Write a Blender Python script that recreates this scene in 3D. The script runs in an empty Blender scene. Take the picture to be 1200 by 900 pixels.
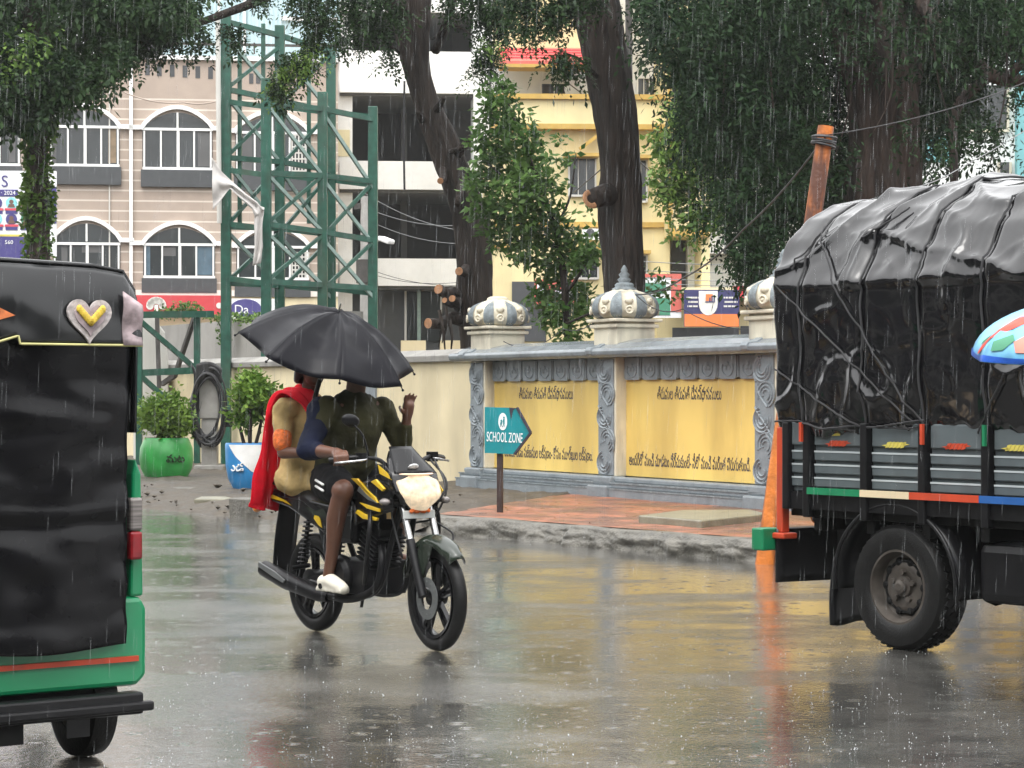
import bpy, bmesh, math, random
import numpy as np
from mathutils import Vector, Matrix, noise as mnoise
random.seed(7)
rng = np.random.default_rng(7)
SC = bpy.context.scene
COL = SC.collection
PI = math.pi
R = math.radians
F, CX, HY, CAMH = 2600.0, 600.0, 462.0, 1.4      # focal length, principal column, horizon row, eye height

def W(px, py, D):                     # a place at distance D seen at that column / row of the photo
    return Vector(((px - CX) / F * D, D, CAMH + (HY - py) / F * D))

def G(px, py, z=0.0):                 # a place on the ground plane of height z
    return W(px, py, (CAMH - z) * F / (py - HY))

# ---------------------------------------------------------------- mesh builder
class MB:
    def __init__(s, m=None):
        s.v = []; s.f = []; s.mi = []; s.cur = 0
        s.m = m.copy() if m is not None else Matrix.Identity(4)
    def add(s, vs, fs):
        o = len(s.v)
        for p in vs:
            s.v.append(tuple(s.m @ Vector(p)))
        for f in fs:
            s.f.append(tuple(i + o for i in f)); s.mi.append(s.cur)
    def box(s, x0, x1, y0, y1, z0, z1):
        if x0 > x1: x0, x1 = x1, x0
        if y0 > y1: y0, y1 = y1, y0
        if z0 > z1: z0, z1 = z1, z0
        s.add([(x0,y0,z0),(x1,y0,z0),(x1,y1,z0),(x0,y1,z0),(x0,y0,z1),(x1,y0,z1),(x1,y1,z1),(x0,y1,z1)],
              [(0,3,2,1),(4,5,6,7),(0,1,5,4),(1,2,6,5),(2,3,7,6),(3,0,4,7)])
        return s
    def bar(s, a, b, w, h=None, up=(0,0,1)):
        a = Vector(a); b = Vector(b); h = h or w
        d = (b - a).normalized(); u = Vector(up)
        if abs(d.dot(u)) > .98: u = Vector((0,1,0))
        x = d.cross(u).normalized(); y = x.cross(d)
        vs = []
        for p in (a, b):
            for i, j in ((-1,-1),(1,-1),(1,1),(-1,1)):
                vs.append(p + x*(i*w/2) + y*(j*h/2))
        s.add(vs, [(0,3,2,1),(4,5,6,7),(0,1,5,4),(1,2,6,5),(2,3,7,6),(3,0,4,7)])
        return s
    def tube(s, pts, r, n=8, cap=True, wob=None):
        pts = [Vector(p) for p in pts]
        k = len(pts)
        rs = list(r) if hasattr(r, '__len__') else [r]*k
        vs = []; fs = []
        d0 = (pts[1]-pts[0]).normalized()
        ref = Vector((0,0,1)) if abs(d0.z) < .9 else Vector((1,0,0))
        x = d0.cross(ref).normalized()
        for i, p in enumerate(pts):
            d = (pts[min(i+1,k-1)] - pts[max(i-1,0)])
            if d.length < 1e-9: d = d0
            d.normalize()
            x = (x - d*x.dot(d)).normalized(); y = d.cross(x)
            for j in range(n):
                a = 2*PI*j/n
                q = 1.0 if wob is None else wob(i, a, p)
                vs.append(p + (x*math.cos(a) + y*math.sin(a))*rs[i]*q)
        for i in range(k-1):
            for j in range(n):
                j2 = (j+1) % n
                fs.append((i*n+j, i*n+j2, (i+1)*n+j2, (i+1)*n+j))
        if cap:
            fs.append(tuple(range(n-1,-1,-1))); fs.append(tuple((k-1)*n+j for j in range(n)))
        s.add(vs, fs); return s
    def lathe(s, prof, c=(0,0,0), axis='z', n=24, lob=None, cap=True):
        c = Vector(c); vs = []; fs = []; k = len(prof)
        for (r, h) in prof:
            for j in range(n):
                a = 2*PI*j/n
                q = r if lob is None else r*lob(a, h)
                ca, sa = math.cos(a)*q, math.sin(a)*q
                if axis == 'z': p = (ca, sa, h)
                elif axis == 'x': p = (h, ca, sa)
                else: p = (sa, h, ca)
                vs.append(c + Vector(p))
        for i in range(k-1):
            for j in range(n):
                j2 = (j+1) % n
                fs.append((i*n+j, i*n+j2, (i+1)*n+j2, (i+1)*n+j))
        if cap and prof[0][0] > 1e-5: fs.append(tuple(range(n-1,-1,-1)))
        if cap and prof[-1][0] > 1e-5: fs.append(tuple((k-1)*n+j for j in range(n)))
        s.add(vs, fs); return s
    def ring(s, c, R_, r, axis='x', n=32, m=8, sq=1.0):
        prof_v = []; c = Vector(c); fs = []
        for i in range(n):
            a = 2*PI*i/n
            for j in range(m):
                b = 2*PI*j/m
                rr = R_ + r*math.cos(b); h = r*sq*math.sin(b)
                if axis == 'x': p = (h, rr*math.cos(a), rr*math.sin(a))
                elif axis == 'z': p = (rr*math.cos(a), rr*math.sin(a), h)
                else: p = (rr*math.sin(a), h, rr*math.cos(a))
                prof_v.append(c + Vector(p))
        for i in range(n):
            for j in range(m):
                i2, j2 = (i+1)%n, (j+1)%m
                fs.append((i*m+j, i2*m+j, i2*m+j2, i*m+j2))
        s.add(prof_v, fs); return s
    def ball(s, c, r, n=12, k=8):
        c = Vector(c); rx, ry, rz = r if hasattr(r, '__len__') else (r, r, r)
        vs = [c + Vector((0,0,-rz))]; fs = []
        for i in range(1, k):
            t = -PI/2 + PI*i/k
            for j in range(n):
                a = 2*PI*j/n
                vs.append(c + Vector((rx*math.cos(t)*math.cos(a), ry*math.cos(t)*math.sin(a), rz*math.sin(t))))
        vs.append(c + Vector((0,0,rz)))
        for j in range(n): fs.append((0, 1+(j+1)%n, 1+j))
        for i in range(k-2):
            for j in range(n):
                j2 = (j+1)%n
                fs.append((1+i*n+j, 1+i*n+j2, 1+(i+1)*n+j2, 1+(i+1)*n+j))
        L = len(vs)-1
        for j in range(n): fs.append((L, 1+(k-2)*n+j, 1+(k-2)*n+(j+1)%n))
        s.add(vs, fs); return s
    def limb(s, pts, rs, n=12):
        s.tube(pts, rs, n)
        for p, r in zip(pts, rs): s.ball(p, r*0.995, n, 8)
        return s
    def prism(s, outline, w0, w1, plane='xz'):
        k = len(outline)
        def P(a, b, w):
            return {'xz': (a, w, b), 'xy': (a, b, w), 'yz': (w, a, b)}[plane]
        vs = [P(a, b, w0) for a, b in outline] + [P(a, b, w1) for a, b in outline]
        fs = [tuple(range(k-1,-1,-1)), tuple(range(k, 2*k))]
        for i in range(k):
            j = (i+1) % k
            fs.append((i, j, k+j, k+i))
        s.add(vs, fs); return s
    def grid(s, fn, nu, nv, thick=0.0, closeu=False):
        vs = [fn(i/nu, j/nv) for i in range(nu+1) for j in range(nv+1)]
        fs = [(i*(nv+1)+j, (i+1)*(nv+1)+j, (i+1)*(nv+1)+j+1, i*(nv+1)+j+1) for i in range(nu) for j in range(nv)]
        s.add(vs, fs); return s
    def build(s, name, mat, parent=None, smooth=False, bevel=0, solid=0, remesh=0, smo=0, sub=0, disp=None):
        me = bpy.data.meshes.new(name)
        me.from_pydata(s.v, [], s.f); me.update()
        mats = mat if isinstance(mat, (list, tuple)) else [mat]
        for m_ in mats: me.materials.append(m_)
        if len(mats) > 1: me.polygons.foreach_set('material_index', s.mi)
        bm = bmesh.new(); bm.from_mesh(me)
        bmesh.ops.recalc_face_normals(bm, faces=bm.faces)
        bm.to_mesh(me); bm.free()
        if smooth or remesh:
            me.polygons.foreach_set('use_smooth', [True]*len(me.polygons))
        o = bpy.data.objects.new(name, me); COL.objects.link(o)
        if parent is not None: o.parent = parent
        if solid:
            md = o.modifiers.new('solid', 'SOLIDIFY'); md.thickness = solid; md.offset = 0
        if bevel:
            md = o.modifiers.new('bevel', 'BEVEL'); md.width = bevel; md.segments = 2; md.limit_method = 'ANGLE'; md.angle_limit = R(40)
        if remesh:
            md = o.modifiers.new('remesh', 'REMESH'); md.mode = 'VOXEL'; md.voxel_size = remesh; md.use_smooth_shade = True
        if smo:
            md = o.modifiers.new('smooth', 'SMOOTH'); md.factor = .5; md.iterations = smo
        if sub:
            md = o.modifiers.new('sub', 'SUBSURF'); md.levels = sub; md.render_levels = sub
        if disp:
            tx = bpy.data.textures.new(name+'_folds', 'CLOUDS'); tx.noise_scale = disp[0]
            md = o.modifiers.new('folds', 'DISPLACE'); md.texture = tx; md.strength = disp[1]; md.mid_level = .5; md.texture_coords = 'LOCAL'
        if smooth == 'auto':
            me.polygons.foreach_set('use_smooth', [True]*len(me.polygons))
            try: me.set_sharp_from_angle(angle=R(40))
            except Exception: pass
        return o

def np_mesh(name, V, Fc, mat, parent=None, smooth=False):
    k = Fc.shape[1]
    me = bpy.data.meshes.new(name)
    me.vertices.add(len(V)); me.vertices.foreach_set('co', V.astype(np.float32).ravel())
    me.loops.add(Fc.size); me.loops.foreach_set('vertex_index', Fc.astype(np.int32).ravel())
    me.polygons.add(len(Fc)); me.polygons.foreach_set('loop_start', np.arange(0, Fc.size, k, dtype=np.int32))
    me.update(calc_edges=True); me.validate()
    for m_ in (mat if isinstance(mat, (list, tuple)) else [mat]): me.materials.append(m_)
    if smooth: me.polygons.foreach_set('use_smooth', [True]*len(me.polygons))
    o = bpy.data.objects.new(name, me); COL.objects.link(o)
    if parent is not None: o.parent = parent
    return o

def tag(o, label=None, cat=None, group=None, kind=None):
    if label: o['label'] = label
    if cat: o['category'] = cat
    if group: o['group'] = group
    if kind: o['kind'] = kind
    return o
def thing(name, label, cat, loc=(0,0,0), group=None):
    o = bpy.data.objects.new(name, None); COL.objects.link(o)
    o.empty_display_size = .2
    o.location = loc
    return tag(o, label, cat, group)
def frame_m(o, fwd):                  # local y = fwd (horizontal), local x = right hand, local z up
    y = Vector((fwd[0], fwd[1], 0)).normalized(); x = Vector((y.y, -y.x, 0))
    m = Matrix.Identity(4)
    for i in range(3):
        m[i][0] = x[i]; m[i][1] = y[i]; m[i][2] = (0,0,1)[i]; m[i][3] = o[i]
    return m
def put(e, m):
    e.matrix_world = m
    return e

# ---------------------------------------------------------------- materials
def mat(name, col, rough=.6, metal=0.0, var=.15, scale=6.0, bump=0.0, bscale=None, spec=.5, coat=0.0,
        stain=None, stain_scale=1.2, stain_amt=.5, stretch=(1,1,1), bdist=.02, srange=(.5,.75), emit=None, alpha=None, rvar=0.0, detail=6):
    m = bpy.data.materials.new(name); m.use_nodes = True
    nt = m.node_tree; N = nt.nodes; L = nt.links
    b = N['Principled BSDF']
    b.inputs['Roughness'].default_value = rough
    b.inputs['Metallic'].default_value = metal
    b.inputs['Specular IOR Level'].default_value = spec
    if coat:
        b.inputs['Coat Weight'].default_value = coat; b.inputs['Coat Roughness'].default_value = .08
    tc = N.new('ShaderNodeTexCoord'); mp = N.new('ShaderNodeMapping')
    mp.inputs['Scale'].default_value = stretch
    L.new(tc.outputs['Object'], mp.inputs['Vector'])
    nz = N.new('ShaderNodeTexNoise'); nz.inputs['Scale'].default_value = scale; nz.inputs['Detail'].default_value = detail
    L.new(mp.outputs['Vector'], nz.inputs['Vector'])
    mx = N.new('ShaderNodeMix'); mx.data_type = 'RGBA'
    c = Vector(col[:3])
    mx.inputs['A'].default_value = (*[max(0, x*(1-var)) for x in c], 1)
    mx.inputs['B'].default_value = (*[min(1, x*(1+var)) for x in c], 1)
    rp = N.new('ShaderNodeMapRange'); rp.inputs['From Min'].default_value = .3; rp.inputs['From Max'].default_value = .7
    L.new(nz.outputs['Fac'], rp.inputs['Value']); L.new(rp.outputs['Result'], mx.inputs['Factor'])
    out = mx.outputs['Result']
    if stain:
        n2 = N.new('ShaderNodeTexNoise'); n2.inputs['Scale'].default_value = stain_scale; n2.inputs['Detail'].default_value = 8
        mp2 = N.new('ShaderNodeMapping'); mp2.inputs['Scale'].default_value = (1,1,.28); mp2.inputs['Location'].default_value = (3.1,7.7,1.3)
        L.new(tc.outputs['Object'], mp2.inputs['Vector']); L.new(mp2.outputs['Vector'], n2.inputs['Vector'])
        r2 = N.new('ShaderNodeMapRange'); r2.inputs['From Min'].default_value = srange[0]; r2.inputs['From Max'].default_value = srange[1]
        r2.inputs['To Max'].default_value = stain_amt
        L.new(n2.outputs['Fac'], r2.inputs['Value'])
        m2 = N.new('ShaderNodeMix'); m2.data_type = 'RGBA'
        L.new(r2.outputs['Result'], m2.inputs['Factor']); L.new(out, m2.inputs['A']); m2.inputs['B'].default_value = (*stain, 1)
        out = m2.outputs['Result']
    L.new(out, b.inputs['Base Color'])
    if rvar:
        r3 = N.new('ShaderNodeMapRange'); r3.inputs['To Min'].default_value = max(.02, rough-rvar); r3.inputs['To Max'].default_value = rough+rvar
        r3.inputs['From Min'].default_value = .3; r3.inputs['From Max'].default_value = .7
        L.new(nz.outputs['Fac'], r3.inputs['Value']); L.new(r3.outputs['Result'], b.inputs['Roughness'])
    if bump:
        nb = N.new('ShaderNodeTexNoise'); nb.inputs['Scale'].default_value = bscale or scale*4; nb.inputs['Detail'].default_value = 6
        L.new(mp.outputs['Vector'], nb.inputs['Vector'])
        bp = N.new('ShaderNodeBump'); bp.inputs['Strength'].default_value = bump; bp.inputs['Distance'].default_value = bdist
        L.new(nb.outputs['Fac'], bp.inputs['Height']); L.new(bp.outputs['Normal'], b.inputs['Normal'])
    if emit:
        b.inputs['Emission Color'].default_value = (*emit[:3], 1); b.inputs['Emission Strength'].default_value = emit[3]
    if alpha is not None: b.inputs['Alpha'].default_value = alpha
    return m

def leaf_mat(name, c0, c1, rough=.4, trans=.25, spec=.18):
    m = bpy.data.materials.new(name); m.use_nodes = True
    nt = m.node_tree; N = nt.nodes; L = nt.links
    b = N['Principled BSDF']; b.inputs['Roughness'].default_value = rough
    b.inputs['Specular IOR Level'].default_value = spec
    ge = N.new('ShaderNodeNewGeometry')
    tc = N.new('ShaderNodeTexCoord'); nz = N.new('ShaderNodeTexNoise'); nz.inputs['Scale'].default_value = 1.1; nz.inputs['Detail'].default_value = 3
    L.new(tc.outputs['Object'], nz.inputs['Vector'])
    ad = N.new('ShaderNodeMath'); ad.operation = 'ADD'; L.new(ge.outputs['Random Per Island'], ad.inputs[0])
    mr = N.new('ShaderNodeMapRange'); mr.inputs['From Min'].default_value = .35; mr.inputs['From Max'].default_value = .65
    mr.inputs['To Min'].default_value = -.35; mr.inputs['To Max'].default_value = .35
    L.new(nz.outputs['Fac'], mr.inputs['Value']); L.new(mr.outputs['Result'], ad.inputs[1])
    mx = N.new('ShaderNodeMix'); mx.data_type = 'RGBA'; mx.clamp_factor = True
    mx.inputs['A'].default_value = (*c0, 1); mx.inputs['B'].default_value = (*c1, 1)
    L.new(ad.outputs[0], mx.inputs['Factor']); L.new(mx.outputs['Result'], b.inputs['Base Color'])
    tr = N.new('ShaderNodeBsdfTranslucent'); L.new(mx.outputs['Result'], tr.inputs['Color'])
    ms = N.new('ShaderNodeMixShader'); ms.inputs['Fac'].default_value = trans
    L.new(b.outputs[0], ms.inputs[1]); L.new(tr.outputs[0], ms.inputs[2])
    L.new(ms.outputs[0], N['Material Output'].inputs['Surface'])
    return m

def text_part(body, size, material, parent, m, name='lettering', depth=.003, align='CENTER', sx=1.0, font=None):
    cu = bpy.data.curves.new('t', 'FONT'); cu.body = body; cu.size = size; cu.align_x = align; cu.align_y = 'CENTER'
    cu.extrude = depth; cu.resolution_u = 3
    ob = bpy.data.objects.new('t', cu); COL.objects.link(ob)
    bpy.context.view_layer.update()
    me = bpy.data.meshes.new_from_object(ob.evaluated_get(bpy.context.evaluated_depsgraph_get()))
    bpy.data.objects.remove(ob); bpy.data.curves.remove(cu)
    me.transform(m @ Matrix.Diagonal((sx,1,1,1)))
    me.materials.clear(); me.materials.append(material); me.name = name
    o = bpy.data.objects.new(name, me); COL.objects.link(o)
    if parent is not None: o.parent = parent
    return o

# ---------------------------------------------------------------- foliage
def rotmats(yaw, pitch, roll):
    cy, sy, cp, sp, cr, sr = np.cos(yaw), np.sin(yaw), np.cos(pitch), np.sin(pitch), np.cos(roll), np.sin(roll)
    n = len(yaw); z = np.zeros(n); o = np.ones(n)
    A = np.stack([np.stack([cy,-sy,z],-1), np.stack([sy,cy,z],-1), np.stack([z,z,o],-1)],1)
    B = np.stack([np.stack([cp,z,sp],-1), np.stack([z,o,z],-1), np.stack([-sp,z,cp],-1)],1)
    C = np.stack([np.stack([o,z,z],-1), np.stack([z,cr,-sr],-1), np.stack([z,sr,cr],-1)],1)
    return A @ B @ C
def frond_tpl(L=.34, pairs=8, ll=.075, lw=.034, droop=.35, jit=.35, seed=0):
    V = []; g = np.random.default_rng(seed + int(L*1000))
    for i in range(pairs):
        t = (i+.6)/pairs
        bx, bz = L*t, -droop*L*t*t
        taper = 1 - .45*abs(t-.45)
        for sgn in (-1, 1):
            if g.random() < .12: continue
            d = np.array([.35, sgn*.93, -.22]) + g.normal(0, jit, 3); d /= np.linalg.norm(d)
            w = np.cross(d, g.normal(0, .5, 3) + np.array([0,0,1.])); w = w/np.linalg.norm(w) * lw*.5*taper*g.uniform(.7,1.25)
            b = np.array([bx+g.normal(0,.012), 0, bz]); t_ = b + d*ll*taper*g.uniform(.7,1.25); mdd = b + d*ll*.5*taper + np.array([0,0,.006])
            V += [b, mdd + w, t_, mdd - w]
    b = np.array([L, 0, -droop*L]); t_ = b + np.array([ll, 0, -ll*.5])
    mdd = (b+t_)/2; w = np.array([0, lw*.5, 0]); V += [b, mdd+w, t_, mdd-w]
    return np.array(V)
def bunch_tpl(fr, k=8, seed=0, lo=.15, hi=1.35, cr=.05):
    g = np.random.default_rng(seed); out = []
    for i in range(k):
        T = fr[g.integers(0, len(fr))]; Rm = rotmats(np.array([2*PI*i/k + g.normal(0,.25)]), np.array([g.uniform(lo, hi)]), np.array([g.normal(0,.35)]))[0]
        out.append((T*g.uniform(.75,1.15)) @ Rm.T + g.normal(0, cr, 3))
    return np.concatenate(out)
def leafset_tpl(k=5, ll=.09, lw=.05, spread=.11, seed=1):
    g = np.random.default_rng(seed); V = []
    for i in range(k):
        a = g.uniform(0, 2*PI); d = np.array([math.cos(a), math.sin(a), g.uniform(-.7,.3)]); d /= np.linalg.norm(d)
        b = g.normal(0, spread*.5, 3); s_ = np.cross(d, [0,0,1.]); s_ /= np.linalg.norm(s_)+1e-6
        nrm = np.cross(s_, d); L_ = ll*g.uniform(.7,1.25); w = lw*g.uniform(.7,1.2)*.5
        m1 = b + d*L_*.4 - nrm*.012
        V += [b, m1 + s_*w, b + d*L_ + nrm*-.02, m1 - s_*w]
    return np.array(V)
def scatter(pos, tpls, scale=(.75,1.3), pitch=(-.5,.9), roll=.5, yaw=None):
    pos = np.asarray(pos, float); n = len(pos)
    idx = rng.integers(0, len(tpls), n); VV = []; 
    for k, T in enumerate(tpls):
        P = pos[idx == k]; m = len(P)
        if not m: continue
        Rm = rotmats(rng.uniform(0,2*PI,m) if yaw is None else rng.normal(yaw[0], yaw[1], m), rng.uniform(*pitch,m), rng.normal(0,roll,m))
        sc = rng.uniform(*scale, m)
        VV.append((np.einsum('nij,kj->nki', Rm, T)*sc[:,None,None] + P[:,None,:]).reshape(-1,3))
    V = np.concatenate(VV); Fc = np.arange(len(V)).reshape(-1,4)
    return V, Fc
def blob(c, r, n, hollow=.35):
    d = rng.normal(0,1,(n,3)); d /= np.linalg.norm(d,axis=1)[:,None]
    rad = rng.uniform(hollow**3, 1, n)**(1/3)
    return np.asarray(c)[None,:] + d*rad[:,None]*np.asarray(r if hasattr(r,'__len__') else (r,r,r))[None,:]
def in_poly(x, y, poly):
    ins = np.zeros(len(x), bool); k = len(poly); j = k-1
    for i in range(k):
        xi, yi = poly[i]; xj, yj = poly[j]
        c = ((yi > y) != (yj > y)) & (x < (xj-xi)*(y-yi)/(yj-yi+1e-9)+xi)
        ins ^= c; j = i
    return ins
def poly_cloud(poly, d0, d1, n, thr=-.1, nscale=1.0):
    xs = [p[0] for p in poly]; ys = [p[1] for p in poly]; out = []
    while len(out) < n:
        x = rng.uniform(min(xs), max(xs), 2000); y = rng.uniform(min(ys), max(ys), 2000)
        k = in_poly(x, y, poly); x, y = x[k], y[k]
        d = rng.uniform(d0, d1, len(x))
        for a, b, e in zip(x, y, d):
            p = W(a, b, e)
            if mnoise.noise(p*nscale) > thr: out.append(p)
    return np.array(out[:n])
def spline(pts, k=8):
    pts = [Vector(p) for p in pts]; out = []
    P = [pts[0]*2-pts[1]] + pts + [pts[-1]*2-pts[-2]]
    for i in range(1, len(P)-2):
        for j in range(k):
            t = j/k; a, b, c, d = P[i-1], P[i], P[i+1], P[i+2]
            out.append(.5*((2*b) + (c-a)*t + (2*a-5*b+4*c-d)*t*t + (3*b-a-3*c+d)*t**3))
    out.append(pts[-1]); return out
def interp(vals, k):
    out = []
    for i in range(len(vals)-1):
        for j in range(k): out.append(vals[i] + (vals[i+1]-vals[i])*j/k)
    return out + [vals[-1]]
def trunk_mb(pts, rads, n=22, flute=.12, k=8, seed=0.0, fl_n=5):
    sp = spline(pts, k); rs = interp(rads, k)
    mb = MB()
    def wob(i, a, p):
        q = mnoise.noise(Vector((math.cos(a)*1.6+seed, math.sin(a)*1.6, p.z*.9)))*1.6*flute
        q += math.sin(fl_n*a + p.z*.6 + seed)*flute*.5
        q += mnoise.noise(Vector((math.cos(a)*5, math.sin(a)*5+seed, p.z*5)))*flute*.5
        return 1 + q
    mb.tube(sp, rs, n, True, wob); return mb

def own(o, root):                     # parent keeping world coordinates
    o.parent = root
    o.matrix_parent_inverse = root.matrix_basis.inverted() if root.parent is None else Matrix.Identity(4)
    return o
SKY_STR = .12; SUN_E = .6; EXPO = .6; HAZE = 0.00045; CLOUD = 14.0
# ---------------------------------------------------------------- world, light, camera
w = bpy.data.worlds.new('World'); SC.world = w; w.use_nodes = True
nt = w.node_tree; bg = nt.nodes['Background']
sky = nt.nodes.new('ShaderNodeTexSky'); sky.sky_type = 'NISHITA'; sky.sun_disc = False
SUN_EL, SUN_AZ = R(62), R(200)        # azimuth measured clockwise from +y
sky.sun_elevation = SUN_EL; sky.sun_rotation = SUN_AZ; sky.dust_density = 4.0; sky.air_density = 1.0
hs = nt.nodes.new('ShaderNodeHueSaturation'); hs.inputs['Saturation'].default_value = .12
nt.links.new(sky.outputs[0], hs.inputs['Color'])
# cloud layer: brighter overhead than near the horizon, as under any overcast sky
wtc = nt.nodes.new('ShaderNodeTexCoord'); wsp = nt.nodes.new('ShaderNodeSeparateXYZ'); nt.links.new(wtc.outputs['Generated'], wsp.inputs[0])
wmr = nt.nodes.new('ShaderNodeMapRange'); wmr.inputs['From Max'].default_value = 1.0; wmr.inputs['To Min'].default_value = CLOUD*.45; wmr.inputs['To Max'].default_value = CLOUD
nt.links.new(wsp.outputs['Z'], wmr.inputs['Value'])
wcl = nt.nodes.new('ShaderNodeMix'); wcl.data_type = 'RGBA'; wcl.blend_type = 'ADD'; wcl.inputs['Factor'].default_value = 1.0
nt.links.new(hs.outputs[0], wcl.inputs['A'])
wcc = nt.nodes.new('ShaderNodeCombineColor')
for ch in ('Red', 'Green', 'Blue'): nt.links.new(wmr.outputs['Result'], wcc.inputs[ch])
nt.links.new(wcc.outputs[0], wcl.inputs['B']); nt.links.new(wcl.outputs['Result'], bg.inputs['Color'])
bg.inputs['Strength'].default_value = SKY_STR
sl = bpy.data.lights.new('sun', 'SUN'); sl.energy = SUN_E; sl.angle = R(25); sl.color = (1, .97, .92)
so = bpy.data.objects.new('sun', sl); COL.objects.link(so)
sd = Vector((math.sin(SUN_AZ)*math.cos(SUN_EL), math.cos(SUN_AZ)*math.cos(SUN_EL), math.sin(SUN_EL)))
so.rotation_euler = sd.to_track_quat('Z', 'Y').to_euler(); so.location = (0, 0, 40)
cam = bpy.data.cameras.new('camera'); cam.sensor_width = 36; cam.lens = 36*F/1200; cam.shift_y = 12/1200
cam.clip_end = 3000; cam.clip_start = .1
co = bpy.data.objects.new('camera', cam); COL.objects.link(co); co.location = (0, 0, CAMH); co.rotation_euler = (R(90), 0, 0)
SC.camera = co
SC.view_settings.view_transform = 'Standard'; SC.view_settings.look = 'None'; SC.view_settings.gamma = 1
SC.view_settings.use_curve_mapping = False; SC.view_settings.exposure = EXPO
SC.render.engine = 'CYCLES'; SC.cycles.use_denoising = True
SC.cycles.max_bounces = 6; SC.cycles.volume_bounces = 1; SC.cycles.transparent_max_bounces = 12
SC.cycles.caustics_reflective = False; SC.cycles.caustics_refractive = False

# ---------------------------------------------------------------- palette
MT = {}
def mk(k, *a, **kw): MT[k] = mat(k.replace('_', ' '), *a, **kw); return MT[k]
mk('beige_wall', (.38,.31,.26), .8, var=.06, scale=3, stain=(.36,.29,.24), stain_amt=.4, stain_scale=.5)
mk('beige_trim', (.72,.66,.60), .7, var=.05)
mk('white_paint', (.80,.80,.78), .55, var=.04, stain=(.5,.5,.47), stain_amt=.35, stain_scale=.8)
mk('white_frame', (.78,.78,.76), .45, var=.03)
mk('window_glass', (.025,.03,.032), .12, var=.3, scale=.7, spec=.6)
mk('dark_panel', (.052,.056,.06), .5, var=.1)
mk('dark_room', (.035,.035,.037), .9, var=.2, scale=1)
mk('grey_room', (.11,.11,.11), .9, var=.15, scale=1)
mk('blue_sheet', (.42,.56,.60), .4, var=.08, scale=2)
mk('yellow_wall', (.70,.60,.33), .8, var=.06, scale=2, stain=(.36,.30,.17), stain_amt=.55, stain_scale=.7)
mk('pale_yellow', (.74,.66,.42), .8, var=.05, scale=2, stain=(.45,.4,.28), stain_amt=.4)
mk('mustard', (.48,.31,.07), .7, var=.1, stain=(.2,.15,.08), stain_amt=.5, stain_scale=2)
mk('red_awning', (.55,.12,.09), .6, var=.08, scale=4)
mk('red_sign', (.55,.05,.06), .4, var=.05)
mk('concrete', (.30,.29,.27), .8, var=.15, scale=5, bump=.3, stain=(.13,.12,.11), stain_amt=.7)
mk('grey_wall_paint', (.30,.29,.27), .85, var=.1, scale=2, stain=(.12,.12,.11), stain_amt=.8, stain_scale=.9)
mk('cream_wall', (.74,.64,.42), .75, var=.05, scale=3, stain=(.40,.34,.22), stain_amt=.6, stain_scale=.9)
mk('cream_paint', (.66,.61,.48), .65, var=.08, scale=6, stain=(.26,.235,.19), stain_amt=.75, stain_scale=4, srange=(.47,.72))
mk('temple_yellow', (.80,.58,.16), .5, var=.06, scale=1.6, stain=(.50,.34,.09), stain_amt=.9, stain_scale=1.1, srange=(.45,.68))
mk('temple_grey', (.21,.24,.26), .45, var=.12, scale=10, bump=.2, stain=(.10,.115,.125), stain_amt=.5, stain_scale=3)
mk('wet_grey', (.20,.225,.24), .22, var=.15, scale=8, bump=.1, stain=(.09,.1,.11), stain_amt=.6, stain_scale=2)
mk('petal_blue', (.20,.235,.25), .6, var=.3, scale=18, bump=.5, stain=(.10,.11,.11), stain_amt=.7, stain_scale=6)
mk('letter_ink', (.035,.03,.045), .5, var=.1)
mk('faint_ink', (.25,.30,.10), .6, var=.1)
mk('tower_green', (.014,.080,.054), .42, var=.3, scale=7, stain=(.07,.07,.045), stain_amt=.45, stain_scale=3)
mk('tower_light', (.22,.31,.28), .35, var=.2, scale=9)
mk('rust_dark', (.05,.045,.04), .7, var=.3, scale=12)
mk('bark', (.030,.023,.019), .75, var=.6, scale=5, stretch=(2.5,2.5,.35), bump=1.0, bscale=5, bdist=.10, stain=(.011,.010,.009), stain_amt=.8, stain_scale=2, rvar=.2, spec=.25)
mk('bark_big', (.038,.028,.023), .75, var=.6, scale=4, stretch=(2.5,2.5,.3), bump=1.0, bscale=4, bdist=.12, stain=(.013,.011,.010), stain_amt=.8, stain_scale=2, rvar=.2, spec=.25)
mk('cut_wood', (.34,.17,.08), .7, var=.25, scale=20)
mk('black_cloth_cable', (.012,.012,.013), .5, var=.3)
mk('cable', (.02,.02,.022), .5)
mk('pale_wire', (.22,.23,.23), .5)
mk('green_pot', (.04,.33,.07), .3, var=.25, scale=4, stain=(.02,.12,.03), stain_amt=.4, stain_scale=2)
mk('blue_paint', (.03,.22,.50), .35, var=.15, scale=5)
mk('soil', (.03,.022,.016), .9, var=.3, scale=20)
mk('poster_white', (.80,.81,.82), .4, var=.02)
mk('poster_violet', (.06,.05,.20), .4, var=.05)
mk('poster_pink', (.75,.25,.35), .5); mk('poster_cyan', (.25,.62,.66), .5); mk('poster_red', (.62,.07,.10), .5)
mk('poster_skin', (.16,.09,.07), .6); mk('poster_green', (.05,.22,.13), .5)
mk('poster_orange', (.72,.20,.05), .45, var=.06); mk('navy', (.035,.035,.12), .45, var=.1)
mk('shield_white', (.72,.70,.64), .5)
mk('sign_teal', (.012,.23,.26), .35, var=.10, scale=5, stain=(.01,.14,.16), stain_amt=.4)
mk('sign_white', (.8,.82,.82), .5)
mk('dark_post', (.04,.025,.022), .5, var=.3, scale=15)
mk('orange_paint', (.58,.17,.025), .55, var=.3, scale=9, stain=(.10,.035,.018), stain_amt=1.0, stain_scale=6, bump=.4, srange=(.40,.57))
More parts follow.
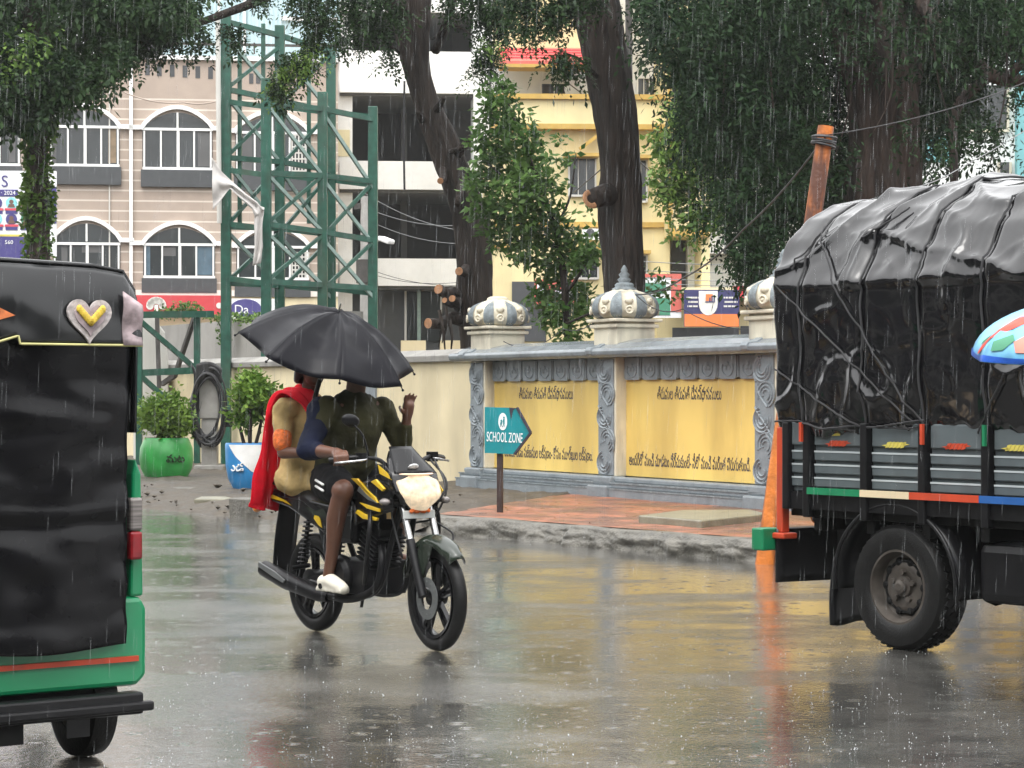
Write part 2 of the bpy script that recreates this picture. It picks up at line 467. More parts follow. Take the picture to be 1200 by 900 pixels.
mk('paver_red', (.27,.105,.06), .42, var=.4, scale=5, bump=.25, bscale=30, stain=(.10,.058,.042), stain_amt=.9, stain_scale=1.4, rvar=.2, srange=(.42,.62))
mk('tyre', (.010,.010,.010), .45, spec=.25, var=.25, scale=25, bump=.15)
mk('black_metal', (.008,.008,.009), .4, spec=.25, var=.3, scale=10)
mk('black_plastic', (.009,.009,.010), .3, spec=.25, var=.2)
mk('chassis', (.005,.005,.005), .7, spec=.25, var=.3, scale=8)
mk('truck_grey', (.095,.115,.122), .38, var=.12, scale=6, stain=(.07,.075,.075), stain_amt=.6, stain_scale=4)
mk('truck_edge', (.42,.46,.47), .3, var=.1)
mk('truck_green', (.01,.19,.08), .4, var=.15); mk('truck_cream', (.70,.58,.38), .5, var=.1)
mk('truck_red', (.50,.055,.018), .5, var=.15, stain=(.2,.05,.03), stain_amt=.5, stain_scale=8); mk('truck_blue', (.02,.10,.32), .4)
mk('truck_yellow', (.62,.52,.10), .5)
mk('rim_steel', (.095,.083,.072), .5, metal=.4, var=.35, scale=9, stain=(.06,.04,.03), stain_amt=.7, stain_scale=6)
mk('steel', (.45,.45,.45), .25, metal=.9, var=.2)
mk('tarp', (.007,.007,.008), .13, var=.2, scale=4, spec=.6, rvar=.04, coat=.25, bump=.05, bscale=7)
mk('rope', (.03,.03,.032), .8, var=.3)
mk('auto_green', (.004,.23,.09), .28, var=.06, scale=4, coat=.4)
mk('auto_vinyl', (.004,.004,.005), .27, var=.25, scale=6, rvar=.08, spec=.22, bump=.06, bscale=14)
mk('auto_roof_vinyl', (.009,.010,.011), .22, var=.2, scale=5)
mk('floral', (.34,.27,.28), .5, var=.5, scale=22)
mk('piping', (.55,.52,.22), .5)
mk('gold', (.70,.50,.06), .4, var=.3, scale=40); mk('lace', (.50,.45,.44), .7, var=.3, scale=60, bump=.5)
mk('orange_cloth', (.60,.17,.05), .6, var=.3, scale=30)
mk('lamp_clear', (.20,.18,.17), .15, var=.5, scale=30, stretch=(.1,.1,3)); mk('lamp_red', (.20,.008,.012), .15, var=.4, scale=20); mk('lamp_amber', (.65,.22,.03), .2)
mk('bike_black', (.006,.006,.007), .22, var=.2, spec=.4)
mk('bike_yellow', (.72,.47,.02), .28, var=.08, coat=.3)
mk('bike_olive', (.016,.024,.016), .25, var=.1, coat=.4)
mk('bike_silver', (.18,.19,.19), .35, metal=.5)
mk('headlight', (.40,.30,.20), .12, var=.6, scale=26, emit=(1,.80,.55,.38))
mk('headlight_rim', (.75,.6,.5), .15, emit=(1,.6,.35,.5))
mk('plate', (.62,.64,.62), .4)
mk('skin', (.13,.058,.036), .45, var=.12, scale=14, rvar=.08)
mk('skin_pale', (.24,.12,.08), .5, var=.1)
mk('hair', (.010,.008,.008), .4, var=.3, scale=30, bump=.4)
mk('olive_shirt', (.044,.042,.018), .7, var=.35, scale=6, stain=(.014,.014,.009), stain_amt=.9, stain_scale=3.5, bump=.6, bscale=13, bdist=.03, spec=.15)
mk('navy_cloth', (.007,.010,.027), .7, var=.25, scale=10, bump=.2, spec=.15)
mk('black_cloth', (.006,.006,.007), .8, var=.25, scale=10, spec=.15)
mk('white_cloth', (.72,.72,.70), .7, var=.08, scale=8)
mk('kurta_cream', (.56,.40,.18), .8, var=.2, scale=12, bump=.5, bscale=14, bdist=.03, stain=(.34,.22,.09), stain_amt=.5, stain_scale=6, spec=.15)
mk('red_cloth', (.80,.010,.028), .75, var=.18, scale=8, bump=.2, spec=.15)
mk('orange_trim', (.75,.16,.03), .7, var=.4, scale=50)
mk('shoe_white', (.72,.68,.58), .6, var=.08)
mk('umbrella_black', (.006,.006,.009), .42, var=.2, scale=5, rvar=.08, spec=.16)
mk('umb_blue', (.03,.12,.55), .35, var=.5, scale=9); mk('umb_sky', (.16,.45,.68), .35, var=.3, scale=7)
mk('umb_red', (.65,.06,.03), .4, var=.3, scale=20); mk('umb_green', (.05,.26,.14), .4); mk('umb_coral', (.72,.22,.16), .4)
mk('slab', (.20,.19,.14), .35, var=.2, scale=6, bump=.3, stain=(.14,.13,.10), stain_amt=.5)
mk('teal_wall', (.16,.40,.42), .7, var=.08); mk('plain_white', (.74,.76,.74), .7, var=.05)
mk('dull_white', (.55,.54,.50), .8, var=.08, scale=2, stain=(.34,.33,.30), stain_amt=.5)
mk('drop', (.75,.78,.80), .15, var=.05, alpha=.75)
mk('tan_cloth', (.52,.50,.48), .95, var=.1, scale=9, spec=.15)
LEAF_RAIN = leaf_mat('rain tree leaves', (.010,.026,.011), (.040,.080,.026), .45, .25)
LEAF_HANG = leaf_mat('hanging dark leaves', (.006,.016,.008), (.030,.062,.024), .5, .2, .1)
LEAF_LIGHT = leaf_mat('young leaves', (.05,.11,.02), (.17,.27,.06), .4, .3)
LEAF_GREEN = leaf_mat('small tree leaves', (.040,.095,.020), (.13,.23,.06), .4, .38)
LEAF_BUSH = leaf_mat('potted shrub leaves', (.06,.14,.015), (.22,.34,.06), .35, .3)
LEAF_VINE = leaf_mat('vine leaves', (.04,.10,.015), (.17,.27,.06), .4, .3)

# ---------------------------------------------------------------- the street frame
P0 = G(900, 660); RD = Vector((-.588, .809, 0)); RN = Vector((.809, .588, 0))     # along the kerb (away), across (towards the wall)
def S(s, n, z=0): return P0 + RD*s + RN*n + Vector((0,0,z))
RM = Matrix.Identity(4)
for i in range(3):
    RM[i][0] = RD[i]; RM[i][1] = RN[i]; RM[i][2] = (0,0,1)[i]; RM[i][3] = (P0.x, P0.y, 0)[i]

def wet_road():
    m = bpy.data.materials.new('wet asphalt'); m.use_nodes = True
    N = m.node_tree.nodes; L = m.node_tree.links; b = N['Principled BSDF']
    tc = N.new('ShaderNodeTexCoord')
    def nz(sc, det=6, vec=None, st=None, rough=.55):
        n = N.new('ShaderNodeTexNoise'); n.inputs['Scale'].default_value = sc; n.inputs['Detail'].default_value = det; n.inputs['Roughness'].default_value = rough
        src = tc.outputs['Object']
        if st:
            mp = N.new('ShaderNodeMapping'); mp.inputs['Scale'].default_value = st; L.new(src, mp.inputs['Vector']); src = mp.outputs['Vector']
        L.new(src, n.inputs['Vector']); return n.outputs['Fac']
    def mr(v, a, b_, c, d):
        r = N.new('ShaderNodeMapRange'); r.inputs['From Min'].default_value = a; r.inputs['From Max'].default_value = b_
        r.inputs['To Min'].default_value = c; r.inputs['To Max'].default_value = d; L.new(v, r.inputs['Value']); return r.outputs['Result']
    pud = mr(nz(.8, 7, st=(.5,1,1), rough=.62), .36, .52, 0, 1)            # 1 = standing water
    fine = nz(55, 4)
    patch = nz(2.3, 6)
    mx = N.new('ShaderNodeMix'); mx.data_type = 'RGBA'
    mx.inputs['A'].default_value = (.056,.055,.051,1); mx.inputs['B'].default_value = (.145,.141,.128,1)
    ad = N.new('ShaderNodeMath'); ad.operation = 'ADD'
    L.new(mr(patch, .35, .7, 0, .7), ad.inputs[0]); L.new(mr(fine, .3, .7, -.25, .45), ad.inputs[1])
    L.new(ad.outputs[0], mx.inputs['Factor']); L.new(mx.outputs['Result'], b.inputs['Base Color'])
    rg = N.new('ShaderNodeMath'); rg.operation = 'ADD'
    L.new(mr(pud, 0, 1, .15, .045), rg.inputs[0]); L.new(mr(patch, .3, .7, -.02, .05), rg.inputs[1]); L.new(rg.outputs[0], b.inputs['Roughness'])
    b.inputs['Specular IOR Level'].default_value = .5; b.inputs['IOR'].default_value = 1.45
    b1 = N.new('ShaderNodeBump'); b1.inputs['Distance'].default_value = .012
    L.new(mr(pud, 0, 1, .55, .10), b1.inputs['Strength']); L.new(nz(42, 5), b1.inputs['Height'])
    b2 = N.new('ShaderNodeBump'); b2.inputs['Distance'].default_value = .02; b2.inputs['Strength'].default_value = .12
    L.new(nz(5.5, 5), b2.inputs['Height']); L.new(b1.outputs['Normal'], b2.inputs['Normal'])
    # rings spreading where raindrops land
    vo = N.new('ShaderNodeTexVoronoi'); vo.inputs['Scale'].default_value = 7.0; vo.voronoi_dimensions = '2D'; L.new(tc.outputs['Object'], vo.inputs['Vector'])
    def ma(op, a, b_):
        n = N.new('ShaderNodeMath'); n.operation = op
        for i, x in enumerate((a, b_)):
            if isinstance(x, (int, float)): n.inputs[i].default_value = x
            else: L.new(x, n.inputs[i])
        return n.outputs[0]
    sp = N.new('ShaderNodeSeparateColor'); L.new(vo.outputs['Color'], sp.inputs[0])
    ring = ma('SINE', ma('ADD', ma('MULTIPLY', vo.outputs['Distance'], 42.0), ma('MULTIPLY', sp.outputs[0], 6.28)), 0)
    fall = ma('MAXIMUM', ma('SUBTRACT', 1.0, ma('MULTIPLY', vo.outputs['Distance'], ma('ADD', 2.2, ma('MULTIPLY', sp.outputs[1], 5.0)))), 0.0)
    b3 = N.new('ShaderNodeBump'); b3.inputs['Distance'].default_value = .0022; b3.inputs['Strength'].default_value = .45
    L.new(ma('MULTIPLY', ma('MULTIPLY', ring, fall), ma('GREATER_THAN', sp.outputs[2], .45)), b3.inputs['Height']); L.new(b2.outputs['Normal'], b3.inputs['Normal'])
    L.new(b3.outputs['Normal'], b.inputs['Normal']); L.new(b3.outputs['Normal'], b.inputs['Coat Normal'])
    b.inputs['Coat Roughness'].default_value = .09; b.inputs['Coat IOR'].default_value = 1.38; L.new(mr(pud, 0, 1, .45, 1.0), b.inputs['Coat Weight'])
    return m
mb = MB(); mb.box(-400, 400, -200, 600, -.6, -.05)
tag(mb.build('ground', MT['soil']), kind='structure')
mb = MB(RM)
mb.grid(lambda u, v: (-45 + 130*u, -40 + 40.06*v, 0), 40, 20)
ro = tag(mb.build('road', wet_road()), kind='structure')

# kerb: a crumbling concrete edge
def kerb_fn(u, v):
    s = -22 + 27.2*u
    h = .172 + .012*mnoise.noise(Vector((s*1.1, 0, 5)))
    k = v*4
    prof = [(0,-.03),(.015,.05),(.03,.11),(.07,h),(.24,h+.002)]
    i = min(3, int(k)); f = k-i
    n = prof[i][0]*(1-f)+prof[i+1][0]*f; z = prof[i][1]*(1-f)+prof[i+1][1]*f
    a = 1 if v < .97 else 0
    q = mnoise.noise(Vector((s*4.3, n*9, z*13)))*.045 + mnoise.noise(Vector((s*1.4, 3, z*5)))*.05 + mnoise.noise(Vector((s*13, n*30, z*40)))*.018 + max(0, mnoise.noise(Vector((s*2.1, 0, 11)))-.25)*.25
    if z < .13: n -= q*a*1.0
    else: z += q*.12*a; n -= q*.5*a
    return (s, n, z)
mb = MB(RM); mb.grid(kerb_fn, 760, 18)
mk('kerb_stone', (.13,.123,.105), .5, var=.35, scale=7, bump=.8, bscale=30, stain=(.09,.085,.07), stain_amt=.8, stain_scale=4, rvar=.15)
tag(mb.build('kerb', MT['kerb_stone'], smooth=True), kind='structure')
mb = MB(RM); mb.grid(lambda u, v: (-22+(27.2+.75*9.5*v)*u, .22+9.5*v, .176 + .006*mnoise.noise(Vector((u*60, v*30, 0)))), 200, 40)
tag(mb.build('pavement', MT['paver_red'], smooth=True), kind='structure')
mk('painted_edge', (.36,.09,.05), .45, var=.4, scale=9)
def verge_fn(u, v):
    n = -.25 + 9.8*v; s = 5.1 + .75*max(0, n-.2) + 60*u**1.3
    e = max(0, min(1, (n + .2)/.8))
    q = mnoise.noise(Vector((s*.9, n*.9, 2)))*.06 + mnoise.noise(Vector((s*3, n*3, 7)))*.035 + mnoise.noise(Vector((s*9, n*9, 1)))*.012
    if u == 0: q *= .2
    return (s, n, -.03 + (.20 + q)*e**.6)
mk('muddy_verge', (.075,.063,.048), .6, spec=.3, var=.35, scale=4, bump=.6, bscale=18, stain=(.07,.06,.045), stain_amt=.7, stain_scale=1.5, rvar=.15)
mb = MB(RM); mb.grid(verge_fn, 240, 60)
tag(mb.build('verge', MT['muddy_verge'], smooth=True), kind='structure')
mb = MB(RM); mb.grid(lambda u, v: (-30+100*u, 9.3+90*v, .13), 10, 10)
tag(mb.build('yard_ground', MT['soil']), kind='structure')
# broken stones on the verge edge
stones = [((250,588), .42, .22, .05, 24, 'flat pale broken kerb slab tilted on the muddy road edge'),
          ((218,578), .5, .25, .07, 5, 'long grey kerb stone lying beyond the tilted slab'),
          ((288,596), .36, .22, .12, -12, 'rough dark rubble lump beside the tilted broken slab'),
          ((190,572), .6, .2, .08, 3, 'low grey kerb stone by the green pot and the rickshaw')]
for (px, py), a, b_, h, rot, lab in stones:
    p = G(px, py, .10); mb = MB(Matrix.Translation(p) @ Matrix.Rotation(R(-36+rot), 4, 'Z') @ Matrix.Rotation(R(7 if rot > 10 else 2), 4, 'X'))
    out = [(-a*.5, -b_*.5), (a*.42, -b_*.55), (a*.55, b_*.1), (a*.3, b_*.5), (-a*.45, b_*.42)]
    mb.prism(out, -.12, h, 'xy')
    tag(mb.build('broken_slab', MT['slab'] if rot > 10 else MT['kerb_stone'], bevel=.015), lab, 'stone')

mb = MB(RM)
for k in range(120):
    s_ = random.uniform(5.2, 17); n_ = random.uniform(-.45, .9)*random.random() + (0 if random.random() < .75 else random.uniform(0, 2.5)); r_ = random.uniform(.012, .04)*(1.8 if random.random() < .08 else 1)
    z_ = .0 if n_ < -.2 else .19*min(1, (n_+.2)/.8)**.6
    c_ = Vector((s_, n_, z_ + r_*.25)); vs = []
    base = [(1,0,0),(-1,0,0),(0,1,0),(0,-1,0),(0,0,1),(0,0,-1),(.7,.7,.5),(-.7,.6,.4),(.6,-.7,.45),(-.65,-.65,.5)]
    bm_ = bmesh.new()
    for p in base: bm_.verts.new(c_ + Vector((p[0]*r_*random.uniform(.7,1.4), p[1]*r_*random.uniform(.7,1.3), p[2]*r_*random.uniform(.4,.8))))
    bmesh.ops.convex_hull(bm_, input=bm_.verts); bm_.verts.index_update()
    mb.add([v.co.copy() for v in bm_.verts], [[v.index for v in f.verts] for f in bm_.faces]); bm_.free()
tag(mb.build('rubble', MT['muddy_verge']), 'small broken stones and rubble along the muddy road edge', 'rubble', kind='stuff')

# ---------------------------------------------------------------- facade helper
class Fac:
    def __init__(s, px, D, ang):
        s.p = W(px, HY, D); s.p.z = 0
        s.u = Vector((math.cos(R(ang)), math.sin(R(ang)), 0)); s.n = Vector((math.sin(R(ang)), -math.cos(R(ang)), 0))
        s.m = Matrix.Identity(4)
        for i in range(3):
            s.m[i][0] = s.u[i]; s.m[i][1] = s.n[i]; s.m[i][2] = (0,0,1)[i]; s.m[i][3] = s.p[i]
    def uv(s, px, py, w=0.0):
        r = Vector(((px-CX)/F, 1, 0)); q = s.p + s.n*w
        t = q.dot(s.n)/r.dot(s.n); P = r*t
        return ((P - s.p).dot(s.u), CAMH + (HY-py)/F*t)
    def U(s, px, w=0): return s.uv(px, 0, w)[0]
    def Z(s, py, px, w=0): return s.uv(px, py, w)[1]
    def bx(s, mb, x0, x1, y0, y1, w0, w1, ref=None):      # a box given by photo columns / rows on the facade and depths out of it
        c = ref if ref is not None else (x0+x1)/2
        wf = max(w0, w1); wf = min(wf, 1.0) if wf > 0 else wf
        mb.box(s.U(x0, wf), s.U(x1, wf), w0, w1, s.Z(y1, c, wf), s.Z(y0, c, wf)); return mb
    def mb(s): return MB(s.m)

mk('curtain_blue', (.07,.12,.16), .5); mk('curtain_tan', (.22,.16,.10), .7, var=.2)
# ---------------------------------------------------------------- beige building with arched windows
B = Fac(200, 60, 7)
bld = thing('beige_building', 'pinkish beige building with rows of white trimmed arched windows', 'building', (B.p.x, B.p.y, 0))
bpy.context.view_layer.update()
WHOLE = ('frame', 'railing', 'toothed_border', 'emblem_tower', 'red_border', 'pale_panel', 'wall')
def pb(fac, root, name, material, rects, parent=None, **kw):
    if len(rects) > 1 and name not in WHOLE:
        for r in rects: o = pb(fac, root, name, material, [r], parent, **kw)
        return o
    mb = fac.mb()
    for r in rects: fac.bx(mb, *r)
    o = mb.build(name, material, **kw); 
    if parent is not None: own(o, parent)
    else: own(o, root)
    return o
# wall with pale lines between courses (painted grooves)
def lined(base, line, pitch, frac, z0, z1):
    m = mat('lined beige plaster', base, .8, var=.06, scale=3, stain=(.36,.29,.24), stain_amt=.35, stain_scale=.5)
    N = m.node_tree.nodes; L = m.node_tree.links; b = N['Principled BSDF']
    src = b.inputs['Base Color'].links[0].from_socket
    tc = N.new('ShaderNodeTexCoord'); sp = N.new('ShaderNodeSeparateXYZ'); L.new(tc.outputs['Object'], sp.inputs[0])
    def ma(op, a, bb):
        n = N.new('ShaderNodeMath'); n.operation = op
        for i, x in enumerate((a, bb)):
            if isinstance(x, (int, float)): n.inputs[i].default_value = x
            else: L.new(x, n.inputs[i])
        return n.outputs[0]
    fr = ma('FRACT', ma('DIVIDE', sp.outputs['Z'], pitch), 0.0)
    k = ma('MULTIPLY', ma('LESS_THAN', fr, frac), ma('MULTIPLY', ma('GREATER_THAN', sp.outputs['Z'], z0), ma('LESS_THAN', sp.outputs['Z'], z1)))
    mx = N.new('ShaderNodeMix'); mx.data_type = 'RGBA'; L.new(k, mx.inputs['Factor']); L.new(src, mx.inputs['A']); mx.inputs['B'].default_value = (*line, 1)
    L.new(mx.outputs['Result'], b.inputs['Base Color']); return m
lm = lined((.39,.315,.26), (.60,.53,.46), .275, .15, 2.5, B.Z(108, 200))
o = pb(B, bld, 'wall', lm, [(-260, 396, 66, 470, -9, 0)])
pb(B, bld, 'roof_ledge', MT['white_paint'], [(-260, 396, 62, 67, -.6, .12)])
pb(B, bld, 'sill_band', MT['beige_trim'], [(-260, 396, 339, 346, 0, .12)])
pb(B, bld, 'drain_pipe', MT['white_paint'], [(151.5, 155.5, 60, 346, .02, .12)])
pb(B, bld, 'thin_pipe', MT['dull_white'], [(127.5, 129, 66, 346, .02, .06)])
pb(B, bld, 'parapet_slot', MT['dark_panel'], [(x, x+5, 74, 89, -.02, .012) for x in (109, 127)] + [(x, x+5.5, 74+i*.9, 88+i*.9, -.02, .012) for i, x in enumerate((170, 184, 199, 214, 229, 244))] + [(x, x+5, 86, 98, -.02, .012) for x in (292, 300, 340, 352)])
def arched(px0, px1, ya, ysp, yt, yb, yp, nb):
    c = (px0+px1)/2
    g = B.mb(); u0, u1 = B.U(px0+2), B.U(px1-2); z0 = B.Z(yp, c); z1 = B.Z(ysp, c); za = B.Z(ya+3, c)
    n = 14; arc = [(u0 + (u1-u0)*(1-i/n), z1 + (za-z1)*math.sin(PI*i/n)**.75) for i in range(n+1)]
    g.prism([(u0, z0), (u1, z0)] + arc, -.05, .03, 'xz')
    win = own(g.build('window', MT['window_glass']), bld)
    f = B.mb()
    B.bx(f, px0+2, px1-2, yt, yt+3, .03, .09); B.bx(f, px0+2, px1-2, yb-3, yb, .03, .10)
    for i in range(nb+1):
        x = px0+3 + (px1-px0-8)*i/nb; B.bx(f, x, x+(3.4 if i == nb//2 else 2), yt+3, yb-3, .03, .08)
    own(f.build('frame', MT['white_frame']), win)
    p = B.mb(); B.bx(p, px0, px1, yb, yp, .032, .14); own(p.build('spandrel', MT['dark_panel']), win)
    t = B.mb(); zt = B.Z(ya-3, c)
    ua, ub = B.U(px0), B.U(px1)
    pts = [Vector((ua + (ub-ua)*i/n, .06, z1 + (zt-z1)*math.sin(PI*i/n)**.75)) for i in range(n+1)]
    for a, b_ in zip(pts, pts[1:]): t.bar(a, b_, .11, .13, up=(0,1,0))
    t.box(ua-.32, ua, .0, .14, z1-.02, z1+.1); t.box(ub, ub+.32, .0, .14, z1-.02, z1+.1)
    own(t.build('arch_trim', MT['white_paint']), win)
    m = B.mb(); m.box((u0+u1)/2-.025, (u0+u1)/2+.025, .03, .06, z1, za); own(m.build('mullion', MT['white_frame']), win)
arched(56, 142, 126, 150, 147, 195, 216, 4); arched(165, 251, 129, 152, 150, 199, 219, 4); arched(274, 364, 134, 156, 154, 204, 223, 4)
arched(-72, 26, 121, 148, 145, 194, 213, 4)
arched(60, 143, 259, 283, 284, 326, 342, 4); arched(166, 254, 264, 287, 285, 326, 343, 4); arched(275, 364, 268, 290, 288, 328, 348, 4)
arched(-72, 26, 255, 281, 281, 325, 341, 4)
for (x0, x1, y0, y1, m_) in ((127,136,151,191,'shop'), (59,66,150,192,'w'), (232,247,153,195,'w'), (72,79,288,322,'w'), (230,250,288,322,'b'), (169,176,288,322,'b'), (-30,-12,150,190,'w'), (10,18,150,190,'w'), (283,296,158,200,'w'), (190,206,290,300,'w'), (96,118,288,296,'w')):
    pb(B, bld, 'curtain', {'w': MT['grey_room'], 'b': MT['curtain_blue'], 'shop': MT['curtain_tan']}[m_], [(x0, x1, y0, y1, .0, .036)])
for (y0, y1) in ((158, 200), (296, 326)):
    bk = pb(B, bld, 'lattice', MT['dark_panel'], [(341, 362, y0-2, y1+2, .0, .028)])
    mb = B.mb()
    for i in range(6): B.bx(mb, 341.5+i*3.9, 343+i*3.9, y0, y1, .03, .09)
    for j in range(7): B.bx(mb, 341.5, 362.5, y0+j*(y1-y0)/6-.6, y0+j*(y1-y0)/6+.9, .031, .085)
    own(mb.build('lattice_bars', MT['dull_white']), bk)
# roof storey of corrugated sheet, with its railing
mb = B.mb(); u0, u1 = B.U(150, -3), B.U(398, -3)
n = 90; top, bot = B.Z(-16, 270, -3), B.Z(66, 270, -3)
vs = []
for i in range(n+1):
    u = u0 + (u1-u0)*i/n
    vs += [(u, -3 + (.04 if i % 2 else 0), bot), (u, -3 + (.04 if i % 2 else 0), top)]
mb.add(vs, [(2*i, 2*i+2, 2*i+3, 2*i+1) for i in range(n)])
sh = own(mb.build('roof_storey', MT['blue_sheet']), bld)
mb = B.mb(); mb.box(u0, u1, -8.8, -3.1, bot, top-.1); own(mb.build('roof_storey_core', MT['grey_room']), sh)
pb(B, bld, 'doorway', MT['dark_panel'], [(168, 190, 18, 64, -2.95, -2.88)], parent=sh)
pb(B, bld, 'sheet_frame', MT['white_frame'], [(285, 288, 0, 62, -2.95, -2.85), (255, 258, 0, 60, -2.95, -2.85), (330, 396, 20, 24, -2.95, -2.85)], parent=sh)
pb(B, bld, 'railing', MT['rust_dark'], [(100, 396, 50, 53, -.4, -.34)] + [(x, x+2, 50, 63, -.4, -.34) for x in range(105, 396, 32)])
# shop fronts under the sill
pb(B, bld, 'shop_front', MT['cream_wall'], [(-260, 396, 346, 470, .0, .06)])
sg = B.mb(); B.bx(sg, 134, 263, 346, 369, .35, .5)
sign = own(sg.build('shop_sign', MT['red_sign']), bld); tag(sign, 'red sign with a pale tree emblem')
mb = B.mb()
for i in range(10):
    a = R(-5 + 190*i/9); u, z = B.U(184) , B.Z(359, 184)
    mb.m = B.m @ Matrix.Translation((u + .17*math.cos(a), .515, z + .14*math.sin(a))) @ Matrix.Rotation(-a, 4, 'Y')
    mb.lathe([(0,0),(.10,0),(.10,.012),(0,.012)], axis='y', n=10)
mb.m = B.m @ Matrix.Translation((B.U(184), .515, B.Z(364, 184)))
mb.box(-.05, .05, 0, .014, -.12, .14); 
mb.m = B.m @ Matrix.Translation((B.U(257), .515, B.Z(359, 257))) @ Matrix.Rotation(R(-30), 4, 'Y')
mb.lathe([(0,0),(.08,0),(.08,.012),(0,.012)], axis='y', n=14)
own(mb.build('emblem', MT['shield_white']), sign)
sg = B.mb(); B.bx(sg, 267, 330, 350, 374, .35, .5); s2 = own(sg.build('shop_sign', MT['poster_white']), bld); tag(s2, 'white sign with a violet oval')
mb = B.mb(); mb.m = B.m @ Matrix.Translation((B.U(288), .505, B.Z(363, 288))) @ Matrix.Diagonal((1.4, 1, .9, 1))
mb.lathe([(0,0),(.30,0),(.30,.015),(0,.015)], axis='y', n=24); own(mb.build('oval', MT['poster_violet']), s2)
def ftext(fac, body, px, py, wout, size, material, parent, sx=1.0, align='CENTER'):
    u, z = fac.uv(px, py, wout)
    m = fac.m @ Matrix.Translation((u, wout, z)) @ Matrix.Rotation(R(90), 4, 'X')
    o = text_part(body, size, material, None, m, sx=sx, align=align); own(o, parent); return o
ftext(B, 'Da', 283, 363, .53, .34, MT['poster_white'], s2)

# ---------------------------------------------------------------- open grey and white block
C = Fac(470, 64, 5)
cb = thing('unfinished_block', 'white and grey concrete block with wide dark open floors', 'building', (C.p.x, C.p.y, 0)); bpy.context.view_layer.update()
for (ya, yb_, d) in ((-30, 14, 0), (60, 109, .0), (189, 222, .0), (303, 335, .0)):
    pb(C, cb, 'parapet', MT['white_paint'], [(398, 571, ya, yb_, -.25, .25)])
for y in (14, 109, 222, 335):
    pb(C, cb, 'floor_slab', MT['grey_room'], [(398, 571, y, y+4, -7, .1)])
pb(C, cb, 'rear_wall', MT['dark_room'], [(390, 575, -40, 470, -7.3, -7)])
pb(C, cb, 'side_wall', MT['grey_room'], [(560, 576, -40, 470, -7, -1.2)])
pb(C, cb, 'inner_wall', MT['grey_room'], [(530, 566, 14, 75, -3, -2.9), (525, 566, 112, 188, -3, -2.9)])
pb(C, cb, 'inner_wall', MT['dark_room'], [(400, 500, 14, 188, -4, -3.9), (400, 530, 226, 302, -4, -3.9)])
pb(C, cb, 'column', MT['white_paint'], [(396, 413, -30, 470, -.9, .0)])
pb(C, cb, 'column', MT['plain_white'], [(555, 573, -30, 470, -.9, .28)])
pb(C, cb, 'column', MT['grey_room'], [(470, 477, -30, 340, -3, -2.6)])
pb(C, cb, 'pale_panel', MT['pale_yellow'], [(396, 410, 152, 183, -.02, .05)])  # pale yellow panel on the left column
pb(C, cb, 'roof_slab', MT['white_paint'], [(390, 578, -44, -30, -7.3, .3)])
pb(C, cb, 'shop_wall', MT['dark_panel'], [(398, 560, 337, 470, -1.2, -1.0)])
dr = pb(C, cb, 'glass_door', MT['window_glass'], [(476, 516, 340, 400, -.98, -.93)])
pb(C, cb, 'frame', MT['white_frame'], [(474, 476.5, 337, 400, -.98, -.86), (476.5, 518, 337, 341, -.98, -.86), (516, 518, 341, 400, -.98, -.86)], parent=dr)
pb(C, cb, 'teal_post', MT['tower_light'], [(489, 493, 334, 400, -.6, -.45)])
pb(C, cb, 'low_wall', MT['cream_wall'], [(470, 499, 399, 425, .6, .9), (516, 575, 399, 425, .6, .9)])

# ---------------------------------------------------------------- yellow house
Y = Fac(690, 57, 3)
yb = thing('yellow_house', 'yellow house with mustard bands, hooded windows and a red tiled awning', 'building', (Y.p.x, Y.p.y, 0)); bpy.context.view_layer.update()
pb(Y, yb, 'wall', MT['yellow_wall'], [(578, 785, 150, 470, -9, 0)])
pb(Y, yb, 'balcony_parapet', MT['yellow_wall'], [(578, 785, 114, 147, -.3, .25)])
pb(Y, yb, 'parapet_moulding', MT['mustard'], [(576, 786, 110, 116, -.35, .36), (576, 786, 145, 151, -.2, .34)])
pb(Y, yb, 'band', MT['mustard'], [(578, 786, 260, 266, -.1, .1), (578, 600, 286, 290, -.1, .1)])
pb(Y, yb, 'upper_wall', MT['dull_white'], [(590, 785, -20, 114, -5, -2.2)])
pb(Y, yb, 'upper_wall', MT['yellow_wall'], [(584, 700, -40, 56, -4, -.6)])
mb = Y.mb(); z1, z0 = Y.Z(52, 640), Y.Z(75, 640); ua, ub = Y.U(586, .3), Y.U(692, .3)
mb.add([(ua,-.58,z1),(ub,-.58,z1),(ub,.5,z0),(ua,.5,z0),(ua,-.58,z1-.12),(ub,-.58,z1-.12),(ub,.5,z0-.12),(ua,.5,z0-.12)],
       [(0,1,2,3),(4,7,6,5),(0,4,5,1),(1,5,6,2),(2,6,7,3),(3,7,4,0)])
own(mb.build('awning', MT['red_awning']), yb)
mb = Y.mb()
for i in range(1, 5):
    f = i/5; mb.box(ua, ub, -.58+1.08*f-.01, -.58+1.08*f+.03, z1+(z0-z1)*f-.02, z1+(z0-z1)*f+.03)
own(mb.build('awning_ridges', MT['red_sign']), yb)
pb(Y, yb, 'awning_edge', MT['mustard'], [(586, 692, 75, 79, -.2, .52)])
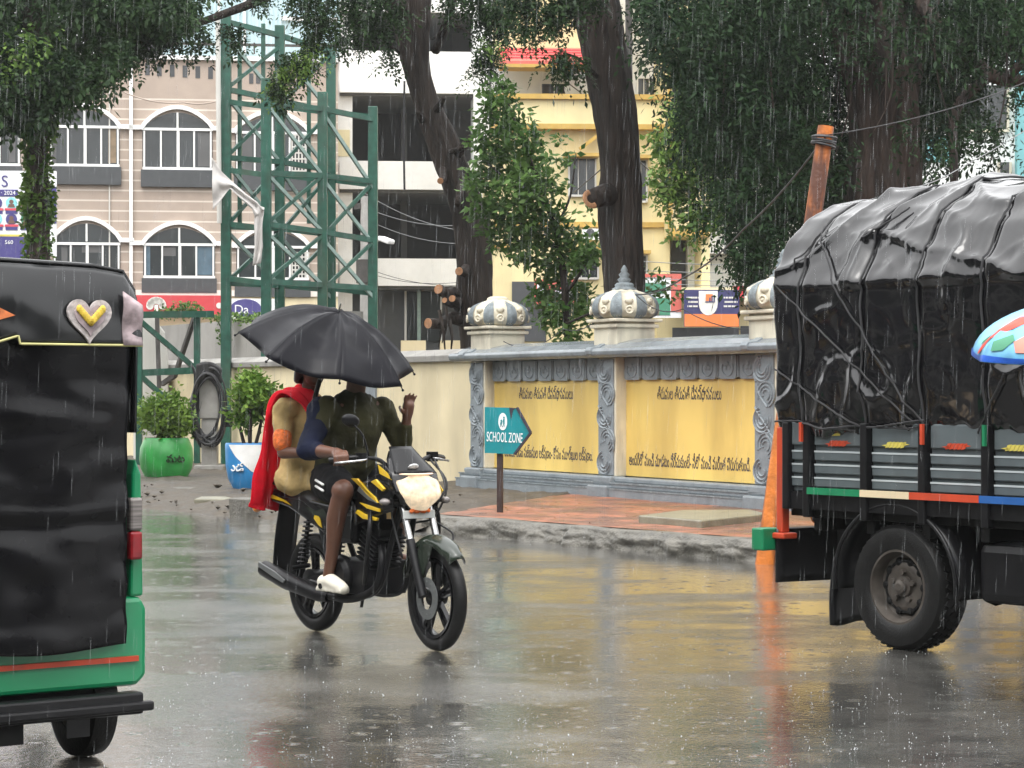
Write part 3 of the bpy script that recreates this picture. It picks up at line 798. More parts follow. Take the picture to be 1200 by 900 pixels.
def ywin(x0, x1, y0, y1, w=0.0, bars=2, hood=True, parent=yb):
    g = pb(Y, parent, 'window', MT['window_glass'], [(x0, x1, y0, y1, w-.06, w+.03)])
    rs = [(x0-2, x0, y0-2, y1+2, w, w+.1), (x1, x1+2, y0-2, y1+2, w, w+.1), (x0, x1, y1, y1+2.5, w, w+.12), (x0, x1, y0-2, y0, w, w+.1)]
    for i in range(1, bars+1):
        x = x0 + (x1-x0)*i/(bars+1); rs.append((x-.5, x+.5, y0, y1, w+.03, w+.06))
    pb(Y, parent, 'frame', MT['dull_white'], rs, parent=g)
    if hood: pb(Y, parent, 'hood', MT['mustard'], [(x0-6, x1+6, y0-7, y0-3, w-.05, w+.6)], parent=g)
    return g
ywin(668, 697, 186, 228); ywin(739, 757, 188, 235); ywin(635, 664, 98, 112, -2.18, 1, False)
ywin(748, 774, 92, 120, -2.18, 3, False); ywin(672, 700, 296, 325); ywin(741, 757, 300, 330); ywin(606, 622, 190, 232)
mb = Y.mb(); mb.m = Y.m @ Matrix.Translation((Y.U(683), .05, Y.Z(160, 683)))
mb.bar((-.1,.2,-.35), (.95,.2,.45), .09, .09); own(mb.build('slanted_band', MT['mustard']), yb)
ac = pb(Y, yb, 'air_conditioner', MT['plain_white'], [(683, 703, 268, 281, .1, .45)])
mb = Y.mb(); mb.lathe([(0,.452),(.11,.452),(.11,.47),(0,.47)], (Y.U(690), 0, Y.Z(274.5, 690)), 'y', 16); own(mb.build('fan_grille', MT['dark_panel']), ac)
mb = Y.mb(); q = Vector((Y.U(684), -.9, Y.Z(103, 684)))
mb.m = Y.m @ Matrix.Translation(q) @ Matrix.Rotation(R(55), 4, 'X') @ Matrix.Rotation(R(20), 4, 'Y')
mb.lathe([(.02,-.02),(.2,.0),(.38,.08),(.5,.18)], n=24)
dish = own(mb.build('satellite_dish', MT['plain_white'], smooth=True, solid=.01), yb)
mb = Y.mb(); mb.bar(q, (q.x+.05, -.8, q.z-.6), .05); mb.bar(q, (q.x-.35, -.35, q.z+.15), .02); own(mb.build('dish_stand', MT['rust_dark']), dish)
# stair tower with toothed border
pb(Y, yb, 'stair_tower', MT['yellow_wall'], [(783, 832, -40, 276, -3, .9)])
tb = [(783, 786.5, -40, 268, .9, 1.0), (783, 831, 272, 277, .9, 1.0)]
for i in range(26): tb.append((786.5, 788.5, -30+i*11.5, -30+i*11.5+5.5, .9, .98))
for i in range(8): tb.append((788+i*5.4, 791+i*5.4, 267.5, 272, .9, .98))
pb(Y, yb, 'toothed_border', MT['mustard'], tb)
pb(Y, yb, 'tower_window', MT['window_glass'], [(795, 802, 214, 236, .88, .93), (795, 802, 100, 122, .88, .93)])
pb(Y, yb, 'tower_recess', MT['dull_white'], [(783, 832, 276, 345, -3, -1.0)])
pb(Y, yb, 'recess_door', MT['dark_panel'], [(787, 808, 280, 337, -.98, -.9)])
pb(Y, yb, 'tower_column', MT['plain_white'], [(806, 818, 277, 337, -.9, -.5)])
pb(Y, yb, 'tower_column', MT['yellow_wall'], [(822, 832, 277, 340, -.6, .8)])
pb(Y, yb, 'entrance_lintel', MT['pale_yellow'], [(783, 870, 337, 343, -1, 1.1)])
pb(Y, yb, 'shop_wall', MT['yellow_wall'], [(770, 960, 343, 470, -1.5, .4)])
pb(Y, yb, 'shop_shutter', MT['dark_panel'], [(868, 900, 382, 470, .4, .44), (788, 866, 384, 470, .4, .44), (600, 640, 330, 400, .0, .05)])
pb(Y, yb, 'red_fascia', MT['red_sign'], [(862, 960, 335, 350, .2, 1.2)])
# banners in front of the yellow house
def banner(fac, name, label, x0, x1, y0, y1, w, material, cat='banner'):
    root = thing(name, label, cat, fac.m @ Vector((fac.U((x0+x1)/2, w), w, fac.Z(y1, (x0+x1)/2, w)))); bpy.context.view_layer.update()
    pb(fac, root, 'board', material, [(x0, x1, y0, y1, w-.06, w)]); return root
bn = banner(Y, 'banner', 'navy and orange banner with a white shield emblem on the yellow house', 798, 862, 341, 384, 1.6, MT['navy'])
pb(Y, bn, 'orange_field', MT['poster_orange'], [(798.5, 861.5, 369, 383.5, 1.6, 1.615)])
mb = Y.mb(); cu, cz = Y.uv(830, 356, 1.62); k = Y.U(841, 1.62)-Y.U(830, 1.62)
sh = [(cu-k, cz+.32), (cu-k, cz)] + [(cu - k*math.cos(PI*i/10), cz - .29*math.sin(PI*i/10)) for i in range(1, 10)] + [(cu+k, cz), (cu+k, cz+.32)]
mb.prism(sh, 1.602, 1.625, 'xz'); shd = own(mb.build('shield', MT['shield_white']), bn)
pb(Y, bn, 'emblem', MT['poster_orange'], [(823, 831, 346, 354, 1.625, 1.632)], parent=shd)
pb(Y, bn, 'emblem_tower', MT['navy'], [(827, 828.5, 350, 354.5, 1.632, 1.64), (829.5, 831, 348, 354.5, 1.632, 1.64), (832, 833.5, 347, 354.5, 1.632, 1.64), (822.5, 833.5, 354.5, 355.6, 1.632, 1.64)], parent=shd)
mb = Y.mb()
for r, (xa, xb) in enumerate(((801, 816), (803, 814), (802, 815), (844, 860), (845, 860), (844, 859))):
    yy = 349 + (r % 3)*5; x = xa
    while x < xb - .6:
        l = random.uniform(.7, 1.6); Y.bx(mb, x, min(xb, x+l), yy, yy+2.0, 1.6, 1.612); x += l + (.25 if random.random() < .7 else .9)
own(mb.build('small_print', MT['shield_white']), bn)
bn = banner(Y, 'banner', 'green and white banner with a red border beside the thick trunk', 752, 796, 322, 373, 1.4, MT['poster_white'])
pb(Y, bn, 'red_border', MT['red_awning'], [(784, 796, 322, 366, 1.4, 1.42), (752, 784, 322, 326, 1.4, 1.42)])
pb(Y, bn, 'green_field', MT['poster_green'], [(753, 778, 332, 345, 1.4, 1.42), (760, 783, 350, 370, 1.4, 1.42)])
bn = banner(Y, 'banner', 'red and white banner half hidden behind the small leafy tree', 626, 676, 328, 362, 1.2, MT['red_awning'])
pb(Y, bn, 'white_patch', MT['poster_white'], [(629, 640, 332, 346, 1.2, 1.22), (650, 674, 340, 352, 1.2, 1.22)])
pb(Y, bn, 'green_field', MT['poster_green'], [(640, 662, 354, 361, 1.2, 1.22)])

# ---------------------------------------------------------------- other buildings behind the trees
D_ = Fac(870, 68, 0)
gb = thing('pale_concrete_building', 'plain pale concrete building behind the yellow stair tower', 'building', D_.p); bpy.context.view_layer.update()
pb(D_, gb, 'wall', MT['dull_white'], [(828, 1010, 90, 480, -8, 0)])
pb(D_, gb, 'ledge', MT['white_paint'], [(826, 1012, 292, 297, 0, .3), (826, 1012, 180, 185, 0, .3)])
for x in (850, 905, 960): pb(D_, gb, 'window', MT['window_glass'], [(x, x+28, 215, 255, -.1, .03)])
E_ = Fac(1140, 56, -6)
eb = thing('white_teal_building', 'white building with teal corner glimpsed through leaves above the tarpaulin', 'building', E_.p); bpy.context.view_layer.update()
pb(E_, eb, 'wall', MT['plain_white'], [(1040, 1192, 30, 480, -8, 0)])
pb(E_, eb, 'teal_bay', MT['teal_wall'], [(1192, 1300, 20, 480, -8, .5), (1085, 1120, 160, 190, 0, .04)])
for (x0, x1, y0, y1) in ((1120, 1180, 100, 152), (1172, 1183, 190, 230), (1050, 1100, 90, 150)):
    g = pb(E_, eb, 'window', MT['window_glass'], [(x0, x1, y0, y1, -.1, .03)])
    pb(E_, eb, 'frame', MT['cream_paint'], [(x0-3, x0, y0, y1, 0, .09), (x1, x1+3, y0, y1, 0, .09), (x0-3, x1+3, y1, y1+3, 0, .1)], parent=g)
# far block filling the gap between houses
H_ = Fac(620, 95, 0)
hb = thing('far_tower_block', 'far pale block rising behind the yellow house', 'building', H_.p); bpy.context.view_layer.update()
pb(H_, hb, 'wall', MT['dull_white'], [(560, 830, -60, 480, -10, 0)])
for y in (0, 60, 120): pb(H_, hb, 'ledge', MT['white_paint'], [(558, 832, y, y+6, 0, .5)])

# ---------------------------------------------------------------- results poster on the left
Q = Fac(20, 46, 4)
po = thing('poster_hoarding', 'white and violet results poster with round portraits, left of the vine trunk', 'hoarding', (Q.p.x, Q.p.y, .1)); bpy.context.view_layer.update()
pb(Q, po, 'board', MT['poster_white'], [(-75, 66, 200, 300, -.08, 0)])
pb(Q, po, 'violet_field', MT['poster_violet'], [(-75, 42, 277, 306, 0, .012), (57, 66.3, 219, 262, 0, .012)])
pb(Q, po, 'yellow_line', MT['truck_yellow'], [(-75, 44, 274.5, 277, 0, .014)])
pb(Q, po, 'leg', MT['rust_dark'], [(-60, -56, 300, 520, -.2, -.1)]); pb(Q, po, 'leg', MT['rust_dark'], [(50, 54, 300, 520, -.2, -.1)])
pb(Q, po, 'year_strip', MT['poster_violet'], [(-36, 21, 222, 230, 0, .014)])
ftext(Q, 'S', 5.5, 213, .015, .34, MT['poster_violet'], po)
ftext(Q, '· 2024', 9.5, 226.2, .02, .12, MT['poster_white'], po)
ftext(Q, '560', 10.5, 284, .02, .115, MT['poster_white'], po)
for r, y in enumerate((238, 257)):
    for c, x in enumerate((-22, -4, 13.5, 31)):
        bgm = [MT['poster_pink'], MT['poster_violet'], MT['poster_cyan'], MT['poster_pink'], MT['poster_cyan'], MT['poster_cyan'], MT['poster_violet'], MT['poster_green']][(r*4+c) % 8]
        u, z = Q.uv(x, y); mb = Q.mb(); mb.lathe([(0,.002),(.118,.002),(.118,.014),(0,.014)], (u,0,z), 'y', 18)
        pt = own(mb.build('portrait', bgm), po)
        mb = Q.mb(); mb.lathe([(0,.014),(.045,.014),(.045,.02),(0,.02)], (u,0,z+.025), 'y', 12)
        mb.prism([(u-.075,z-.09),(u+.075,z-.09),(u+.05,z-.02),(u-.05,z-.02)], .014, .02, 'xz'); own(mb.build('bust', MT['poster_skin']), pt)
        pb(Q, po, 'score_strip', MT['poster_red'], [(x-8, x+8, y+6, y+8.5, .002, .016)], parent=pt)
        pb(Q, po, 'score_box', MT['poster_violet'], [(x-7, x+7, y+9, y+12.5, .002, .016)], parent=pt)
# ---------------------------------------------------------------- temple boundary wall
PV = .18
A_ = G(542, 568, PV); B_ = G(896, 596, PV)
wu = (B_ - A_); wu.z = 0; WL = wu.length; wu.normalize()
wn = Vector((wu.y, -wu.x, 0))                        # towards the road
if wn.y > 0: wn = -wn
WM = Matrix.Identity(4)
for i in range(3):
    WM[i][0] = wu[i]; WM[i][1] = wn[i]; WM[i][2] = (0,0,1)[i]; WM[i][3] = (A_.x, A_.y, 0)[i]
def wall_u(px, off=0.0):
    r = Vector(((px-CX)/F, 1, 0)); q = A_ + wn*off; q.z = 0
    t = q.dot(wn)/r.dot(wn); return (r*t - q).dot(wu)
tw = thing('temple_wall', 'grey and yellow painted temple boundary wall with Telugu lettering and lotus finials', 'wall', (A_.x, A_.y, PV))
ends = 15.2
ps = [wall_u(555, -.10)+.0, wall_u(705, -.10), wall_u(888.5, -.10)]     # left edges of the pilasters in view
pw = .40
pit = ps[2]-ps[1]
pil = ps + [ps[2]+pit, ps[2]+2*pit]
def wmb(): return MB(WM)
ZB, ZT = .42, 1.84
mb = wmb(); mb.box(.1, ends, -.62, -.24, PV-.3, ZT); own(mb.build('wall_core', MT['cream_paint']), tw)
# plinth in steps with pale arrises
mb = wmb(); mb.box(-.10, ends, -.3, .06, PV-.25, PV+.10); mb.box(-.06, ends, -.3, .02, PV+.10, PV+.17); mb.box(-.02, ends, -.3, -.03, PV+.17, ZB-.01)
own(mb.build('plinth', MT['temple_grey'], bevel=.015), tw)
mb = wmb(); mb.box(-.062, ends, .02, .030, PV+.152, PV+.172); mb.box(-.10, ends, .06, .066, PV+.085, PV+.104); own(mb.build('plinth_line', MT['petal_blue']), tw)
for i, p in enumerate(pil):
    mb = wmb(); mb.box(p-.02, p+pw+.03, -.2, .10, PV-.2, PV+.13); mb.box(p-.01, p+pw+.02, -.2, .03, PV+.13, ZB)
    own(mb.build('pilaster_foot', MT['temple_grey'], bevel=.02), tw)
# pilasters: cream body, carved grey face
def swirl(mb, x0, x1, z0, z1, y):
    wd = x1-x0; k = 5; st = (z1-z0)/k
    for i in range(k):
        c = Vector(((x0 + wd*(.62 if i % 2 else .40)), y, z0 + st*(i+.5)))
        for r in (.40, .28, .16):
            a0 = R(-70 if i % 2 else 110)
            pts = [c + Vector((wd*r*1.15*math.cos(a0+a), 0, st*r*1.25*math.sin(a0+a))) for a in [R(t) for t in range(0, 271, 18)]]
            mb.tube(pts, .013 + .004*r, 5)
        mb.tube([c + Vector((wd*.45*math.sin(t*2.2+i), 0, st*(t-.5))) for t in [j/6 for j in range(7)]], .013, 5)
for i, p in enumerate(pil):
    mb = wmb(); mb.box(p, p+pw, -.25, -.06, ZB, ZT); pb_ = own(mb.build('pilaster', MT['cream_paint'], bevel=.008), tw)
    mb = wmb(); mb.box(p+.015, p+pw-.035, -.06, -.045, ZB+.01, ZT-.02); swirl(mb, p+.02, p+pw-.04, ZB+.02, ZT-.03, -.043)
    own(mb.build('carved_face', MT['temple_grey']), pb_)
# panels, friezes, lettering
tel_top = "తిరుమల తిరుపతి దేవస్థానములు"
tel_l = "ఒప్పుకొనడం సజ్జనుల లక్షణం- కోపం మూర్ఖుల లక్షణం."
tel_r = "అందరిలో మంచి చూడటం నేర్చుకుంటే- నీలో మంచి మరింత పెరుగుతుంది."
for i in range(4):
    a, b = pil[i]+pw, pil[i+1]
    mb = wmb(); mb.box(a+.001, b-.07, -.26, -.205, ZB+.005, ZT-.27); pan = own(mb.build('yellow_panel', MT['temple_yellow']), tw)
    mb = wmb(); mb.box(b-.068, b-.001, -.25, -.17, ZB, ZT); own(mb.build('panel_edge', MT['cream_paint']), tw)
    fr = wmb(); fz0, fz1 = ZT-.27, ZT-.004
    fr.box(a+.002, b-.07, -.25, -.185, fz0+.03, fz1)
    k = 7; wd = (b-.07-a)/k
    for j in range(k):
        x0 = a + wd*(j+.08); x1 = a + wd*(j+.92); n = 6
        out = [(x0, fz1-.01), (x0, fz0+.04)] + [(x0+.04-.04*math.cos(PI/2*t/4), fz0+.04-.04*math.sin(PI/2*t/4)) for t in range(5)] + [(x1-.04+.04*math.sin(PI/2*t/4), fz0+.04-.04*math.cos(PI/2*t/4)) for t in range(5)] + [(x1, fz1-.01)]
        fr.prism(out, -.185, -.160, 'xz')
        c = Vector(((x0+x1)/2, -.158, fz0+.12))
        ring = [c + Vector((wd*.27*math.cos(t), 0, .085*math.sin(t))) for t in [R(q) for q in range(150, 391, 20)]]
        fr.tube(ring, .010, 5)
        for q in range(3): fr.ball(c + Vector((wd*.09*(q-1), 0, .045 if q == 1 else .005)), (.028,.014,.03), 8, 5)
        fr.tube([(x1+wd*.06, -.17, fz1-.01), (x1+wd*.06, -.17, fz0+.02)], .012, 5)
    own(fr.build('lotus_frieze', MT['temple_grey']), tw)
    if i < 2:
        if i == 0:
            u0, u1 = wall_u(608, -.2), wall_u(671, -.2); b0, b1 = wall_u(591, -.2), wall_u(694, -.2); txt = tel_l
        else:
            u0, u1 = wall_u(770, -.2), wall_u(845, -.2); b0, b1 = wall_u(737, -.2), wall_u(879, -.2); txt = tel_r
        for body, x0, x1, z, hgt in ((tel_top, u0, u1, 1.40, .20), (txt, b0, b1, .64 if i == 0 else .615, .20)):
            m = WM @ Matrix.Translation(((x0+x1)/2, -.2035, z)) @ Matrix.Rotation(R(90), 4, 'X')
            t = text_part(body, hgt, MT['letter_ink'], None, m, 'lettering', .0015)
            xs = [ (WM.inverted() @ v.co).x for v in t.data.vertices ]
            k = (x1-x0)/(max(xs)-min(xs)); mid = (x0+x1)/2; md = (max(xs)+min(xs))/2
            t.data.transform(WM @ Matrix.Translation((mid,0,0)) @ Matrix.Diagonal((k,1,1,1)) @ Matrix.Translation((-md,0,0)) @ WM.inverted())
            own(t, pan)
# coping
prof = [(-.68, ZT), (-.30, ZT), (.06, ZT), (.10, ZT+.03), (.11, ZT+.075), (.085, ZT+.11), (-.02, ZT+.12), (-.12, ZT+.175), (-.35, ZT+.225), (-.68, ZT+.20)]
mb = wmb(); mb.prism([(a, b) for a, b in prof], -.22, ends+.1, 'yz'); own(mb.build('coping', MT['wet_grey'], bevel=.01), tw)
for p in pil:
    mb = wmb(); mb.prism([(a+.015 if a > -.1 else a, b+.012) for a, b in prof], p-.03, p+.10, 'yz'); own(mb.build('coping_rib', MT['temple_grey'], bevel=.008), tw)
# lotus finials on the pilasters
ZC = ZT+.2
def finial(p, spire):
    c = Vector((p+(.10 if spire else .20), -.36, 0))
    mb = wmb(); mb.box(c.x-.27, c.x+.27, c.y-.27, c.y+.27, ZC-.06, ZC+.23); mb.box(c.x-.31, c.x+.31, c.y-.31, c.y+.31, ZC+.16, ZC+.205)
    mb.box(c.x-.34, c.x+.34, c.y-.34, c.y+.34, ZC+.23, ZC+.27)
    neck = own(mb.build('finial', MT['cream_paint'], bevel=.012), tw)
    lob = lambda a, h: 1 + .045*math.cos(8*a)
    mb = wmb(); z = ZC+.27
    mb.lathe([(.29,z),(.36,z+.03),(.395,z+.10),(.39,z+.18),(.35,z+.26),(.26,z+.31),(.16,z+.345),(.12,z+.37)], c, 'z', 64, lob)
    own(mb.build('dome', MT['cream_paint'], smooth=True), neck)
    mb = wmb()
    for j in range(8):
        a = PI/8 + PI/4*j + PI/8
        m0 = WM @ Matrix.Translation((c.x, c.y, z)) @ Matrix.Rotation(a, 4, 'Z')
        mb.m = m0
        def pt(u, v):
            h = v; rr = np.interp(h, [0,.03,.10,.18,.26,.31,.34], [.305,.378,.414,.41,.368,.275,.18])
            wdt = np.interp(h, [0,.06,.2,.28,.33], [.05,.075,.07,.05,.015])
            x = (u-.5)*2*wdt
            return (rr + .012*math.cos((u-.5)*PI) + .006*math.sin(u*22), x, h)
        mb.grid(lambda u, v: pt(u, v*.33), 8, 8)
    own(mb.build('petals', MT['petal_blue'], smooth=True), neck)
    mb = wmb()
    for j in range(8):
        a = PI/4*j + PI/8
        mb.m = WM @ Matrix.Translation((c.x, c.y, z+.115)) @ Matrix.Rotation(a, 4, 'Z')
        mb.ring((.412, 0, -.015), .042, .013, 'x', 14, 6); mb.ball((.415,0,-.015), (.015,.015,.015), 8, 5)
        mb.m = WM @ Matrix.Translation((c.x, c.y, z+.04)) @ Matrix.Rotation(a, 4, 'Z'); mb.ball((.378,0,.17), (.03,.055,.04), 8, 6); mb.ball((.39,0,.055), (.03,.06,.035), 8, 6)
    own(mb.build('bosses', MT['cream_paint'], smooth=True), neck)
    z2 = z+.36
    if spire:
        mb = wmb(); mb.lathe([(.15,z2-.02),(.15,z2+.01),(.11,z2+.03),(.12,z2+.055),(.09,z2+.08),(.06,z2+.085),(.085,z2+.12),(.05,z2+.15),(.07,z2+.18),(.035,z2+.215),(.045,z2+.235),(.012,z2+.29),(0,z2+.30)], c, 'z', 20)
        own(mb.build('spire', MT['petal_blue'], smooth=True), neck)
    else:
        mb = wmb(); mb.lathe([(.15,z2-.02),(.14,z2+.02),(.10,z2+.04),(0,z2+.045)], c, 'z', 16); own(mb.build('worn_top', MT['cream_paint']), neck)
for i, p in enumerate(pil): finial(p, i != 0)

# ---------------------------------------------------------------- plain cream wall running on to the left
cw = thing('cream_wall', 'plain cream wall with grey coping running left behind the potted shrubs', 'wall', A_ - wu*.1)
mb = wmb(); mb.box(-16, .08, -.75, -.45, PV-.3, 1.86); own(mb.build('wall_face', MT['cream_wall']), cw)
mb = wmb(); mb.prism([(-.82,1.86),(-.38,1.86),(-.37,1.95),(-.60,2.04),(-.82,2.02)], -16, -.2, 'yz'); own(mb.build('coping', MT['concrete'], bevel=.01), cw)
mb = wmb(); mb.box(-4.25, -3.72, -.46, -.42, PV-.2, 1.86); own(mb.build('grey_strip', MT['temple_grey']), cw)
# tall grey wall behind it
gw = MB(WM); gw.box(-21, -9.5, -2.85, -2.5, 0, 2.88)
tag(gw.build('grey_wall', MT['grey_wall_paint']), 'tall stained grey wall with weeds on top, behind the potted shrubs', 'wall')
gp = MB(); q = W(178, 470, 41.5); q.z = .1
gp.m = Matrix.Translation(q) @ Matrix.Rotation(R(20), 4, 'Z')
gp.prism([(-.28,0),(.24,0),(.24,1.9),(.17,2.45),(-.05,2.75),(-.28,2.8)], -.4, .4, 'xz')
tag(gp.build('gate_pillar', MT['dull_white'], bevel=.03), 'pale round shouldered gate pillar behind the low green frame', 'pillar')

# ---------------------------------------------------------------- concrete slab and school sign
sb = MB(RM)
def onp(px, py, z): 
    p = G(px, py, z) - P0; return (p.dot(RD), p.dot(RN))
out = [onp(748, 604, .245), onp(822, 610, .245), onp(900, 602, .245), onp(880, 597, .245), onp(800, 597.5, .245)]
sb.prism(out, .12, .245, 'xy')
tag(sb.build('concrete_slab', MT['slab'], bevel=.012), 'wet grey concrete slab lying on the red pavement before the wall', 'slab')
q = G(586, 600, .18)
sg = thing('school_sign', 'teal arrow shaped SCHOOL ZONE sign on a thin dark post', 'sign', q)
SM = Matrix.Translation(q) @ Matrix.Rotation(R(-24), 4, 'Z')
kx = q.y/F
mb = MB(SM); mb.box(-.028, .028, -.02, .02, -.1, 1.05); own(mb.build('post', MT['dark_post']), sg)
SH = CAMH - .18; zt, zb = SH + (462-477)*kx, SH + (462-532)*kx
cs = 1/math.cos(R(24)); X = lambda px: (px-586)*kx*cs
tip = (X(624), (zt+zb)/2 - .02)
mb = MB(SM); mb.prism([(X(570), zb+.01), (X(605), zb), tip, (X(608), zt-.01), (X(570), zt)], -.045, -.025, 'xz'); bd = own(mb.build('board', MT['sign_teal']), sg)
mb = MB(SM); mb.bar((X(605), -.046, zb), (tip[0], -.046, tip[1]), .022, .03, up=(0,1,0)); mb.bar((tip[0], -.046, tip[1]), (X(608), -.046, zt-.005), .022, .03, up=(0,1,0))
mb.prism([(X(599), zt-.004), (X(607), zt-.012), (X(603.5), zt-.03), (X(601), zt-.13)], -.050, -.046, 'xz'); own(mb.build('worn_edge', MT['letter_ink']), bd)
mb = MB(SM); cxs, czs = X(591.5), SH+(462-494)*kx; mb.m = SM @ Matrix.Translation((cxs, -.046, czs)) @ Matrix.Diagonal((.85,1,1.55,1)); mb.lathe([(0,-.004),(.058,-.004),(.058,0),(0,0)], axis='y', n=28)
em = own(mb.build('emblem', MT['sign_white']), bd)
mb = MB(SM)
for dx, h in ((-.016, .075), (.014, .105)):
    x = cxs+dx; zz = czs-.055
    mb.box(x-.008, x+.008, -.054, -.051, zz+.03, zz+h-.02); mb.ball((x, -.052, zz+h-.008), (.010,.003,.012), 8, 5)
    mb.bar((x, -.0525, zz+.035), (x-.013, -.0525, zz), .007, .003); mb.bar((x, -.0525, zz+.035), (x+.013, -.0525, zz), .007, .003)
    mb.bar((x-.006, -.0525, zz+h-.03), (x-.016, -.0525, zz+h-.055), .005, .003)
own(mb.build('children_figure', MT['sign_teal']), em)
t = text_part('SCHOOL ZONE', .145, MT['sign_white'], None, SM @ Matrix.Translation((X(593.5), -.0475, SH+(462-513)*kx)) @ Matrix.Rotation(R(90), 4, 'X') @ Matrix.Rotation(R(-2), 4, 'Z'), 'lettering', .002, sx=.40)
own(t, bd)

# ---------------------------------------------------------------- potted shrubs
def pot_shrub(px, py, lab, wpx, hpx, two, crown_c, crown_r, nleaf, stems):
    q = G(px, py, .13); k = q.y/F
    root = thing('potted_shrub', lab, 'potted plant', q)
    r = wpx*k/2; h = hpx*k
    M_ = Matrix.Translation(q)
    mb = MB(M_)
    if not two: pr = [(r*.72,-.05),(r*.78,.02),(r*.95,h*.25),(r*1.0,h*.5),(r*.97,h*.75),(r*.86,h*.93),(r*.80,h),(r*.74,h),(r*.78,h*.85),(0,h*.84)]
    else: pr = [(r*.55,-.05),(r*.66,.02),(r*.88,h*.25),(r*.98,h*.52),(r*1.0,h*.85),(r*1.0,h*.97),(r*.97,h),(r*.92,h),(r*.9,h*.88),(0,h*.87)]
    mb.lathe(pr, n=40)
    pt = own(mb.build('pot', MT['green_pot'] if not two else MT['blue_paint'], smooth='auto'), root)
    if two:
        mb = MB(M_)
        def sw(u, v):
            a = R(-140 + 150*u); z0 = h*np.interp(u, [0,.15,.4,.7,1], [.97,.72,.42,.22,.12]); z = z0 + (h*.97-z0)*v
            rr = np.interp(z, [0,.02,h*.25,h*.52,h*.85,h*.97], [x*r for x in (.62,.66,.88,.98,1.0,1.0)])+.006
            return (rr*math.cos(a), rr*math.sin(a), z)
        mb.grid(sw, 30, 10); own(mb.build('white_swoosh', MT['white_cloth'], smooth=True), pt)
    letters = 'మట' if not two else 'ుడ'
    a = R(-62) if not two else R(-112)
    m = M_ @ Matrix.Translation((r*1.005*math.cos(a), r*1.005*math.sin(a), h*.5)) @ Matrix.Rotation(a+R(90), 4, 'Z') @ Matrix.Rotation(R(90), 4, 'X')
    own(text_part(letters, .16, MT['sign_white'] if two else MT['bike_olive'], None, m, 'lettering', .012), pt)
    mb = MB(M_); mb.lathe([(0,h*.86),(r*.75,h*.87),(r*.76,h*.84)], n=24); own(mb.build('soil', MT['soil']), root)
    cc = W(*crown_c, q.y) - q; rx, rz = crown_r[0]*k, crown_r[1]*k
    mb = MB(M_)
    for i in range(stems):
        a = 2*PI*i/stems; b0 = Vector((.05*math.cos(a), .05*math.sin(a), h*.8)); 
        tp = cc + Vector((rx*.5*math.cos(a), rx*.5*math.sin(a), rz*.25))
        mb.tube(spline([b0, b0.lerp(tp,.5)+Vector((random.uniform(-.04,.04),0,0)), tp], 4), interp([.028,.02,.008], 4), 7)
    own(mb.build('stems', MT['bark']), root)
    P = []
    nb = 16
    for i in range(nb):
        c = blob(cc, (rx*.78, rx*.78, rz*.78), 1, .3)[0]
        P.append(blob(c, rx*.38, nleaf//nb, .2))
    P = np.concatenate(P)+np.array(q)[None,:]
    T = [leafset_tpl(6, .085, .045, .10, s_) for s_ in (3,4,5)]
    V, Fc = scatter(P, T, (.7,1.3), (-1.2,1.0), .8)
    own(np_mesh('crown', V, Fc, LEAF_BUSH), root)
pot_shrub(195, 561, 'round clipped shrub in a glossy green round pot', 63, 48, False, (196, 484), (35, 30), 900, 6)
pot_shrub(293, 575, 'small leafy tree in a blue and white pot behind the motorcycle riders', 58, 56, True, (293, 468), (33, 32), 620, 4)

# ---------------------------------------------------------------- meter post with a hanging cable coil
q = G(246, 552, .15); k = q.y/F
cp = thing('cable_post', 'short grey meter post hung with a black cable coil between two pots', 'post', q)
mb = MB(Matrix.Translation(q)); mb.box(-.13, .13, -.1, .1, -.05, .85); mb.box(-.24, .24, -.15, .15, -.05, .10); mb.box(-.16, .16, -.13, .12, .85, 1.6)
own(mb.build('cabinet', MT['concrete'], bevel=.02), cp)
mb = MB(Matrix.Translation(q + Vector((0,-.18,1.05))))
for i in range(9):
    mb.m = Matrix.Translation(q + Vector((random.uniform(-.04,.05), -.16-.012*i, 1.05+random.uniform(-.06,.04)))) @ Matrix.Rotation(R(random.uniform(-8,8)), 4, 'Y') @ Matrix.Diagonal((.52,1,1.2,1))
    mb.ring((0,0,0), .46+random.uniform(-.07,.04), .022, 'y', 28, 6)
own(mb.build('cable_coil', MT['cable'], smooth=True), cp)
mb = MB(Matrix.Translation(q))
mb.grid(lambda u, v: (-.30+.16*u+.05*math.sin(v*7), -.08+.05*math.sin(u*9+v*5), 1.75-1.2*v-.2*u), 8, 14)
mb.grid(lambda u, v: (-.2+.42*u, -.17+.04*math.sin(u*11), 1.78-.25*v-.3*(u-.4)**2), 8, 5); own(mb.build('black_sheet', MT['black_cloth_cable'], smooth=True, solid=.01), cp)
mb = MB(Matrix.Translation(q)); mb.box(.26, .40, -.24, -.1, .72, 1.0); own(mb.build('junction_box', MT['black_plastic'], bevel=.01), cp)

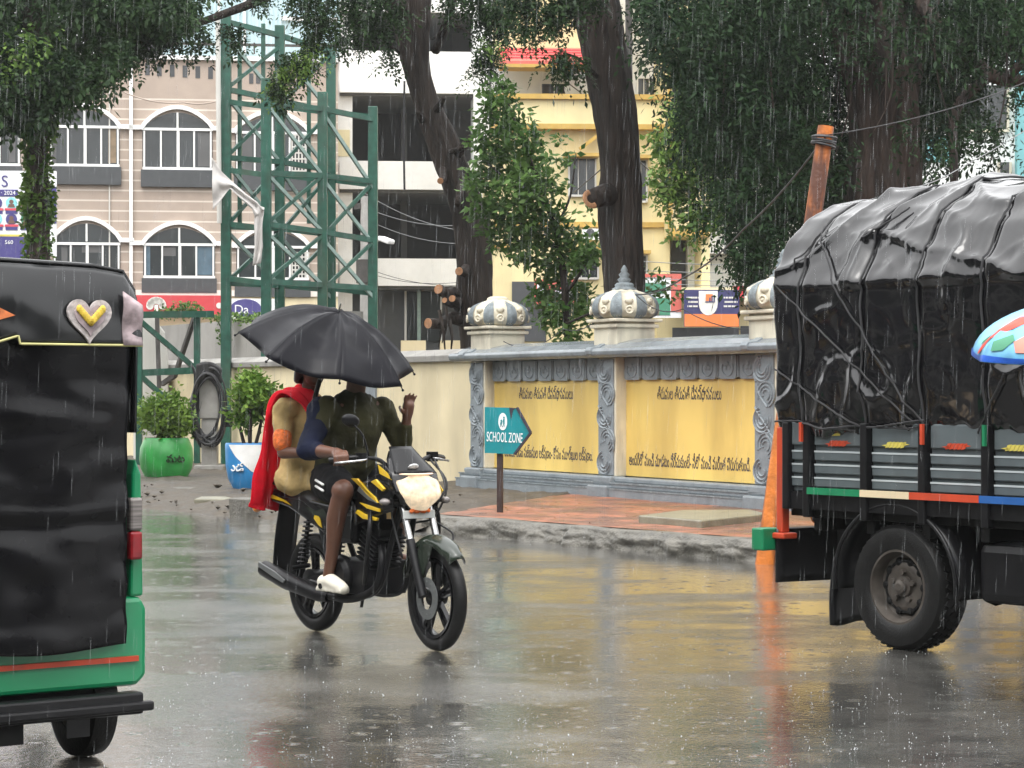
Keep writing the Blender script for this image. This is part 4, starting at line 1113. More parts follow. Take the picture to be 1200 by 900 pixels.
# ---------------------------------------------------------------- green steel frames
def frame_thing(name, lab, cat, origin, posts, rails, braces, pw_, rw, bw):
    root = thing(name, lab, cat, origin)
    for a, b in posts: own(MB().bar(a, b, pw_, pw_).build('post', MT['tower_green'], bevel=.01), root)
    for a, b in rails: own(MB().bar(a, b, rw, rw*1.3).build('rail', MT['tower_green']), root)
    for a, b, m_ in braces: own(MB().bar(a, b, bw, bw*1.2).build('brace', m_), root)
    return root
DT = 38.0
def T_(px, py, back): return W(px, py, DT + (1.1 if back else 0) + (px-312)/125*1.6 + (1.2 if px < 300 and False else 0))
gz = lambda p: Vector((p.x, p.y, .05))
fx = [(312, 92), (378, 108), (437, 125)]; bx = [(265, 18), (328, 30), (388, 55)]
posts = []; rails = []; br = []
for (px, py) in fx: p = T_(px, py, False); posts.append((gz(p), p))
for (px, py) in bx: p = T_(px, py, True); posts.append((gz(p), p))
for (x, y, y2) in ((281, 30, 262), (308.5, 28, 265), (362, 60, 262)):
    rails.append((T_(x, y2, True), T_(x, y, True)))
def ln(row, i, j, y0, y1, lst, m_=None):
    pts = fx if row == 0 else bx
    a = T_(pts[i][0], y0, row == 1); b = T_(pts[j][0], y1, row == 1)
    off = Vector((0, -.05, 0))
    lst.append((a+off, b+off, m_) if m_ else (a+off, b+off))
LG, DG = MT['tower_light'], MT['tower_green']
for row, ys in ((0, ((122, 128, 140), (203, 206, 213), (263, 272, 282), (330, 334, 338))), (1, ((26, 42, 62), (105, 118, 132), (185, 190, 200), (266, 268, 275), (332, 335, 340)))):
    for (a, b, c) in ys: ln(row, 0, 1, a, b, rails); ln(row, 1, 2, b, c, rails)
for row, segs in ((0, ((122,203,128,206), (203,263,206,272), (272,330,276,334))), (1, ((42,105,55,118), (112,185,122,190), (190,266,195,268), (270,332,272,335)))):
    for k_, (a0, a1, b0, b1) in enumerate(segs):
        ln(row, 0, 1, a0, b1, br, LG); ln(row, 1, 2, b0+4, b1+14, br, LG)
        if k_ != 0 or row == 1:
            ln(row, 0, 1, a1, b0, br, DG); ln(row, 1, 2, b1+6, b0+8, br, DG)
for i in range(3):
    for y in (125, 205, 268, 332): rails.append((T_(fx[i][0], y+i*6, False), T_(bx[i][0], y-6+i*6, True)))
tower = frame_thing('hoarding_tower', 'tall green steel lattice tower with empty hoarding bays', 'tower', gz(T_(350, 200, False)), posts, rails, br, .17, .07, .05)
mb = MB(); mb.tube([T_(256, 15, True)+Vector((0,-.1,0)), T_(258, 262, True)+Vector((0,-.1,0))], .042, 8); own(mb.build('side_pipe', MT['dull_white']), tower)
# torn cloth on the tower
mb = MB()
def edge(pts, t):
    t = t*(len(pts)-1); k = min(len(pts)-2, int(t)); f = t-k
    return (pts[k][0]+(pts[k+1][0]-pts[k][0])*f, pts[k][1]+(pts[k+1][1]-pts[k][1])*f)
EU = [(250,186),(262,203),(278,218),(292,230),(303,238),(311,248)]; EL_ = [(251,247),(259,238),(271,222),(286,236),(297,246),(300,256)]
HL_ = [(300,240),(299,262),(300,288),(298,312)]; HR2 = [(311,244),(309,265),(309,290),(307,309)]
def sheet(A, B, fold):
    def fn(u, v):
        a, b = edge(A, u), edge(B, u); x = a[0]+(b[0]-a[0])*v; y = a[1]+(b[1]-a[1])*v
        return W(x, y, DT-.1) + Vector((0, -.18 + fold*math.sin(v*9+u*5) + .03*mnoise.noise(Vector((u*7, v*5, fold*90))), 0))
    return fn
mb.grid(sheet(EU, EL_, .035), 40, 14); mb.grid(sheet(HL_, HR2, .03), 30, 10)
tag(mb.build('torn_cloth', MT['tan_cloth'], smooth=True, solid=.006), 'torn whitish cloth strip hanging twisted from the green lattice tower', 'cloth')
# low green frame over the meter post
DL = 39.0; L_ = lambda px, py, d=0: W(px, py, DL+d)
posts = [(gz(L_(163,400)), L_(163,368)), (gz(L_(231,400,.6)), L_(231,368,.6))]
rails = [(L_(155,369), L_(250,368,.6)), (L_(155,369,1.6), L_(250,368,2)), (L_(163,437), L_(231,434,.6))]
br = [(L_(164,376), L_(229,432,.6), DG), (L_(164,440), L_(231,500,.6), DG), (L_(184,372,1.5), L_(187,470,1.5), MT['rust_dark']), (L_(228,372,.6), L_(205,440,1.5), MT['rust_dark']), (L_(205,440,1.5), L_(190,450,1.8), MT['rust_dark'])]
frame_thing('low_green_frame', 'low green steel frame standing over the round green pot', 'frame', gz(L_(200,450)), posts, rails, br, .11, .09, .07)
# ---------------------------------------------------------------- trees
FR = [frond_tpl(.32, 8, .078, .040, .45), frond_tpl(.26, 7, .075, .038, .8), frond_tpl(.38, 9, .078, .040, .3), frond_tpl(.29, 7, .08, .042, .6, .5)]
FR_BIG = [frond_tpl(.34, 6, .10, .055, .5), frond_tpl(.30, 5, .10, .055, .9), frond_tpl(.37, 7, .095, .05, .7, .5)]
HANG = [frond_tpl(.42, 8, .085, .036, 1.0, .4), frond_tpl(.5, 9, .085, .034, .7, .5), frond_tpl(.36, 7, .09, .038, 1.2, .6), frond_tpl(.46, 8, .08, .034, .9, .7)]
FRB = [bunch_tpl(FR, 7, k) for k in range(5)]; BIGB = [bunch_tpl(FR_BIG, 7, k+10, .3, 1.45) for k in range(5)]; HANGB = [bunch_tpl(HANG, 7, k+20, .5, 1.5) for k in range(6)]
OVAL = [leafset_tpl(6, .12, .07, .16, s_) for s_ in (11, 12, 13)]
def clump(px, py, D, rpx, n, ry=None, squash=.75):
    c = W(px, py, D); r = rpx*D/F
    return blob(c, (r, r*.9, (ry or rpx*squash)*D/F), n, .1)
def twigs(mb, pts, r0, r1, n=7):
    sp = spline(pts, 6); mb.tube(sp, [r0 + (r1-r0)*i/(len(sp)-1) for i in range(len(sp))], n)

# leaning forked tree in the middle
def trunk_pts(l, D, zb=0.0, dD=0.0):
    out = []; rs = []
    for i, (x0, x1, y) in enumerate(l):
        d = D + dD*i/(len(l)-1)
        p = W((x0+x1)/2, y, d); out.append(p); rs.append((x1-x0)/2*d/F)
    b = out[0].copy(); b.z = zb; b.x += .0; out.insert(0, b); rs.insert(0, rs[0]*1.12)
    return out, rs
t1 = thing('rain_tree', 'dark leaning tree with sawn branch stubs, between the grey block and yellow house', 'tree', G(560, 560, .1))
P_, r_ = trunk_pts([(538,574,400),(534,574,330),(531,570,262),(519,552,215),(503,537,170),(487,517,125),(474,506,85),(466,503,40),(462,506,0),(455,508,-40)], 33.0, .1)
own(trunk_mb(P_, [r*1.0 for r in r_], 26, .16, 8, 1.3).build('trunk', MT['bark'], smooth=True), t1)
DT1 = 33.0
mb = MB()
twigs(mb, [W(487,30,DT1), W(440,-20,DT1-.4), W(380,-60,DT1-.8)], .2, .12)
twigs(mb, [W(478,-40,DT1), W(420,-38,DT1-1), W(340,-16,DT1-1.8), W(295,4,DT1-2.2), W(230,28,DT1-2.6), W(160,55,DT1-3), W(105,82,DT1-3.3)], .11, .02)
twigs(mb, [W(215,33,DT1-2.7), W(180,34,DT1-2.8), W(135,40,DT1-3)], .028, .008)
twigs(mb, [W(510,60,DT1), W(525,20,DT1-.5), W(540,-30,DT1-1)], .07, .05)
twigs(mb, [W(507,46,DT1), W(530,30,DT1-.8), W(560,45,DT1-1.2)], .02, .008)
twigs(mb, [W(468,62,DT1), W(430,34,DT1-.5), W(395,32,DT1-1), W(360,52,DT1-1.2)], .025, .008)
twigs(mb, [W(440,-20,DT1-.4), W(400,10,DT1-1), W(365,22,DT1-1.3)], .03, .008)
for (x, y, x2, y2, r) in ((537,180,552,160,.10),(528,178,545,172,.06),(512,128,520,115,.08),(541,215,536,240,.09),(494,140,490,132,.08)):
    mb.tube([W(x,y,DT1-.25), W(x2,y2,DT1-.6)], [r*.8, r*.45], 7)
own(mb.build('branches', MT['bark'], smooth=True), t1)
for (x, y, x2, y2, r) in ((540,352,514,339,.085),(540,360,530,350,.06),(540,365,521,352,.05),(550,320,538,318,.07),(545,375,502,379,.09),(520,200,516,212,.055)):
    a, b = W(x,y,DT1), W(x2,y2,DT1-.65); st = MB(); st.tube([a, a.lerp(b,.35)+Vector((0,-.05,.05)), a.lerp(b,.7)+Vector((.03,0,-.02)), b], [r*1.35, r*1.05, r*.95, r*.9], 11, True, lambda i, an, p: 1+.12*mnoise.noise(p*9))
    so_ = own(st.build('stub', MT['bark'], smooth=True), t1)
    d = (b-a).normalized(); mb = MB(); mb.tube([b, b+d*.012], [r*.86, r*.80], 12); own(mb.build('sawn_face', MT['cut_wood']), so_)
st = MB()
for (x, y) in ((515,383),(517,392),(527,395),(522,378)): st.tube([W(x,y-20,DT1-.6), W(x+3,y,DT1-.6), W(x+random.randint(-4,6),y+24,DT1-.5)], [.03,.02,.008], 5)
own(st.build('roots', MT['bark'], smooth=True), t1)
P = [clump(*c) for c in ((345,72,31.6,20,46),(325,92,31.5,14,26),(372,48,31.5,18,34),(385,14,31.7,34,90),(350,-2,31.4,26,60),(410,36,31.8,20,36),(440,8,32,32,80),(420,-40,32,80,200),(562,2,32,34,80),(586,24,32,20,44),(572,52,31.8,16,34),(600,-12,32,36,90),(545,-25,32,45,90),(452,66,32,8,7),(448,28,32,14,16),(557,75,31.8,8,8),(566,80,31.8,9,9))]
P += [clump(*c) for c in ((258,-40,31,40,70),(275,30,30.6,9,12),(262,36,30.6,9,12),(300,-14,30.8,20,24),(236,32,30.2,8,10),(218,14,30.2,22,56),(188,8,30.1,36,170),(150,15,30,42,230),(162,50,30,14,28),(232,52,30.3,5,6),(196,36,30,18,34),(130,20,30,40,160))]
P = np.concatenate(P)
V, Fc = scatter(P[::5], FRB, (.7,1.2), (-.3,.3), .25)
own(np_mesh('crown', V, Fc, LEAF_RAIN), t1)
P = np.concatenate([clump(*c) for c in ((335,84,31.4,16,20),(360,60,31.3,20,16),(322,100,31.4,8,10),(575,50,31.6,14,8))])
V, Fc = scatter(P, FR, (.7,1.1), (.1,1.25), .5); own(np_mesh('young_leaves', V, Fc, LEAF_LIGHT), t1)

# tall straight trunk with a sawn knob
t2 = thing('rain_tree', 'tall dark straight trunk with a round sawn knob, behind the middle lotus finial', 'tree', G(732, 560, .1))
DT2 = 29.6
P_, r_ = trunk_pts([(707,758,390),(706,757,340),(703,754,290),(700,752,245),(704,752,200),(699,748,150),(690,742,100),(680,734,50),(668,727,0),(655,722,-45)], DT2, .1)
own(trunk_mb(P_, [r*.93 for r in r_], 28, .13, 8, 4.2).build('trunk', MT['bark'], smooth=True), t2)
mb = MB(); mb.tube([W(712,228,DT2-.2), W(700,231,DT2-.45), W(694,233,DT2-.55)], [.16,.135,.13], 14); own(mb.build('stub', MT['bark'], smooth=True), t2)
mb = MB(); mb.m = Matrix.Translation(W(693,233,DT2-.56)) @ Matrix.Rotation(R(25), 4, 'Z') @ Matrix.Rotation(R(-14), 4, 'X'); mb.ring((0,0,0), .095, .035, 'y', 16, 6, .4); own(mb.build('sawn_face', MT['cut_wood']), t2)
mb = MB(); twigs(mb, [W(690,-20,DT2), W(650,-30,DT2-.5), W(600,-25,DT2-1)], .10, .05); twigs(mb, [W(700,90,DT2-.2), W(680,70,DT2-.8), W(662,62,DT2-1)], .03, .01); twigs(mb, [W(735,-30,DT2), W(760,-50,DT2-.5), W(800,-60,DT2-.6)], .12, .08)
own(mb.build('branches', MT['bark'], smooth=True), t2)
P = np.concatenate([clump(*c) for c in ((660,64,28.4,14,26),(680,70,28.4,11,20),(640,8,28.6,26,60),(668,-12,28.6,34,80),(618,30,28.4,12,22),(700,-30,28.3,40,80),(610,-20,28.4,36,70))])
V, Fc = scatter(P[::5], FRB, (.7,1.2), (-.3,.3), .25); own(np_mesh('crown', V, Fc, LEAF_RAIN), t2)

# huge old tree on the right with a weeping dark crown
t3 = thing('rain_tree', 'huge fluted old tree with dense dark weeping foliage, behind the tarpaulin load', 'tree', G(1035, 575, .1))
DT3 = 27.5
P_, r_ = trunk_pts([(980,1088,420),(985,1084,330),(990,1080,250),(996,1076,180),(996,1074,120),(986,1072,60),(976,1074,0),(965,1085,-60),(950,1100,-120)], DT3, .1)
own(trunk_mb(P_, r_, 44, .2, 8, 2.2, 7).build('trunk', MT['bark_big'], smooth=True), t3)
mb = MB()
twigs(mb, [W(1000,-60,DT3), W(930,-40,DT3-.7), W(850,-60,DT3-1), W(770,-40,DT3-1.5)], .22, .08, 9)
twigs(mb, [W(1060,-20,DT3), W(1110,40,DT3-.8), W(1165,90,DT3-1.2), W(1230,95,DT3-1.4)], .10, .07, 9)
twigs(mb, [W(1160,88,DT3-1.2), W(1120,130,DT3-1.3), W(1118,215,DT3-1.4)], .07, .05, 9)
twigs(mb, [W(1180,92,DT3-1.3), W(1205,70,DT3-1.3), W(1260,60,DT3-1.3)], .06, .05, 9)
for i in range(26):
    x = random.uniform(790, 1180); y = random.uniform(-30, 80); d = random.uniform(25.5, 29)
    twigs(mb, [W(x,y-40,d), W(x+random.uniform(-12,12),y+40,d-.1), W(x+random.uniform(-25,25),y+random.uniform(90,150),d-.2)], .018, .005, 5)
own(mb.build('branches', MT['bark_big'], smooth=True), t3)
poly = [(742,-70),(750,5),(764,40),(782,75),(797,105),(812,140),(832,168),(846,205),(860,245),(868,285),(884,300),(902,282),(918,240),(950,232),(985,220),(1075,205),(1080,170),(1095,142),(1112,140),(1128,155),(1148,152),(1152,130),(1142,105),(1156,78),(1180,62),(1205,50),(1300,45),(1320,-70)]
P = poly_cloud(poly, 25.0, 30.5, 6300, -.06, 1.3)
pxs = P[:,0]/P[:,1]*F + CX
keep = ~((pxs > 962) & (pxs < 1092) & (P[:,1] < DT3 + .75) & (rng.uniform(0, 1, len(P)) > np.clip((P[:,2]-5.2)*.35, .03, .45)))
P = P[keep]
core = poly_cloud([(830,-70),(835,90),(862,190),(900,270),(960,220),(1070,190),(1090,120),(1140,50),(1320,10),(1320,-70)], 28.6, 31.5, 2000, -.35, 1.3)
V, Fc = scatter(np.concatenate([P[::5], core[::4]]), HANGB, (.75,1.35), (-.3,.3), .25)
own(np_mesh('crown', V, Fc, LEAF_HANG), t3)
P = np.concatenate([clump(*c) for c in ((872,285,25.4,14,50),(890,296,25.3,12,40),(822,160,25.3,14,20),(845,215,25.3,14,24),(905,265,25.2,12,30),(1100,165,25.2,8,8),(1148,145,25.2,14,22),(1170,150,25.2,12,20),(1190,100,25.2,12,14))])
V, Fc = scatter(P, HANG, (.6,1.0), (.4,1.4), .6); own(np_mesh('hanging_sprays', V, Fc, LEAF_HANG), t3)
# lighter foliage of the tree beyond it
t5 = thing('green_tree', 'lighter green tree glimpsed between the yellow house and the dark crown', 'tree', G(815, 540, .1))
q = G(815, 540, .1); D5 = 38
mb = trunk_mb([W(850,520,D5), W(846,400,D5), W(835,300,D5), W(825,200,D5), W(820,130,D5)], [.16,.14,.12,.09,.04], 12, .1); own(mb.build('trunk', MT['bark'], smooth=True), t5)
t5.location = (W(850,520,D5).x, D5, .1)
P = np.concatenate([clump(*c) for c in ((795,170,D5,32,170),(790,215,D5,26,120),(815,130,D5,40,200),(825,250,D5,30,140),(808,82,D5,26,80),(840,190,D5,50,300),(850,90,D5,50,300))])
V, Fc = scatter(P, OVAL + FR_BIG, (.8,1.4), (-.4,1.2), .7); own(np_mesh('crown', V, Fc, LEAF_VINE), t5)

# small bright tree in front of the yellow house
t6 = thing('leafy_sapling', 'young many leaved bright green tree between the two dark trunks', 'tree', G(668, 570, .1))
D6 = 31.2
q = W(668,520,D6); t6.location = (q.x, q.y, .1)
mb = MB()
twigs(mb, [Vector((q.x, q.y, 0)), W(667,420,D6), W(662,340,D6), W(655,290,D6), W(638,230,D6), W(610,160,D6), W(588,100,D6)], .075, .012)
twigs(mb, [W(662,345,D6), W(680,320,D6-.2), W(692,290,D6-.3)], .03, .01); twigs(mb, [W(655,290,D6), W(620,270,D6), W(585,240,D6)], .03, .01)
twigs(mb, [W(650,270,D6), W(668,230,D6+.2), W(675,180,D6+.3)], .025, .008); twigs(mb, [W(640,240,D6), W(600,215,D6-.3), W(570,190,D6-.4)], .025, .008)
own(mb.build('trunk', MT['bark'], smooth=True), t6)
cl6 = [(590,108,18,60),(580,130,24,110),(600,140,24,100),(575,165,28,130),(615,165,22,90),(588,190,34,200),(628,195,26,110),(560,210,18,60),(606,222,36,230),(645,215,22,80),(572,245,28,130),(625,250,30,170),(600,275,34,200),(650,262,20,70),(632,292,34,190),(672,292,28,150),(690,300,18,70),(655,318,28,120),(640,352,24,110),(675,345,24,100),(655,372,26,110),(684,368,16,50),(668,392,20,60),(552,215,10,20),(700,275,8,12),(690,240,8,10),(665,190,10,16),(652,165,8,10)]
P = np.concatenate([clump(x, y, D6+random.uniform(-.5,.5), r*.92, int(n*.62), None, .8) for x, y, r, n in cl6])
V, Fc = scatter(P, [leafset_tpl(4, .10, .062, .12, s_) for s_ in (21,22,23)], (.75,1.35), (-.9,1.1), .8)
own(np_mesh('crown', V, Fc, LEAF_GREEN), t6)
P = np.concatenate([clump(x, y, D6-.2, r, n) for x, y, r, n in ((762,338,18,14),(790,345,14,10),(740,320,10,6),(776,330,22,12))])
V, Fc = scatter(P, [leafset_tpl(4, .10, .06, .12, 24)], (.7,1.2), (-.9,1.1), .8)
mb = MB(); twigs(mb, [W(662,380,D6-.2), W(710,360,D6-1.2), W(760,342,D6-2.0), W(800,340,D6-2.2)], .02, .006, 5)
t7 = own(mb.build('side_branch', MT['bark'], smooth=True), t6); own(np_mesh('side_leaves', V, Fc, LEAF_GREEN), t6)

# vine clad tree at far left
D4 = 30.0
q = W(45, 520, D4)
t4 = thing('vine_clad_tree', 'tree with its trunk wrapped in bright green vine, in front of the white poster', 'tree', (q.x, q.y, .1))
P_, r_ = trunk_pts([(32,58,320),(32,57,250),(32,56,190),(33,56,120),(30,58,50),(22,62,-20)], D4, .1)
own(trunk_mb(P_, r_, 16, .12, 8, 3.0).build('trunk', MT['bark_big'], smooth=True), t4)
P = []
for y in range(118, 318, 3):
    t = (y-118)/200; n = int(16 - 9*t + (6 if 225 < y < 262 else 0))
    for _ in range(n):
        a = random.uniform(0, 2*PI); c = W(44, y, D4); r = .13 + random.uniform(0, .05 + (.06 if 215 < y < 265 or y < 160 else 0))
        P.append((c.x + r*math.cos(a), c.y + r*math.sin(a), c.z + random.uniform(-.03,.03)))
V, Fc = scatter(P, [leafset_tpl(3, .085, .07, .05, s_) for s_ in (31,32)], (.6,1.1), (-.3,1.3), .6); own(np_mesh('vine', V, Fc, LEAF_VINE), t4)
mb = MB(); twigs(mb, [W(42,60,D4), W(80,30,D4-.3), W(150,-20,D4-.6), W(240,-70,D4-1)], .09, .04); twigs(mb, [W(42,90,D4), W(10,50,D4-.2), W(-40,20,D4-.4)], .08, .03); own(mb.build('branches', MT['bark'], smooth=True), t4)
poly = [(-60,-60),(245,-60),(225,2),(200,18),(160,36),(146,52),(132,78),(122,74),(108,88),(95,96),(80,72),(72,98),(58,92),(46,112),(32,104),(18,112),(2,106),(-12,118),(-60,112)]
P = poly_cloud(poly, 28.0, 31.4, 2100, -.18, 1.2)
P2 = np.concatenate([clump(*c) for c in ((68,90,28.6,12,40),(56,108,28.6,7,24),(22,112,28.6,14,44),(108,78,28.6,9,24),(5,112,28.6,9,26),(140,52,28.8,10,24))])
V, Fc = scatter(np.concatenate([P[::5],P2[::4]]), BIGB, (.75,1.25), (-.3,.3), .25); own(np_mesh('crown', V, Fc, LEAF_RAIN), t4)
P = np.concatenate([clump(*c) for c in ((20,62,28.3,12,12),(30,30,28.3,14,8),(60,45,28.2,26,8))])
V, Fc = scatter(P, FR_BIG, (.75,1.2), (.3,1.35), .55); own(np_mesh('young_leaves', V, Fc, LEAF_LIGHT), t4)

# weeds on the grey wall
P = np.concatenate([clump(218,362,46.3,20,150,10), clump(265,372,44.0,24,80,5), clump(300,372,42.6,30,100,5), clump(262,392,43.9,10,40,16), clump(195,366,47.6,12,40,6), clump(335,372,41.2,18,50,5)])
V, Fc = scatter(P, [leafset_tpl(4, .08, .05, .08, s_) for s_ in (41,42)], (.6,1.1), (-.9,1.1), .8)
tag(np_mesh('wall_weeds', V, Fc, LEAF_VINE), 'bright green weeds growing along the top of the stained grey wall', 'weeds', kind='stuff')
# fallen leaves and small weeds at the kerb
P = []
for i in range(60):
    s = random.uniform(-3, 4); n = random.uniform(.05, 3.2); p = S(s, n, .185); P.append(p)
V, Fc = scatter(np.array(P), [leafset_tpl(1, .08, .05, .02, 51)], (.6,1.1), (-.05,.05), .05)
tag(np_mesh('fallen_leaves', V, Fc, leaf_mat('fallen leaf', (.10,.05,.02), (.2,.12,.04))), 'fallen brown leaves scattered over the wet red pavement', 'leaves', kind='stuff')

# ---------------------------------------------------------------- poles, lamp, wires
def wire(lab, pts, r, m_=None, sag=0.0):
    a = [Vector(p) for p in pts]; out = []
    for i in range(len(a)-1):
        for j in range(12):
            t = j/12; p = a[i].lerp(a[i+1], t); p.z -= sag*4*t*(1-t); out.append(p)
    out.append(a[-1])
    return tag(MB().tube(out, r, 5).build('overhead_wire', m_ or MT['cable'], smooth=True), lab, 'wire')
q = G(896, 661, 0); opD = q.y
def onpole(py): return W(896 + (968-896)*(661-py)/(661-148), py, opD)
op = thing('orange_pole', 'leaning rusty orange pole standing at the kerb behind the truck', 'pole', q)
b = onpole(665); b.z = -.05; tpp = onpole(148)
own(MB().tube([b, b.lerp(tpp,.33), b.lerp(tpp,.66), tpp], [.082,.078,.072,.066], 18).build('pole', MT['orange_paint'], smooth='auto'), op)
mb = MB()
for i in range(7): 
    c = onpole(161+i*1.6); mb.m = Matrix.Translation(c) @ Matrix.Rotation(R(8+random.uniform(-9,9)), 4, 'Y') @ Matrix.Rotation(R(random.uniform(-9,9)), 4, 'X'); mb.ring((0,0,0), .085+random.uniform(0,.025), .010, 'z', 18, 5)
own(mb.build('wire_wrap', MT['cable']), op)
c1 = onpole(160) + Vector((0,-.1,0))
wire('taut black wire from the orange pole up to the right through the dark crown', [W(1290,55,opD+3), c1], .0045, MT['cable'], .12)
wire('black cable sagging from the orange pole down left to the middle lotus finial', [c1, W(872,268,opD+2.2), W(800,326,opD+4.5), W(745,345,26)], .009, None, .05)
wire('thin wire dropping from the small leafy tree across the navy banner', [W(745,345,26), W(800,362,25.5), W(905,384,24.5)], .006, None, .1)
wire('thin wire looping over the coping between two lotus finials', [W(590,400,29.3), W(660,385,28.5), W(718,352,27)], .006, None, .15)
wire('black cable running slanted over the tarpaulin top at far right', [W(1290,95,16), W(1120,200,15), W(1060,222,14.6)], .0035, MT['pale_wire'], .02)
for i, (y0, y1) in enumerate(((305,310),(316,318),(324,329),(330,334))):
    wire(('topmost', 'second', 'third', 'lowest')[i] + ' of four pale wires crossing the yellow stair tower', [W(735,y0,50), W(930,y1,50)], .009, MT['pale_wire'], .05)
for i, (y0, y1, x1) in enumerate(((225,272,560),(242,262,560),(255,285,560),(312,332,565),(318,326,565))):
    wire(('steep', 'upper flat', 'lower sloping', 'sagging lower', 'lowest')[i] + ' wire of the bundle crossing the unfinished white block', [W(425,y0,52), W(x1,y1,52)], .007, MT['cable'] if i > 2 else MT['pale_wire'], .2)
wire('thin dark wire drooping across the beige building below its roof slots', [W(110,82,58), W(155,112,58), W(215,120,58), W(262,116,58)], .018, MT['beige_wall'], .08)
wire('straight cable from the yellow house window to the thick trunk', [W(672,226,50), W(720,185,42)], .014, None, .0)
wire('slanting cable from the thick trunk down to the stair tower', [W(745,185,44), W(785,222,50)], .014, None, .0)
wire('long black creeper rope hanging down before the white block', [W(474,95,32), W(473,160,32), W(474,222,32)], .016, None, 0)
up = thing('utility_pole', 'grey concrete utility pole seen through the green lattice tower', 'pole', W(428, 540, 48)); up.location.z = .1
q = W(428, 230, 48); own(MB().tube([(q.x, q.y, 0), (q.x, q.y, q.z)], [.14,.1], 10).build('shaft', MT['concrete'], smooth='auto'), up)
own(MB().bar(W(415,242,48), W(441,240,48), .1, .12).build('crossarm', MT['rust_dark']), up); own(MB().bar(W(418,318,48), W(437,318,48), .35, .5).build('meter_box', MT['rust_dark']), up)
mb = MB(); mb.tube(spline([W(430,290,47.9), W(440,283,47.5), W(449,279,47.3)], 5), .035, 6); own(mb.build('lamp_arm', MT['dull_white']), up)
mb = MB(); mb.bar(W(446,279,47.3), W(459,284,47.1), .22, .1); own(mb.build('lamp_head', MT['white_frame'], bevel=.03), up)
tp = thing('thin_pole', 'thin rusty iron pole rising beside the thick straight trunk', 'pole', W(738, 560, 34)); tp.location.z = .1
q = W(737, -60, 34); own(MB().tube([(q.x,q.y,0),(q.x,q.y,q.z)], .055, 8).build('shaft', MT['rust_dark'], smooth='auto'), tp)

# ---------------------------------------------------------------- unseen buildings and trees, added to darken reflections in wet and glossy things
OB = thing('added_reflection_building', 'long dark unseen building added across the street for reflections', 'building', (0, -19, 0))
mb = MB(); mb.box(-45, 45, -30, -19, 0, 11); own(mb.build('wall', MT['grey_wall_paint']), OB)
for i in range(14):
    for z in (1.2, 4.6, 8.0):
        mb = MB(); mb.box(-42+i*6, -38+i*6, -19.02, -18.96, z-.9, z+1.3); own(mb.build('window', MT['window_glass']), OB)
mb = MB(); mb.box(-45, 45, -19, -17.6, 3.0, 3.2); own(mb.build('awning', MT['rust_dark']), OB)
P = blob((0, 0, 6.2), (4.6, 3.6, 2.6), 1500, .5)
V, Fc = scatter(P, [leafset_tpl(7, .34, .2, .5, 61)], (.8,1.4), (-.9,1.1), .8)
RT = thing('added_reflection_tree', 'broad dark unseen tree added behind the viewer for reflections', 'tree', (-9, -9, 0), 'unseen trees added for reflections')  # out of view, added so glossy surfaces mirror dark foliage
cr = np_mesh('crown', V, Fc, LEAF_HANG); cr.parent = RT
tr_ = trunk_mb([(0,0,-.1),(.1,0,2.2),(0,.2,4.6),(.2,.1,6.5)], [.32,.26,.2,.1], 14, .12).build('trunk', MT['bark'], smooth=True); tr_.parent = RT
for (x, y) in ((1.5, -10), (10, -8)):
    r2 = RT.copy(); COL.objects.link(r2); r2.location = (x, y, 0)
    for ch in (cr, tr_): c2 = ch.copy(); COL.objects.link(c2); c2.parent = r2

for (x, y) in ((-15, 6), (-19, 15), (-13, -3), (-22, 24)):  # more unseen trees added at left for the tarpaulin side to mirror
    r2 = RT.copy(); COL.objects.link(r2); r2.location = (x, y, 0); r2.rotation_euler.z = x
    for ch in (cr, tr_): c2 = ch.copy(); COL.objects.link(c2); c2.parent = r2
RT['label'] = 'broad dark unseen trees, added to be mirrored in the wet road and glossy tarpaulin'
for o in bpy.data.objects:
    if o.name.startswith('added_reflection_tree'): o['label'] = RT['label']
LB = thing('added_reflection_building', 'dark unseen terrace added at far left to darken the tarpaulin reflection', 'building', (-34, 20, 0))  # unseen, added so the tarpaulin side reflects something dark
mb = MB(); mb.box(-44, -34, -22, 46, 0, 11); own(mb.build('wall', MT['grey_wall_paint']), LB)
for i in range(10):
    for z in (1.4, 4.8, 8.2):
        mb = MB(); mb.box(-34.03, -33.97, -20+i*6.5, -17+i*6.5, z-.9, z+1.3); own(mb.build('window', MT['window_glass']), LB)
